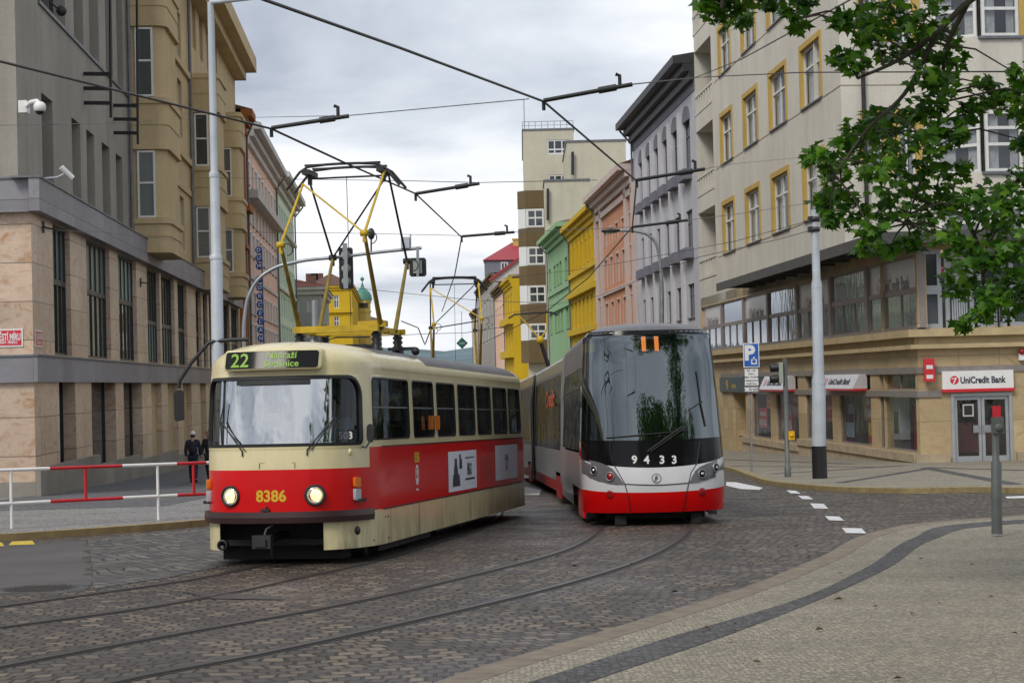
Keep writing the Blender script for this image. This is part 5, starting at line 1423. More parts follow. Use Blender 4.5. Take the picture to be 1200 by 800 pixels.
def win_ring(sh, bf, br_, u0, u1, z0, z1, r, m=.035, rub=.025, fo=.006, mf=0, mr=0, sub=8):
    o_ = rrect(u0 - m, u1 + m, z0 - m, z1 + m, m if not isinstance(r, tuple) else tuple(min(x + m, m * 1.2) for x in r), sub=sub); a = rrect(u0, u1, z0, z1, r, sub=sub)
    rr_ = tuple(max(x - rub, .01) for x in r) if isinstance(r, tuple) else max(r - rub, .01)
    i_ = rrect(u0 + rub, u1 - rub, z0 + rub, z1 - rub, rr_, sub=sub)
    sh.ring(bf, o_, a, .002, fo, mf); sh.ring(br_, a, i_, fo, fo + .008, mr); sh.ring(br_, i_, i_, fo + .008, -.05, mr); sh.ring(br_, a, a, -.0, fo, mr)

# ------------------------------------------------------------------ old red and cream tram
D = V((.177, 1, -SLOPE)).normalized(); Lx = V((1, -.177, 0)).normalized(); Zn = Lx.cross(D)
T3O = V((-3.36, 25.75, gz(25.75)))
MW = Matrix(((Lx.x, D.x, Zn.x, T3O.x), (Lx.y, D.y, Zn.y, T3O.y), (Lx.z, D.z, Zn.z, T3O.z), (0, 0, 0, 1))); MI = MW.inverted()
def t3pix(px, py, plane, val):          # pixel -> local point where the local coordinate `plane` equals val
    o = MI @ CAM; d = MI.to_3x3() @ ray(px, py); t = (val - o[plane]) / d[plane]; return o + d * t
t3 = empty('old_tram', T3O, 'old red and cream single tram number 8386 on line 22 with a raised yellow pantograph', 'tram', None, MW)

HT, ZR = 3.13, 2.72
def t3k(z):
    if z <= 1.5: return 1.0
    if z <= ZR: return 1.0 - .025 * ((z - 1.5) / (ZR - 1.5)) ** 1.5
    t = min((z - ZR) / (HT - ZR), 1); return .975 * max(0.0, 1 - t ** 2.3) ** (1 / 2.3)
def t3f(z):
    if z <= 1.3: return 0.0
    if z <= ZR: return .16 * ((z - 1.3) / (ZR - 1.3)) ** 1.2
    t = min((z - ZR) / (HT - ZR), 1); return .16 + 1.35 * (1 - max(0.0, 1 - t ** 3.6) ** (1 / 3.0))
T = Shell(1.25, 14.0, 1.75, 2.75, .9, 2.6, t3k, t3f, t3f); T.ztop = HT
uF = T.ux(1.0); uS = T.uy(1.12)          # where the straight side begins
RB, RT, RS = .72, 1.33, 1.61             # red from / to (front) / to (side)
def project(p):
    d = p - CAM; f = d.y * math.cos(PITCH) + d.z * math.sin(PITCH); up = -d.y * math.sin(PITCH) + d.z * math.cos(PITCH)
    a, b_ = d.x / f * FPX, up / f * FPX
    return 600 + a * math.cos(ROLL) - b_ * math.sin(ROLL), 400 - (a * math.sin(ROLL) + b_ * math.cos(ROLL))
def tu(px, z):                          # where on the visible right side of the body a photo column falls
    lo, hi = .7, T.uy(13.6)
    for _ in range(50):
        m = (lo + hi) / 2
        if project(MW @ T.S(m, z))[0] < px: lo = m
        else: hi = m
    return lo
sy = lambda px: T.base(tu(px, 1.2))[1]
wpx = [(435.4, 479), (483, 508), (511.2, 533), (536.2, 556), (558.2, 575), (577.2, 593.5), (595.2, 609)]
WZ0, WZ1 = 1.70, 2.60
sidew = [(tu(p, 2.15), tu(q, 2.15)) for p, q in wpx]
uW = tu(424.5, 2.1); FZ0, FZ1 = 1.64, 2.62   # windscreen
us = {-T.U, T.U, 0.0, uW, -uW, .72, -.86}
for k in range(35): us |= {T.U * 0 + 2.75 * k / 34, -2.75 * k / 34}
y = 1.3
for k in range(25): us |= {T.uy(1.8 + 11.1 * k / 24), -T.uy(1.8 + 11.1 * k / 24)}
for k in range(14): us |= {T.uy(12.9) + (T.U - T.uy(12.9)) * k / 13, -T.uy(12.9) - (T.U - T.uy(12.9)) * k / 13}
for a, c in sidew: us |= {a, c, -a, -c}
us |= {tu(433, 1.45), -tu(433, 1.45)}
us = sorted(us); us = [u for i, u in enumerate(us) if i == 0 or u - us[i - 1] > .004]
zs = sorted({.22, .34, .5, .62, RB, 1.0, RT, RS, WZ0, WZ1, FZ0, FZ1, 2.0, 2.3, ZR} | {ZR + (HT - ZR) * math.sin(math.pi / 2 * k / 10) for k in range(11)})
uC = tu(433, 1.45)
yMid = sy(506)
def t3mat(u, z):
    au = abs(u); yy = T.base(u)[1]
    if z < .62 and -.86 < u < .72: return None
    if FZ0 < z < FZ1 and au < uW: return None
    if WZ0 < z < WZ1 and any(a < au < c for a, c in sidew): return None
    if RB < z < RT: return 1
    if RT < z < RS and au > uC: return 1
    if z > 2.82:
        yl = T.raw(u, z).y
        if 4.6 < yl < 12.9: return 2
        if z > 2.985 and 1.9 < yl < 13.2: return 2
    return 0
b = MB(); T.skin(b, us, zs, t3mat)
b.build('body', [M['cream'], M['tramred'], M['tramgrey']], t3)
b = MB(); T.skin(b, us, [z for z in zs if z > .6], lambda u, z: (None if t3mat(u, z) is None else 0), -.06); b.build('inner_lining', M['inter'], t3)
# windows
def t3window(u0, u1, glassm='glass'):
    bf, bu = MB(), MB(); win_ring(T, bf, bu, min(u0, u1), max(u0, u1), WZ0, WZ1, .09)
    f = bf.build('window', M['cream'], t3); bu.build('gasket', M['rubber'], f)
    g = MB(); T.patch(g, min(u0, u1), max(u0, u1), WZ0, WZ1, -.03, 0, 4, 1); g.build('pane', M[glassm], f)
    h = MB(); zz = 2.17; T.patch(h, min(u0, u1) + .02, max(u0, u1) - .02, zz - .012, zz + .012, -.012, 0, 4, 1); h.build('window_rail', M['lampgrey'], f)
for a, c in sidew: t3window(a, c); t3window(-a, -c)
# windscreen
bf, bu = MB(), MB(); win_ring(T, bf, bu, -uW, uW, FZ0, FZ1, (.10, .30, .30, .10), .04, .045, .008, 0, 0, 40)
fw = bf.build('windscreen', M['cream'], t3); bu.build('gasket', M['rubber'], fw)
b = MB(); uP = T.ux(.80)
T.patch(b, -uW + .01, -uP - .012, FZ0, FZ1, -.03, 0, 8, 4); b.build('side_pane', M['glassc'], fw); b = MB(); T.patch(b, uP + .012, uW - .01, FZ0, FZ1, -.03, 0, 8, 4); b.build('side_pane', M['glassc'], fw)
b = MB(); c0, c1 = T.S(-uP, FZ0, -.03), T.S(uP, FZ0, -.03)
nn = 12
vs = []
for j in range(5):
    z = FZ0 + (FZ1 - FZ0) * j / 4
    for k in range(nn + 1): vs.append(T.S(-uP + 2 * uP * k / nn, z, -.03) * 1.0)
b.add(vs, [[j * (nn + 1) + k, j * (nn + 1) + k + 1, (j + 1) * (nn + 1) + k + 1, (j + 1) * (nn + 1) + k] for j in range(4) for k in range(nn)], 0, None, True); b.build('pane', M['glassf'], fw)
for sg in (-1, 1):
    b = MB(); b.tube([T.S(sg * uP, FZ0 + (FZ1 - FZ0) * k / 6, -.012) for k in range(7)], .020, 8, caps=False); b.build('pillar', M['polelight'], fw)
b = MB(); T.patch(b, -.55, .55, 2.50, 2.575, .004, 0, 8, 1); b.build('wiper_housing', M['dark'], t3)
# destination box
o_ = rrect(-.72, .70, 2.70, 2.99, .05, sub=10); i_ = rrect(-.69, .67, 2.725, 2.965, .04, sub=10)
def flat(u, z, d=0.0):                   # the display sits on a flat plate leaning back a little
    return V((u * .985, .30 - .245 + (z - 2.66) * .36 + abs(u) ** 2.4 * .27 - d, z))
b = MB(); n = len(o_)
b.add([flat(*p, .03) for p in o_] + [flat(*p, .055) for p in i_] + [flat(*p, -.35) for p in o_], [[i, (i + 1) % n, n + (i + 1) % n, n + i] for i in range(n)] + [[i, (i + 1) % n, 2 * n + (i + 1) % n, 2 * n + i] for i in range(n)], 0, None, False); db = b.build('destination_box', M['cream'], t3)
b = MB(); nn = 14
vs = [flat(-.69 + 1.36 * k / nn, z, .048) for k in range(nn + 1) for z in (2.725, 2.965)]
b.add(vs, [[2 * k, 2 * k + 2, 2 * k + 3, 2 * k + 1] for k in range(nn)], 0, None, True); b.build('display', M['blackglass'], db)
for nm, tx, sz, cx, cz in (('route_number', '22', .265, -.46, 2.845), ('destination', 'Nádraží', .125, .16, 2.905), ('destination', 'Strašnice', .125, .16, 2.79)):
    b = MB(); b.text(tx, sz, lambda x, y: flat(cx + x, cz + y, .056), 0, .012, 1.1); b.build(nm, M['ledg'], db)
# number, headlamps, indicators
b = MB(); b.text('8386', .215, lambda x, y: T.S(.0 + x, .975 + y, .004), 0, .03); b.build('fleet_number', M['numy'], t3)
for sx in (-.60, .60):
    u = T.ux(sx); c = T.S(u, .975); nrm = (T.S(u, .975, .1) - c).normalized(); nrm = (nrm + V((0, -.9, 0))).normalized()
    b = MB(); b.lathe([(.148, -.06), (.148, .03), (.138, .045), (.120, .045), (.118, .02)], c, nrm, 24); hl = b.build('headlight', M['rubber'], t3)
    b = MB(); b.lathe([(.122, .022), (.115, .03), (.09, .012), (.05, -.01), (.03, -.02)], c, nrm, 24); b.build('reflector', M['chrome'], hl)
    b = MB(); b.ball(c + nrm * .0, .085, .035, .08); b.build('bulb', M['hot'], hl)
    b = MB(); b.lathe([(.122, .024), (.09, .042), (.05, .05), (0, .053)], c, nrm, 24); b.build('lens', M['lens'], hl)
for sg in (-1, 1):
    u = sg * tu(417, 1.05); 
    b = MB(); c = T.S(u, 1.02)
    for z0, z1, mm in ((1.06, 1.20, 'amber'), (.88, 1.04, 'white')):
        b = MB(); rr_ = rrect(u - .055, u + .055, z0, z1, .02, 3, 2); n = len(rr_)
        T.ring(b, rr_, rr_, .0, .05); T.fill(b, rr_, .05); b.build('indicator_lamp', M['amber' if mm == 'amber' else 'polelight'], t3)
# bumper
b = MB(); ub = tu(434, .68)
for off0, off1, z0, z1 in ((.0, .07, .60, .755),):
    n = 48; A_ = [-ub + 2 * ub * k / n for k in range(n + 1)]
    vs = []
    for u in A_: vs += [T.S(u, z0, .0), T.S(u, z0, .065), T.S(u, (z0 + z1) / 2, .075), T.S(u, z1, .065), T.S(u, z1, .0)]
    b.add(vs, [[5 * k + j, 5 * k + j + 1, 5 * k + j + 6, 5 * k + j + 5] for k in range(n) for j in range(4)], 0, None, False)
    b.add(vs[:5], [[0, 1, 2, 3, 4]]); b.add(vs[-5:], [[0, 1, 2, 3, 4]])
b.build('bumper', M['bumper'], t3)
b = MB(); b.box(-.14, -.02, -.05, .02, .765, .80); b.ball((-.06, -.03, .82), .018); b.build('towing_eye', M['dark'], t3)
# underframe seen through the apron opening, coupler, bogies
b = MB(); b.box(-.95, .9, .75, 13.2, .30, .62); b.box(-1.0, 1.0, 1.2, 1.35, .12, .62); b.box(-.86, .75, .35, .45, .28, .36); b.box(-1.15, 1.15, 5.2, 9.0, .16, .5); b.box(-.9, .9, 12.6, 13.4, .2, .6); b.box(-.95, .8, .75, 1.2, .06, .30); b.box(-1.1, 1.1, 1.6, 5.0, .10, .3)  # real frame, plus low black boxes added to deepen the shade beneath
b.build('underframe', M['under'], t3)
b = MB(); b.tube([(-.02, .9, .42), (-.08, -.12, .36)], [.05, .06], 10); b.box(-.2, .06, -.25, -.10, .27, .45); b.tube([(-.08, -.1, .40), (-.06, -.05, .52), (.02, .02, .58)], .02, 6); b.box(-.16, .0, -.29, -.25, .30, .40); b.tube([(.02, -.12, .30), (.05, -.15, .16), (-.02, .2, .10)], .02, 6); b.build('coupler', M['dark'], t3)
b = MB(); b.lathe([(.055, 0), (.075, .0), (.075, .10), (.055, .10)], (-.72, .12, .30), V((0, -1, .1)), 14); b.build('hose_fitting', M['dark'], t3)
for yc in (3.0, 9.9):
    for dy in (-.95, .95):
        for sg in (-1, 1):
            b = MB(); b.lathe([(0, -.06), (.30, -.06), (.35, -.05), (.35, .06), (.28, .07), (.1, .04), (0, .05)], (sg * .74, yc + dy, .35), V((1, 0, 0)), 20); b.build('wheel', M['iron'], t3)
    b = MB(); b.box(-1.02, -.88, yc - 1.3, yc + 1.3, .22, .5); b.box(.88, 1.02, yc - 1.3, yc + 1.3, .22, .5); b.box(-.9, .9, yc - .2, yc + .2, .2, .5); b.build('bogie_frame', M['under'], t3)
# apron filler hole, marker, number and posters on the side
b = MB(); c = T.S(tu(419, .46), .46); nn_ = T.S(tu(419, .46), .46, .1) - c; b.lathe([(0, .004), (.06, .004), (.062, 0)], c, nn_, 14); b.build('socket_cover', M['black'], t3)
b = MB(); c = T.S(tu(410, 1.55), 1.55); b.ball(c, .03, .03, .05); b.build('side_lamp', M['cream'], t3)
def decal(name, px0, px1, z0, z1, mats, off=.006):
    u0, u1 = T.uy(sy(px0)), T.uy(sy(px1)); b = MB(); T.patch(b, u0, u1, z0, z1, off, 0, 2, 1); return u0, u1, b.build(name, mats, t3)
def zside(px, py): return t3pix(px, py, 0, 1.25).z
u0, u1, ad = decal('advert', 525, 558, zside(541, 574), zside(541, 528), M['paperw'])
z0, z1 = zside(541, 574), zside(541, 528); h = z1 - z0; w = u1 - u0
b = MB()
fnA = lambda f, g: T.S(u0 + w * f, z0 + h * g, .010)
for cx, g0, g1, ww in ((.26, .12, .42, .13), (.25, .42, .62, .07), (.25, .62, .82, .045), (.42, .55, .80, .05), (.40, .80, .92, .03)):
    b.add([fnA(cx - ww, g0), fnA(cx + ww, g0), fnA(cx + ww * .8, g1), fnA(cx - ww * .8, g1)], [[0, 1, 2, 3]])
b.text('BINGO', .2, lambda x, y: fnA(.73 + x / w * .62, .52 + y / h * 1.5), 0, .02)
b.add([fnA(.58, .24), fnA(.92, .24), fnA(.92, .29), fnA(.58, .29)], [[0, 1, 2, 3]]); b.add([fnA(.58, .80), fnA(.9, .80), fnA(.9, .83), fnA(.58, .83)], [[0, 1, 2, 3]])
b.build('print', M['ink'], ad)
u0, u1, ad = decal('advert', 580, 606, zside(593, 561), zside(593, 521), M['paperw'])
z0, z1 = zside(593, 561), zside(593, 521); h = z1 - z0; w = u1 - u0; b = MB()
b.text('PARA', .2, lambda x, y: fnA(.5 + x / w * .8, .62 + y / h), 0, .01); b.text('BIO', .2, lambda x, y: fnA(.5 + x / w * .8, .38 + y / h), 0, .01); b.build('print', M['lampgrey'], ad)
u0, u1 = T.uy(sy(562.5)), T.uy(sy(576.5)); zA, zB = zside(569, 561), zside(569, 534); b = MB()
for c_ in range(4):
    for r_ in range(12):
        q0 = u0 + (u1 - u0) * c_ / 4; z_ = zA + (zB - zA) * r_ / 12; T.patch(b, q0 + .03, q0 + (u1 - u0) / 4 - .03, z_ + .015, z_ + (zB - zA) / 12 - .015, .005, 0, 1, 1)
b.build('vent', M['under'], t3)
b = MB(); b.text('8386', .17, lambda x, y: T.S(T.uy(sy(488.5)) + x * 1.0, 1.41 + y * 1.3, .005), 0, .03); b.build('fleet_number', M['numy'], t3)
b = MB(); uc = T.uy(sy(488.5)); n = 20
for r0, r1, zc in ((.09, .12, 1.14), (.0, .045, 1.17)): b.add([T.S(uc + r_ * math.cos(2 * math.pi * k / n), zc + r_ * 1.3 * math.sin(2 * math.pi * k / n), .005) for r_ in (r1, r0) for k in range(n)], [[k, (k + 1) % n, n + (k + 1) % n, n + k] for k in range(n)])
T.patch(b, uc - .05, uc + .05, 1.03, 1.10, .005, 0, 1, 1); T.patch(b, uc - .07, uc + .07, .90, .93, .005, 0, 1, 1); b.build('emblem', M['white'], t3)
for px in (505.0, 512.5):
    u = T.uy(sy(px)); b = MB(); p = T.S(u, 1.93); b.box(p.x - .0, p.x + .05, p.y - .07, p.y + .07, p.z - .10, p.z + .12); b.build('indicator_lamp', M['amber'], t3)
# wipers and mirror
for x0, dx in ((-.41, -.42), (.50, .38)):
    p0 = T.S(T.ux(x0), FZ0 - .05, .02); b = MB()
    p1 = T.S(T.ux(x0 + dx * .85), FZ0 + .38, .035); b.tube([T.S(T.ux(x0), FZ0 - .12, .01), p0, p1], .011, 6); p0b = T.S(T.ux(x0 + .05), FZ0 - .05, .02); b.tube([p0b, T.S(T.ux(x0 + dx * .88), FZ0 + .36, .03)], .008, 6); wp = b.build('wiper', M['black'], t3)
    b = MB(); xb = x0 + dx * .85; b.tube([T.S(T.ux(xb + (.02 if dx < 0 else -.03)), FZ0 + .06, .02), p1, T.S(T.ux(xb + (.04 if dx < 0 else .02)), FZ0 + .62, .02)], .010, 6); b.build('blade', M['black'], wp)
b = MB(); c = T.S(tu(427, 1.8), 1.80, .10); rr_ = [(c.x + .05 * math.cos(2 * math.pi * k / 16) * 1.0, c.z + .13 * math.copysign(abs(math.sin(2 * math.pi * k / 16)) ** .6, math.sin(2 * math.pi * k / 16))) for k in range(16)]
b.prism([(x, c.y - .03, z) for x, z in rr_], V((0, .06, 0))); b.tube([c + V((0, 0, -.1)), T.S(tu(424, 1.6), 1.6, .02) + V((.04, 0, 0)), T.S(tu(424, 1.6), 1.62, 0)], .012, 6); b.build('mirror', M['black'], t3)
# inside: floor, ceiling strip, driver's cab wall, seats, poles, dashboard, notice case
b = MB(); b.box(-1.15, 1.15, .5, 13.4, .86, .90); b.build('floor', M['under'], t3)
b = MB(); b.box(-1.05, 1.05, 1.55, 1.6, .9, 2.0); b.box(.0, 1.05, 1.6, 1.63, 2.0, 2.6); b.build('cab_wall', M['interp'], t3)
b = MB(); b.add([(-.85, .34, 1.52), (.85, .34, 1.52), (.95, .8, 1.50), (-.95, .8, 1.50), (-.85, .34, 1.0), (.85, .34, 1.0)], [[0, 1, 2, 3], [0, 1, 5, 4]]); b.box(.45, .85, .45, .75, 1.52, 1.66); b.build('dashboard', M['interp'], t3)
b = MB(); b.box(-.95, -.60, 1.45, 1.52, 1.95, 2.38); b.box(-.89, -.66, 1.43, 1.449, 2.0, 2.33, 1); b.box(-.84, -.73, 1.415, 1.428, 2.03, 2.12, 2); b.box(-.84, -.73, 1.415, 1.428, 2.17, 2.24, 3); b.build('notice_case', [M['white'], M['polelight'], M['signred'], M['signgreen']], t3)
b = MB(); p = T.S(T.ux(1.0), 1.78, -.08); b.box(p.x - .15, p.x + .16, p.y, p.y + .02, 1.70, 1.86); nb = b.build('course_board', M['blackglass'], t3)
b = MB(); b.text('503', .14, lambda x, y: V((p.x + x, p.y - .004, 1.78 + y)), 0, .03); b.build('course_number', M['numw'], nb)
for k in range(9):
    for sx in (-.85, .80):
        yb = 2.6 + k * 1.1; b = MB(); b.box(sx - .2, sx + .2, yb, yb + .42, 1.28, 1.34); b.box(sx - .2, sx + .2, yb + .40, yb + .46, 1.34, 1.85); b.box(sx - .05, sx + .05, yb + .15, yb + .25, .9, 1.28); b.build('seat', M['seat'], t3)
b = MB()
for k in range(5):
    for sx in (-.5, .5): b.tube([(sx, 2.5 + k * 2.2, .9), (sx, 2.5 + k * 2.2, 2.85)], .018, 6)
b.build('grab_pole', M['numy'], t3)
# pantograph
pg_y = 4.2
zb_ = 3.42
b = MB()
for sx in (-.68, .68): b.bar((sx * .9, pg_y - .75, zb_), (sx * .9, pg_y + .95, zb_), .075, .085)
b.bar((-.68, pg_y - .72, zb_ + .005), (.68, pg_y - .72, zb_ + .005), .10, .10); b.bar((-.70, pg_y + .9, zb_ + .01), (.72, pg_y + .9, zb_ + .01), .08, .085); b.bar((-.68, pg_y + .1, zb_ - .02), (.68, pg_y + .1, zb_ - .02), .07, .06)
b.bar((.3, pg_y - .45, zb_ + .08), (.75, pg_y - .45, zb_ + .08), .18, .09); b.bar((-.55, pg_y + .3, zb_ + .08), (-.15, pg_y + .3, zb_ + .08), .2, .07)
pan = b.build('pantograph', M['pantoy'], t3)
for sx in (-.62, .62):
    for yy in (pg_y - .6, pg_y + .8):
        b = MB(); b.lathe([(.10, 2.95), (.10, 3.12), (.06, 3.13), (.09, 3.18), (.06, 3.21), (.09, 3.26), (.06, 3.29), (.09, 3.33), (.05, 3.38)], (sx, yy, 0), Zv, 12); b.build('insulator', M['black'], pan)
# knees and head placed from the photograph, in the tram's own space
kf, kr, kt = [], [], []
for px, py in ((329, 287), (427, 273)): kf.append(t3pix(px, py, 1, pg_y - 1.55))
for px, py in ((390, 302), (477, 306)): kr.append(t3pix(px, py, 1, pg_y + 1.55))
topf = [t3pix(355, 216, 1, pg_y - .15), t3pix(451, 199, 1, pg_y - .15)]
topr = [t3pix(361, 207, 1, pg_y + .15), t3pix(455, 203, 1, pg_y + .15)]
bf_ = [V((-.66, pg_y - .45, zb_)), V((.66, pg_y - .45, zb_))]; br2 = [V((-.64, pg_y + .55, zb_)), V((.64, pg_y + .55, zb_))]
for i in range(2):
    b = MB(); b.tube([bf_[i], kf[i]], [.042, .028], 10); b.build('lower_arm', M['pantod'], pan)
    b = MB(); b.tube([br2[i], kr[i]], [.040, .026], 10); b.build('lower_arm', M['pantod'], pan)
    b = MB(); b.tube([kf[i], topf[i]], [.024, .020], 8); b.build('upper_arm', M['pantoy'], pan)
    b = MB(); b.tube([kr[i], topr[i]], [.020, .018], 8); b.build('upper_arm', M['dark'], pan)
    for kk, mm in ((kf[i], 'pantoy'), (kr[i], 'dark')):
        b = MB(); b.lathe([(.0, -.06), (.05, -.06), (.05, .06), (0, .06)], kk, V((1, 0, 0)), 10); b.bar(kk + V((0, 0, -.14)), kk + V((0, 0, .02)), .05, .05); b.build('joint', M[mm], pan)
        b = MB(); n = 10; b.tube([kk + V((.02, -.03, .0)) + V((.09 + .09 * math.cos(w_), 0, -.08 + .09 * math.sin(w_))) for w_ in [math.pi * (1.0 - 1.5 * q / n) for q in range(n + 1)]], .009, 5); b.build('bond_cable', M['black'], pan)
b = MB(); b.tube([topf[0], kf[1]], .015, 8); b.build('cross_brace', M['pantoy'], pan)
b = MB(); b.tube([topr[1], kr[0]], .015, 8); b.build('cross_brace', M['dark'], pan)
b = MB(); b.tube([kf[0], kf[1]], .0, 4) if False else None
ztp = (topf[0].z + topf[1].z + topr[0].z + topr[1].z) / 4
for dy, dz in ((-.22, 0.0), (.22, .0)):
    b = MB(); xs_ = [(-1.0, -.33), (-.90, -.22), (-.76, -.06), (-.62, .02), (-.3, .045), (0, .05), (.3, .045), (.62, .02), (.76, -.06), (.90, -.22), (1.0, -.33)]
    cx = (topf[0].x + topf[1].x) / 2; zl, zr_ = topf[0].z, topf[1].z
    b.tube([(cx + x * .93, pg_y + dy, ztp + .12 + z) for x, z in xs_], .022, 8)
    b.bar((cx - .62, pg_y + dy, ztp + .165), (cx + .62, pg_y + dy, ztp + .165), .045, .03); b.build('collector_shoe', M['black'], pan)
b = MB(); b.tube([(cx - .60, pg_y, ztp - .02), (cx + .62, pg_y, ztp - .02)], .016, 8)
for x in (cx - .60, cx + .62): b.box(x - .06, x + .06, pg_y - .26, pg_y + .26, ztp + .02, ztp + .10); b.bar((x, pg_y, ztp - .12), (x, pg_y, ztp + .04), .06, .06)
b.build('collector_head', M['dark'], pan)
b = MB(); b.tube([(.0, pg_y + .2, zb_), (.02, pg_y, ztp)], .006, 5); b.build('drop_rope', M['black'], pan)
# roof gear
b = MB(); b.box(-.45, .25, pg_y - 1.1, pg_y + 1.3, 3.045, 3.10); b.box(-.10, .35, pg_y - .3, pg_y + .5, 3.10, 3.2); b.build('roof_plate', M['dark'], t3)
b = MB(); b.box(.50, .95, pg_y + .6, pg_y + .7, 3.12, 3.17); b.ball((.95, pg_y + .65, 3.10), .07); b.build('roof_cable', M['dark'], t3)
b = MB(); b.tube([(-.60, pg_y + .2, 3.05), (-.60, pg_y + .2, 3.95)], .05, 10); b.lathe([(.09, 3.1), (.09, 3.3), (.05, 3.34)], (-.60, pg_y + .2, 0), Zv, 10); b.build('roof_post', M['steel'], t3)
b = MB(); b.tube([(-.58, pg_y + .2, 3.5), (-.42, pg_y + .2, 3.55), (-.40, pg_y + .2, 3.3), (-.3, pg_y + .4, 3.35), (.2, pg_y + .6, 3.35)], .012, 5); b.build('lead_cable', M['black'], t3)
b = MB(); b.tube([(.72, 5.4, 2.98), (.72, 12.4, 2.98)], .02, 6, caps=True); b.build('roof_strip', M['tramgrey'], t3)

b = MB()
for y in (1.75, 3.6, 5.6, 7.6, 9.6, 11.6): T.patch(b, T.uy(y) - .008, T.uy(y) + .008, .23, RB, .002, 0, 1, 2)
b.build('panel_seam', M['under'], t3)
b = MB(); T.patch(b, T.uy(1.32), T.uy(13.0), RB - .012, RB + .012, .006, 0, 40, 1); T.patch(b, T.uy(1.32), T.uy(13.0), RS - .008, RS + .012, .006, 0, 40, 1); b.build('side_moulding', M['bumper'], t3)
b = MB(); T.patch(b, T.uy(1.5), T.uy(13.2), 2.715, 2.74, .014, 0, 40, 1); b.build('rain_gutter', M['cream'], t3)
b = MB()
for u_, z_ in ((.95, .60), (.95, .30), (1.6, .60), (1.6, .30), (1.45, .60)): b.ball(T.S(T.uy(u_), z_, .003), .012, .012, .012, 6)
b.build('bolt', M['under'], t3)
b = MB(); b.add([T.S(u, z, .003) for u, z in ((-.16, 1.42), (.34, 1.42), (.34, 1.425), (-.16, 1.425))], [[0, 1, 2, 3]]); b.add([T.S(u, z, .003) for u, z in ((-.165, 1.345), (-.155, 1.345), (-.155, 1.42), (-.165, 1.42))], [[0, 1, 2, 3]]); b.add([T.S(u, z, .003) for u, z in ((.335, 1.345), (.345, 1.345), (.345, 1.42), (.335, 1.42))], [[0, 1, 2, 3]]); b.build('hatch_outline', M['bumper'], t3)
# second old tram, standing behind the first: copied with all its parts
t3b = copy_tree(t3)
Y2 = 48.8; D2_ = V((-KX, 1, -SLOPE)).normalized(); L2_ = V((1, KX, 0)).normalized(); Z2_ = L2_.cross(D2_)
t3b.matrix_world = Matrix(((L2_.x, D2_.x, Z2_.x, -1.35), (L2_.y, D2_.y, Z2_.y, Y2), (L2_.z, D2_.z, Z2_.z, gz(Y2)), (0, 0, 0, 1)))
tag(t3b, 'second old tram hidden behind the first, only its yellow pantograph in view', 'tram')

# ------------------------------------------------------------------ modern low-floor tram
O2 = V((2.53, 33.55, gz(33.55)))
D = V((-.018, 1, -SLOPE)).normalized(); Lx = V((1, .018, 0)).normalized(); Zn = Lx.cross(D)
M2 = Matrix(((Lx.x, D.x, Zn.x, O2.x), (Lx.y, D.y, Zn.y, O2.y), (Lx.z, D.z, Zn.z, O2.z), (0, 0, 0, 1)))
mt = empty('modern_tram', O2, 'modern grey, white and red tram number 9433 on line 11 with a huge curved windscreen', 'tram', None, M2)
H2, Z2R = 3.70, 3.33
def lerp(z, tab):
    for (a, p), (c, q) in zip(tab, tab[1:]):
        if z <= c: return p + (q - p) * max(0, (z - a)) / (c - a)
    return tab[-1][1]
def m_k(z):
    if z <= Z2R: return lerp(z, [(.2, .985), (.6, 1.0), (1.3, 1.0), (2.4, .955), (Z2R, .90)])
    t = min((z - Z2R) / (H2 - Z2R), 1); return .90 * max(0.0, 1 - t ** 2.6) ** (1 / 2.6)
def m_f(z):
    if z <= Z2R: return lerp(z, [(.2, .13), (.45, .03), (.7, 0.0), (1.05, .03), (1.5, .12), (2.4, .34), (Z2R, .62)])
    t = min((z - Z2R) / (H2 - Z2R), 1); return .62 + 1.2 * (1 - max(0.0, 1 - t ** 4) ** (1 / 3.0))
class Nose(Shell):
    def raw(s, u, z):
        p = Shell.raw(s, u, z); a = min(abs(u) / 1.45, 1.0)
        w = math.exp(-((z - 1.0) / .42) ** 2) * .15 * a * a
        p.z = z + w; return p
N = Nose(1.315, 9.2, 1.05, 2.6, .05, 8, m_k, m_f, lambda z: 0.0, 2.0); N.ztop = H2
uQ = N.uy(1.25)
def nfind(px, py):                       # photo pixel -> (u, z) on the nose
    best = None
    u, z = 0.0, 1.0
    def proj(u, z):
        p = M2 @ N.S(u, z) - CAM; a = p.x / p.y * 1.0
        f = p.y * math.cos(PITCH) + p.z * math.sin(PITCH); up = -p.y * math.sin(PITCH) + p.z * math.cos(PITCH)
        a, b_ = p.x / f * FPX, up / f * FPX
        return 600 + a * math.cos(ROLL) - b_ * math.sin(ROLL), 400 - (a * math.sin(ROLL) + b_ * math.cos(ROLL))
    for i in range(60):
        q = proj(u, z); u += (px - q[0]) / 72.0 * .8; z -= (py - q[1]) / 66.0 * .8; u = max(-2.2, min(2.2, u)); z = max(.2, min(3.5, z))
    return u, z
us = sorted({0.0, uQ, -uQ} | {sg * 1.75 * k / 24 for k in range(25) for sg in (-1, 1)} | {sg * N.uy(1.3 + 7.88 * k / 14) for k in range(15) for sg in (-1, 1)})
us = [u for i, u in enumerate(us) if i == 0 or u - us[i - 1] > .004]
ZRD, ZWH, ZBK, ZGL = .60, 1.04, 1.50, 3.50
zs = sorted({.24, .4, ZRD, .8, ZWH, 1.2, ZBK, 1.7, 2.0, 2.3, 2.6, 2.9, ZGL} | {Z2R + (H2 - Z2R) * math.sin(math.pi / 2 * k / 9) for k in range(10)})
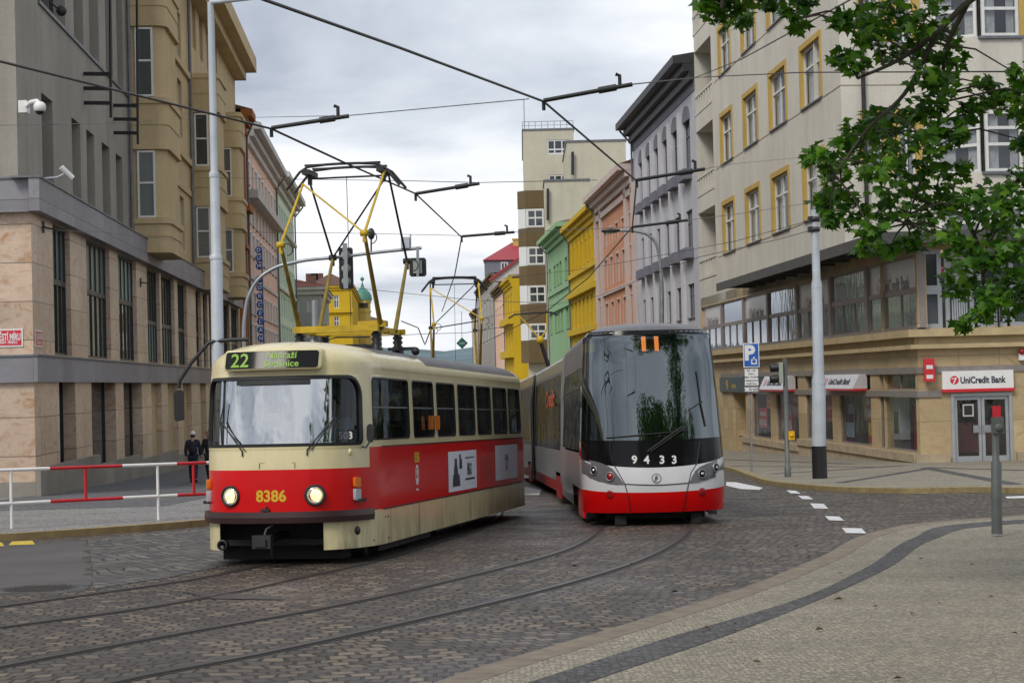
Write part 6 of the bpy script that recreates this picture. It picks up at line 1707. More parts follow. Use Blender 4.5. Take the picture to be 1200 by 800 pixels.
def m_mat(u, z):
    au, y = abs(u), N.base(u)[1]
    if au < uQ:
        if z < ZRD: return 0
        if z < ZWH: return 1
        if z < ZBK: return 2
        if z < ZGL: return None
        return 3
    if z > 3.1: return 3
    if z < .62 and 1.25 < y < 3.9: return None
    if z < .42: return 3
    if 1.25 < z < 3.02 and 1.32 < y < 8.4: return None
    return 4
b = MB(); N.skin(b, us, zs, m_mat); b.build('body', [M['tramred'], M['tramwhite'], M['blackglass'], M['lampgrey'], M['silver']], mt)
b = MB(); N.skin(b, [u for u in us if abs(u) <= uQ + 1e-6], [z for z in zs if ZBK <= z <= ZGL], lambda u, z: 0); ws = b.build('windscreen', M['glassm'], mt)
b = MB(); o_ = rrect(-uQ - .02, uQ + .02, ZBK, ZGL + .03, (.02, .25, .25, .02), 6, 30); i_ = rrect(-uQ + .07, uQ - .07, ZBK + .03, ZGL - .05, (.05, .25, .25, .05), 6, 30); N.ring(b, o_, i_, .006, .006); b.build('windscreen_border', M['blackglass'], ws)
for sg in (-1, 1):
    b = MB(); uA, uB = sg * N.uy(1.32), sg * N.uy(8.4); N.patch(b, min(uA, uB), max(uA, uB), 1.25, 3.02, -.004, 0, 10, 6); sw = b.build('side_window', M['glassd'], mt)
    b = MB()
    for yy in (2.9, 4.5, 6.4): u = sg * N.uy(yy); N.patch(b, u - .03, u + .03, 1.25, 3.02, .002, 0, 1, 5)
    N.patch(b, min(uA, uB), max(uA, uB), 2.5, 2.53, .003, 0, 8, 1); b.build('window_bar', M['black'], sw)
# front panel seams
b = MB()
for seam in (((713.8, 516), (717, 540), (721, 547), (732, 566), (736, 580), (740, 603)), ((820, 516), (816.5, 543), (810, 553), (807, 566), (804, 580), (800, 601)), ((733, 566.8), (770, 568), (806, 565.5))):
    pts = [nfind(*q) for q in seam]; line = []
    for k in range(len(pts) - 1):
        for j in range(6): t = j / 6; line.append(N.S(pts[k][0] + (pts[k + 1][0] - pts[k][0]) * t, pts[k][1] + (pts[k + 1][1] - pts[k][1]) * t, .001))
    line.append(N.S(*pts[-1], .001)); b.tube(line, .008, 5)
b.build('panel_seam', M['black'], mt)
# headlight clusters
CL = [([(681.5, 537), (692, 539), (703.7, 542), (711, 545), (717.8, 549), (724, 556.5), (731.8, 567.2), (722, 567.3), (712.5, 566), (701, 563.2), (691.5, 559.5), (682.5, 554)], [(696.4, 551.1, 0), (715.1, 558.1, 1)]),
      ([(849.6, 534.5), (840, 538.5), (828, 543), (820.5, 546.5), (815, 551), (811, 558), (808, 565.8), (818, 564.5), (828, 562), (838, 558.5), (849.8, 553.5)], [(838, 547.6, 0), (822.3, 555, 0)])]
for poly, lamps in CL:
    q = [nfind(*p) for p in poly]; b = MB()
    N.ring(b, q, q, 0, .012); N.fill(b, q, .012); hc = b.build('headlight', M['lampgrey'], mt)
    for px, py, rd in lamps:
        u, z = nfind(px, py); c = N.S(u, z, .015); nr = (N.S(u, z, .1) - c).normalized()
        b = MB(); b.lathe([(.085, -.02), (.088, .012), (.07, .02), (.062, .0)], c, nr, 20); b.build('lamp_ring', M['silver'], hc)
        b = MB(); b.lathe([(.064, .004), (.05, .018), (0, .026)], c, nr, 20); b.build('lens', M['lred'] if rd else M['blackglass'], hc)
        if not rd: b = MB(); b.lathe([(.030, .024), (.02, .034), (0, .036)], c, nr, 14); b.build('bulb', M['chrome'], hc)
for px, py in ((715, 579), (822.8, 576)):
    u, z = nfind(px, py); c = N.S(u, z, .004); nr = (N.S(u, z, .1) - c).normalized(); b = MB(); b.lathe([(.075, -.006), (.066, .004), (.04, .007), (0, .008)], c, nr, 18); b.build('fog_light', M['lred'], mt)
# number, emblem, route display
for ch, px in (('9', 743.5), ('4', 757.7), ('3', 775.7), ('3', 790)):
    u, z = nfind(px, 538.3); b = MB(); b.text(ch, .20, lambda x, y: N.S(u + x, z + y, .004), 0, .03); b.build('number_digit', M['numw'], mt)
u, z = nfind(769.4, 560.3); r = .088; n = 24
b = MB(); ci_ = [(u + r * math.cos(2 * math.pi * k / n), z + r * math.sin(2 * math.pi * k / n)) for k in range(n)]; N.fill(b, ci_, .004); em = b.build('emblem', M['lampgrey'], mt)
b = MB(); ci_ = [(u + r * .8 * math.cos(2 * math.pi * k / n), z + r * .8 * math.sin(2 * math.pi * k / n)) for k in range(n)]; N.fill(b, ci_, .006); b.build('emblem_ground', M['tramwhite'], em)
b = MB()
for pl in (((-.5, -.55), (-.2, -.55), (-.05, .25), (-.35, .1)), ((-.35, .1), (-.05, .25), (.05, .62), (-.3, .45)), ((-.05, .25), (.25, .1), (.3, .4), (.05, .62)), ((-.2, -.55), (.1, -.2), (.25, .1), (-.05, .25)), ((.1, -.2), (.35, -.35), (.25, .1)), ((-.5, -.62), (.3, -.62), (.25, -.5), (-.5, -.5))):
    b.add([N.S(u + x * r, z + y * r, .008) for x, y in pl], [list(range(len(pl)))])
b.build('winged_arrow', M['lampgrey'], em)
b = MB(); u, z = nfind(762, 401.5)
cD = N.S(u, z, -.05); b.text('11', .36, lambda x, y: cD + V((x * 1.3, y * .27, y)), 0, .035); b.build('route_number', emit('route_orange', (1, .22, .05), 8.0), mt)
b = MB(); cT = N.S(0, 3.0, -.0); b.box(-.95, .95, cT.y + .35, cT.y + 1.0, 3.05, 3.4); b.build('display_housing', M['black'], mt)
# wipers and cab
b = MB(); p = [N.S(.15, ZBK + .02, .03), N.S(-.12, ZBK - .10, .03), N.S(.42, ZBK + .28, .035)]; b.tube([N.S(-.15, ZBK - .17, .02), N.S(.5, ZBK + .25, .03)], .016, 6); b.tube([N.S(-.10, ZBK - .18, .02), N.S(.52, ZBK + .21, .03)], .012, 6); wp = b.build('wiper', M['black'], mt)
b = MB(); b.tube([N.S(-.9 + 1.5 * k / 8, ZBK + .08 + .10 * k / 8, .02) for k in range(9)], .013, 6); b.build('blade', M['black'], wp)
b = MB(); b.tube([N.S(.98, 1.75, .02), N.S(.92, 2.15, .02), N.S(.9, 2.75, .02)], .012, 6); b.tube([N.S(.66, 2.05, .02), N.S(.96, 2.2, .02)], .012, 6); b.build('wiper', M['black'], mt)
b = MB(); b.box(-1.0, 1.0, .45, 1.1, 1.1, 1.42); b.box(-.6, .7, .9, 1.2, 1.42, 1.5); b.build('dashboard', M['black'], mt)
b = MB(); b.box(-1.08, 1.08, .6, 9.0, .75, .8); b.build('floor', M['under'], mt)
b = MB(); b.box(-1.1, -.2, 2.6, 2.66, .8, 3.1); b.box(-.2, 1.1, 2.62, 2.66, .8, 1.9); b.build('cab_wall', M['under'], mt)
b = MB(); b.tube([N.S(.98, ZBK, -.12), N.S(.9, 2.9, -.15)], .06, 8); b.tube([N.S(1.38, ZBK, -.06), N.S(1.38, 3.2, -.06)], .05, 8); b.build('cab_pillar', M['interp'], mt)
b = MB(); zz = 2.5; b.tube([N.S(-.62, 2.75, -.03), N.S(-.6, 2.47, -.03), N.S(.45, 2.47, -.03), N.S(.55, 2.8, -.03)], .008, 5); b.build('sun_blind', M['polelight'], mt)
for k in range(4):
    b = MB(); b.box(-.9, -.45, 3.4 + k * 1.1, 3.85 + k * 1.1, 1.2, 1.27); b.box(-.9, -.45, 3.85 + k * 1.1, 3.9 + k * 1.1, 1.27, 1.9); b.build('seat', M['seat'], mt)
# bogie cover at the front corner, underframe, wheels
b = MB(); b.box(-.85, .85, .75, 9, .22, .42); b.box(-.9, .9, .55, .7, .12, .26); b.box(-.75, -.55, .3, .45, .02, .2); b.box(.62, .8, .3, .45, .02, .2); b.build('underframe', M['under'], mt)
for sg in (-1, 1):
    b = MB(); pts = [(1.55, .10), (3.3, .10), (3.3, .60), (2.2, .62), (1.85, .55)]
    b.prism([(sg * 1.20, y, z) for y, z in pts], V((sg * .05, 0, 0))); b.build('bogie_cover', M['tramred'], mt)
    for yy in (1.7, 3.5):
        b = MB(); b.lathe([(0, -.07), (.27, -.07), (.30, -.05), (.30, .06), (.1, .05), (0, .05)], (sg * .74, yy, .31), V((1, 0, 0)), 20); b.build('wheel', M['iron'], mt)
    b = MB(); n = 10; pts = [(1.28 + .22 * math.sin(math.pi / 2 * k / n), .12 + .52 * k / n) for k in range(n + 1)]; vs = []
    for y, z in pts: vs += [V((sg * 1.05, y, z)), V((sg * 1.22, y + .06, z))]
    b.add(vs, [[2 * k, 2 * k + 1, 2 * k + 3, 2 * k + 2] for k in range(n)], 0, None, True); b.build('wheel_guard', M['bellows'], mt)
# following modules: each a shell of its own behind a bellows
def kx2(z):
    if z <= Z2R: return lerp(z, [(.2, .985), (.6, 1.0), (1.3, 1.0), (2.4, .97), (Z2R, .93)])
    t = min((z - Z2R) / (3.52 - Z2R), 1); return .93 * max(0.0, 1 - t ** 2.6) ** (1 / 2.6)
def module(front, head, L, txt):
    S_ = Shell(1.235, L, .12, 6, .12, 6, kx2, lambda z: 0.0, lambda z: 0.0, .5); S_.ztop = 3.52
    d = V((head, 1, -SLOPE)).normalized(); l = V((1, -head, 0)).normalized(); zz = l.cross(d); f = V((front[0], front[1], gz(front[1])))
    Mw = M2.inverted() @ Matrix(((l.x, d.x, zz.x, f.x), (l.y, d.y, zz.y, f.y), (l.z, d.z, zz.z, f.z), (0, 0, 0, 1)))
    y0 = 1.0; ws_ = [(.5 + (L - 1) * k / 4 + .08, .5 + (L - 1) * (k + 1) / 4 - .08) for k in range(4)]
    us = sorted({0.0} | {sg * S_.U * k / 80 for k in range(81) for sg in (-1, 1)} | {sg * S_.uy(y) for w_ in ws_ for y in w_ for sg in (-1, 1)} | {sg * S_.uy(y) for y in (.3, L - .3, .9, 2.6, L - 2.6, L - .9) for sg in (-1, 1)})
    us = [u for i, u in enumerate(us) if i == 0 or u - us[i - 1] > .003]
    zs = sorted({.24, .5, .72, 1.0, 1.25, 2.0, 2.5, 3.02, 3.1} | {Z2R + (3.52 - Z2R) * math.sin(math.pi / 2 * k / 8) for k in range(9)})
    def fn(u, z):
        y = S_.base(u)[1]; side = .3 < y < L - .3
        if not side: return 2 if abs(u) < .9 else 0
        if z < .72 and (.9 < y < 2.6): return None
        if 1.25 < z < 3.02 and any(a < y < c for a, c in ws_): return None
        if z < .5: return 1
        if 1.25 < z < 3.1: return 2
        return 3 if z > 3.1 else 0
    b = MB(); S_.skin(b, us, zs, fn); mo = b.build('module', [M['silver'], M['skirtred'], M['lampgrey'], M['silver']], mt); mo.matrix_local = Mw
    for sg in (-1, 1):
        for a, c in ws_:
            b = MB(); ua, uc = sg * S_.uy(a), sg * S_.uy(c); S_.patch(b, min(ua, uc), max(ua, uc), 1.25, 3.02, -.004, 0, 2, 5); b.build('side_window', M['glassd'], mo)
        b = MB(); pts = [(.95, .12), (2.5, .12), (2.5, .62), (.95, .62)]; b.prism([(sg * 1.19, y, z) for y, z in pts], V((sg * .05, 0, 0))); b.build('bogie_cover', M['skirtred'], mo)
    b = MB(); b.box(-1.0, 1.0, .3, L - .3, .2, .5); b.build('underframe', M['under'], mo)
    if txt:
        b = MB(); a, z0 = 4.9, 2.52
        b.text(txt, .75, lambda x, y: S_.S(-S_.uy(a - x * 1.9), z0 + y * .8, .012), 0, .03); b.build('side_lettering', M['signred'], mo)
    return mo
module((2.32, 43.2), -.037, 13.4, 'Credit:')
module((1.78, 57.2), -.05, 9.5, None)
for c, hd, ln in (((2.36, 42.55), -.03, .85), ((1.74, 56.5), -.05, .85)):
    b = MB(); o = M2.inverted()
    d = V((hd, 1, -SLOPE)).normalized(); l = V((1, -hd, 0)).normalized(); zz = l.cross(d); f = V((c[0], c[1], gz(c[1])))
    n = 12; ring = []
    for k in range(n + 1):
        g = (.0 if k % 2 else .05); pr = [(-1.14 - g, .35), (-1.14 - g, 2.6), (-1.02 - g, 3.3 + g), (-.7, 3.42 + g), (.7, 3.42 + g), (1.02 + g, 3.3 + g), (1.14 + g, 2.6), (1.14 + g, .35)]
        ring.append([o @ (f + l * x + zz * z + d * (ln * k / n - .05)) for x, z in pr])
    vs = [p for r_ in ring for p in r_]; b.add(vs, [[8 * k + j, 8 * k + j + 1, 8 * k + j + 9, 8 * k + j + 8] for k in range(n) for j in range(7)]); b.build('bellows', M['bellows'], mt)
    b = MB(); q0 = [o @ (f + l * x + zz * z + d * .3) for x, z in ((-1.26, .45), (-1.26, 2.5), (-1.19, 3.2))]; q1 = [p + V((.0, .30, 0)) for p in q0]; b.add(q0 + q1, [[0, 1, 4, 3], [1, 2, 5, 4]]); b.build('joint_cover', M['silver'], mt)
# low arch pantograph on the rear module
o = M2.inverted(); Yp = 64.5; cxp = 1.35
def wp_(px, py, Y=Yp): return o @ P(px, py, Y)
b = MB(); zr_ = P(630, 420, Yp); base = o @ V((cxp, Yp, gz(Yp) + 3.5)); 
kn = wp_(633, 398); top0, top1 = wp_(607, 369), wp_(641, 367)
b.tube([base + V((0, .3, 0)), kn], .07, 8); pn2 = b.build('pantograph', M['dark'], mt)
b = MB(); b.tube([kn, wp_(620, 382), top0], .03, 6); b.tube([kn, wp_(641, 385), top1], .03, 6); b.ball(kn, .14); b.build('upper_arm', M['pantoy'], pn2)
for dy in (0, .5):
    b = MB(); b.tube([wp_(596, 373, Yp + dy), wp_(603, 368.5, Yp + dy), wp_(625, 366.5, Yp + dy), wp_(646, 366, Yp + dy), wp_(654, 369, Yp + dy)], .035, 6); b.build('collector_shoe', M['black'], pn2)
b = MB(); b.box(base.x - .5, base.x + .5, base.y - .6, base.y + .6, base.z - .05, base.z + .12); b.build('roof_plate', M['dark'], pn2)
# ------------------------------------------------------------------ poles, lamps, signals, signs
def ptube(b, pts, r, n=8, m=0): b.tube(pts, r, n, m)
def upv(p, h): return p + V((0, 0, h))
def seg(t, o, name, pts, r, mat, n=10): b = MB(o); b.tube(pts, r, n); return b.build(name, M[mat], t)
# pale pole on the left carrying a lamp arm
Yl = 43.0; g0 = gp(258, 601); Yl = g0.y
o = g0; t = empty('lamp_post', o, 'tall pale stepped lamp post in front of the tan building', 'lamp post')
b = MB(o); top = P(246.5, 3, Yl)
b.tube([o, P(253.5, 300, Yl), P(253.3, 298, Yl), P(251.2, 205, Yl), P(251, 202, Yl), P(247.5, 30, Yl), top], [.145, .14, .115, .11, .085, .08, .07], 14)
b.build('pole', M['polelight'], t)
seg(t, o, 'lamp_arm', [top, P(262, 1.5, Yl - .2), P(300, -3, Yl - .8), P(340, -8, Yl - 1.4)], .055, 'polelight')
for y in (300, 204):
    b = MB(o); c = P(253 - (300 - y) * .022, y, Yl); b.lathe([(.10, .06), (.15 if y == 300 else .12, .0), (.15 if y == 300 else .12, -.08)], c, Zv, 14); b.build('collar', M['polelight'], t)
b = MB(o); c = P(254.5, 455, Yl); b.box(c.x - .10, c.x + .10, c.y - .2, c.y - .12, c.z - .25, c.z + .25); b.build('notice', M['white'], t)
# mast arm with traffic signals over the road
Ym = 52.0; gm = gp(288, 588); Ym = gm.y
o = gm; t = empty('signal_mast', o, 'grey curved mast arm carrying traffic signals above the old tram', 'traffic light')
arm = [o, P(286.5, 420, Ym), P(286.6, 372, Ym), P(291, 348, Ym), P(303, 327, Ym), P(322, 314, Ym), P(350, 306.5, Ym), P(400, 301, Ym), P(440, 296, Ym), P(494, 290.5, Ym)]
arm = [arm[0]] + smooth_line(arm[1:], 5)
seg(t, o, 'mast', arm, [.058] * 6 + [.052] * 20 + [.044] * (len(arm) - 26), 'steel', 12)
def signal(t, o, c, h, w, face, back=True, lens='polegreen', n=3):
    """three-light head, seen from behind: backing board, casing and three round lamp backs"""
    b = MB(o); y0 = c.y
    b.prism([(c.x + x * w / 2, y0 + .02, c.z + z * h / 2) for x, z in ((-.8, -1), (.8, -1), (1, -.93), (1, .93), (.8, 1), (-.8, 1), (-1, .93), (-1, -.93))], V((0, .05, 0)))
    hd = b.build('signal_head', M['black'], t)
    for k in range(n):
        b = MB(o); zc = c.z + h * (.5 - (k + .5) / n) * .94; r = w * .34
        b.lathe([(r, 0), (r * .98, .06), (r * .8, .12), (r * .4, .15), (0, .155)], (c.x, y0 + .015, zc), V((0, -1, 0)), 16); b.build('lamp_back', M['pearl'], hd)
    return hd
M['pearl'] = plain('pale_green_grey_plastic', (.32, .36, .29), .4, .08)
c = P(405.5, 314.5, Ym); s_ = Ym / FPX
hd = signal(t, o, c, 49 * s_, 16.5 * s_, 1)
b = MB(o); b.box(c.x - .06, c.x + .06, c.y - .22, c.y - .14, c.z - 24 * s_, c.z + 29 * s_); b.build('bracket', M['steel'], t)
c = P(489.5, 313, Ym)
b = MB(o); w_, h_ = 10 * s_, 11 * s_; b.prism([(c.x + x * w_, c.y + .03, c.z + z * h_) for x, z in ((-.8, -1), (.8, -1), (1, -.8), (1, .8), (.8, 1), (-.8, 1), (-1, .8), (-1, -.8))], V((0, .05, 0))); hd = b.build('signal_head', M['dark'], t)
b = MB(o); b.box(c.x - 5 * s_, c.x + 5 * s_, c.y - .15, c.y + .028, c.z - 7.5 * s_, c.z + 7.5 * s_); b.build('lamp_back', M['pearl'], hd)
b = MB(o); b.bar(P(489.5, 324, Ym - .2), P(489.5, 289, Ym - .2), .07, .07); b.build('bracket', M['steel'], t)
b = MB(o); c = P(476, 285, Ym); b.box(c.x - 6 * s_, c.x + 4 * s_, c.y - .1, c.y + .1, c.z - 6 * s_, c.z + 7 * s_); b.tube([P(481, 275, Ym), P(481, 290, Ym)], .025, 6); b.build('sensor_box', M['polelight'], t)
b = MB(o); b.tube([P(435, 296, Ym), P(435, 275, Ym)], .025, 6); b.ball(P(435, 274, Ym), .10, .10, .16); b.build('sensor', M['dark'], t)
# low side arm with a hanging black signal head, fixed to the lamp post
Ya = Yl - .1
o = P(255, 398, Yl); t = empty('side_signal', o, 'black signal head hanging from a thin bent arm beside the lamp post', 'traffic light')
pts = [P(291, 397.5, Ya), P(272, 398, Ya), P(250, 400, Ya), P(244, 402, Ya), P(224, 425, Ya), P(210.5, 446, Ya), P(209.5, 455, Ya)]
seg(t, o, 'arm', pts, .045, 'dark', 8)
c = P(210, 475, Ya); s_ = Ya / FPX
b = MB(o); b.prism([(c.x + x * 5.2 * s_, c.y - .1, c.z + z * 18 * s_ + x * .02) for x, z in ((-.6, -1), (.8, -1), (1, -.85), (1, .9), (.7, 1), (-.7, 1), (-1, .85), (-1, -.8))], V((0, .2, 0))); hd = b.build('signal_head', M['black'], t)
for k in range(3):
    b = MB(o); b.lathe([(.085, .0), (.085, .16), (.075, .16), (.075, 0)], (c.x, c.y + .08, c.z + (1 - k) * 10.5 * s_), V((-.1, 1, -.15)), 12); b.build('visor', M['black'], hd)
# slim grey post in front of the far left houses (wired box)
# big pale pole on the right
gr_ = gp(961, 565.5, .13); Yr_ = gr_.y; o = gr_; t = empty('steel_pole', o, 'thick pale grey stepped pole with a black foot at the pavement edge', 'pole')
b = MB(o); b.tube([upv(o, .92), P(959.5, 445, Yr_), P(959.3, 437, Yr_), P(957, 332, Yr_), P(956.8, 327, Yr_), P(954.3, 246, Yr_)], [.20, .195, .155, .15, .115, .11], 18); b.build('pole', M['polelight'], t)
b = MB(o); b.tube([o, upv(o, .92)], [.215, .212], 18); b.build('foot', M['black'], t)
b = MB(o); b.lathe([(.16, .12), (.2, .0), (.2, -.1)], P(959.6, 446, Yr_), Zv, 18); b.lathe([(.118, .1), (.155, .0), (.155, -.1)], P(957, 334, Yr_), Zv, 18); b.build('collar', M['polelight'], t)
for y in (257, 269):
    b = MB(o); b.lathe([(.125, -.07), (.15, -.06), (.15, .06), (.125, .07)], P(954.7, y, Yr_), Zv, 14); b.box(P(951, y, Yr_).x - .1, P(951, y, Yr_).x + .05, Yr_ - .1, Yr_ + .1, P(951, y, Yr_).z - .08, P(951, y, Yr_).z + .08); b.build('wire_clamp', M['dark'], t)
# parking sign on its post
gq = gp(881, 557, .13); o = gq; Yq = o.y; t = empty('parking_sign', o, 'blue parking sign with white plates below on a thin grey post', 'sign')
seg(t, o, 'post', [o, P(879.8, 405, Yq)], .035, 'steel')
def plate(t, o, name, px0, px1, py0, py1, Y, mat, border=None, thick=.03):
    c0, c1 = P(px0, py0, Y - .07), P(px1, py1, Y - .07); x0, x1 = min(c0.x, c1.x), max(c0.x, c1.x); z0, z1 = min(c0.z, c1.z), max(c0.z, c1.z)
    b = MB(o); b.box(x0, x1, Y - .07 - thick, Y - .07, z0, z1); p = b.build(name, M[border or mat], t)
    if border: b = MB(o); g = (x1 - x0) * .05; b.box(x0 + g, x1 - g, Y - .07 - thick - .004, Y - .07 - thick, z0 + g, z1 - g); b.build('face', M[mat], p)
    return p, x0, x1, z0, z1, Y - .07 - thick - .006
p, x0, x1, z0, z1, y = plate(t, o, 'sign_plate', 870.5, 890, 402, 430, Yq, 'signblue', 'white')
w_, h_ = x1 - x0, z1 - z0
b = MB(o); b.text('P', h_ * .82, lambda a, c: V((x0 + w_ * .42 + a, y, z0 + h_ * .60 + c)), 0, .05)
b.build('letter', M['numw'], p)
b = MB(o); q = lambda a, c: V((x0 + w_ * a, y, z0 + h_ * c))
b.add([q(.48, .12), q(.84, .12), q(.84, .33), q(.48, .33)], [[0, 1, 2, 3]]); b.add([q(.60, .36), q(.72, .36), q(.72, .42), q(.60, .42)], [[0, 1, 2, 3]])
b.build('pictogram', M['numw'], p)
b = MB(o); y2 = y - .003; b.add([V((x0 + w_ * (.66 + .12 * math.cos(k * math.pi / 8)), y2, z0 + h_ * (.24 + .075 * math.sin(k * math.pi / 8)))) for k in range(16)], [list(range(16))]); b.build('pictogram_disc', M['signblue'], p)
p, x0, x1, z0, z1, y = plate(t, o, 'sign_plate', 871.5, 889.5, 431.5, 452, Yq, 'white', 'lampgrey')
for k, (tx, sz) in enumerate((('PO - PÁ', .85), ('8-20 h', .8), ('MIMO VOZIDEL', .8), ('S PARKOVACÍ', .8), ('KARTOU', .8))):
    b = MB(o); b.text(tx, (z1 - z0) * .17 * sz, lambda a, c: V(((x0 + x1) / 2 + a, y, z1 - (z1 - z0) * (.13 + .185 * k) + c)), 0, .03); b.build('text_line', M['ink'], p)
p, x0, x1, z0, z1, y = plate(t, o, 'sign_plate', 871.5, 889.5, 453, 459, Yq, 'white', 'lampgrey')
b = MB(o); b.text('2 - 70 Kč/h', (z1 - z0) * .6, lambda a, c: V(((x0 + x1) / 2 + a, y, (z0 + z1) / 2 + c)), 0, .03); b.build('lettering', M['ink'], p)
# traffic light post beside it
gt = gp(923.5, 563.5, .13); o = gt; Yt = o.y; t = empty('traffic_light', o, 'traffic light with two black visors on a grey post with a yellow button box', 'traffic light')
b = MB(o); b.tube([o, upv(o, .28), upv(o, .30), P(919.7, 420, Yt)], [.10, .10, .075, .07], 12); b.build('post', M['polegreen'], t)
b = MB(o); c = P(914.5, 436.5, Yt); s_ = Yt / FPX; b.box(c.x - 2.3 * s_, c.x + 2.5 * s_, c.y - .15, c.y + .15, c.z - 12 * s_, c.z + 12 * s_); hd = b.build('signal_head', M['pearl'], t)
for dy in (-6, 7):
    b = MB(o); cc = P(912, 436.5 + dy, Yt); n = 12
    b.lathe([(.12, .0), (.12, .16), (.11, .25), (.085, .25), (.08, .02)], cc, V((-1, .1, -.08)), 14); b.build('visor', M['black'], hd)
b = MB(o); c = P(927, 510, Yt); b.box(c.x - .09, c.x + .09, c.y - .12, c.y + .10, c.z - .13, c.z + .13); b.lathe([(.05, 0), (.05, .03), (0, .035)], (c.x, c.y - .12, c.z), V((0, -1, 0)), 12); b.build('button_box', M['yellowbox'], t)
# short post on the foreground pavement
gb = gp(1168.5, 630, .06); o = gb; Yb = o.y; t = empty('button_post', o, 'short grey post with a worn button box and small red plate on the foreground pavement', 'post')
b = MB(o); b.tube([o, P(1167.5, 542, Yb), P(1167, 539, Yb), P(1166.2, 500, Yb)], [.080, .078, .052, .05], 14); b.build('post', M['polegreen'], t)
b = MB(o); c = P(1168.5, 498, Yb); s_ = Yb / FPX; b.box(c.x - 6 * s_, c.x + 6.5 * s_, c.y - .08, c.y + .06, c.z - 9.5 * s_, c.z + 9.5 * s_); b.lathe([(.055, 0), (.055, .03), (.03, .04), (0, .04)], (c.x, c.y - .08, c.z - .03), V((0, -1, 0)), 14); b.build('button_box', M['polegreen'], t)
b = MB(o); c = P(1167.5, 482, Yb); b.box(c.x - 4.6 * s_, c.x + 4.8 * s_, c.y - .03, c.y + .01, c.z - 6.8 * s_, c.z + 6.5 * s_); b.build('plate', M['signred'], t)
# red and white railing
def rail(label, posts, Lx_):
    o = gp(*posts[0], .13); t = empty('railing', o, label, 'railing')
    pts = [gp(x, y, .13) for x, y in posts]
    top = lambda p: p + V((0, 0, 1.12)); mid = lambda p: p + V((0, 0, .48))
    return o, t, pts, top, mid
o, t, pts, top, mid = rail('red and white pedestrian railing along the left kerb', [(14, 627), (186, 616.5)], 0)
A_, B_ = pts; dd = B_ - A_
def along(f): return A_ + dd * f
fx = lambda px: (px - 14) / 172.0
for f, mat in ((fx(-75), 'white'), (0, 'white'), (fx(99), 'red'), (1, 'white'), (fx(231), 'red'), (fx(300), 'white')):
    p = along(f)
    b = MB(o); b.tube([p if mat == 'white' else p + V((0, 0, .48)), top(p)], .03, 8); b.build('post', M[mat], t)
for lvl in (top, mid):
    cuts = [(-90, -30, 'red'), (-30, 57.5, 'white'), (57.5, 142.5, 'red'), (142.5, 209.5, 'white'), (209.5, 247, 'red'), (247, 310, 'white')]
    for x0, x1, mat in cuts:
        b = MB(o); b.tube([lvl(along(fx(x0))), lvl(along(fx(x1)))], .034, 8, caps=False); b.build('rail', M[mat], t)
# street name plates
def nameplate(F, px0, px1, py0, py1, lines, label):
    a_, z1 = F.pix(px0, py0, .03); e_, z0 = F.pix(px1, py1, .03); lo, hi = min(a_, e_), max(a_, e_)
    o = F.pt((lo + hi) / 2, .03, (z0 + z1) / 2); t = empty('street_sign', o, label, 'sign', None)
    b = MB(o); b.fbox(F, lo, hi, .005, .03, z0, z1); b.build('border', M['white'], t)
    b = MB(o); g = .045; b.fbox(F, lo + g, hi - g, .031, .036, z0 + g, z1 - g); b.build('plate', M['signred'], t)
    sg = -1 if F is FLf else 1
    b = MB(o)
    for tx, zc, hh, wd in lines:
        vs, fs = text_shape(tx, .035); w_ = max(p[0] for p in vs) - min(p[0] for p in vs); k = (hi - lo) * wd / w_
        b.text(tx, 1, lambda x, y: F.pt((lo + hi) / 2 + sg * x * k, .0385, z0 + (z1 - z0) * zc + y * (z1 - z0) * hh), 0, .035)
    b.build('lettering', M['numw'], t)
nameplate(FLf, -16, 27, 386, 406, [('NÁMĚSTÍ MÍRU', .62, .52, .88), ('VINOHRADY - PRAHA 2', .26, .22, .7)], 'long red street sign on the marble face towards the square')
nameplate(FL, 41.5, 50, 386, 407, [('JUGOSLÁVSKÁ', .62, .45, .86), ('PRAHA 2', .26, .22, .6)], 'narrow red street sign just round the marble corner')
# security cameras on the bank
c = FU.pt(a0, 0, 0); Yc_ = c.y
o = P(28, 126, Yc_ - .5); t = empty('dome_camera', o, 'white dome security camera on the bank corner', 'security camera')
b = MB(o); p = P(27, 125, Yc_ - .2); b.box(p.x - .13, p.x + .12, p.y - .05, p.y + .3, p.z - .18, p.z + .18); b.build('mount', M['white'], t)
b = MB(o); b.tube([P(31, 125, Yc_ - .3), P(36, 120, Yc_ - .4), P(43, 118.5, Yc_ - .5), P(46.5, 122, Yc_ - .5)], .07, 10); b.build('arm', M['white'], t)
b = MB(o); p = P(46.5, 124, Yc_ - .5); b.lathe([(.0, .12), (.1, .11), (.17, .04), (.185, -.04), (.17, -.16), (.14, -.17)], p, Zv, 16); b.build('housing', M['white'], t)
b = MB(o); b.ball(p + V((0, 0, -.17)), .13, .13, .1); b.build('dome', M['black'], t)
o = P(66, 203, Yc_ + 2); t = empty('bullet_camera', o, 'small white tube security camera above the granite band', 'security camera')
b = MB(o); Y_ = FU.pt(FU.ax(66, 203), 0, 0).y; Y_ = Yc_ + 1.0
b.tube([P(71.5, 196, Y_), P(85, 209, Y_ + .2)], .09, 12); b.build('housing', M['white'], t)
b = MB(o); b.tube([P(75, 204, Y_), P(67, 208, Y_), P(48, 209.5, Y_)], .035, 8); b.build('arm', M['polelight'], t)
b = MB(o); p = P(47, 209.5, Y_); b.box(p.x - .1, p.x + .08, p.y - .1, p.y + .3, p.z - .07, p.z + .07); b.build('mount', M['black'], t)
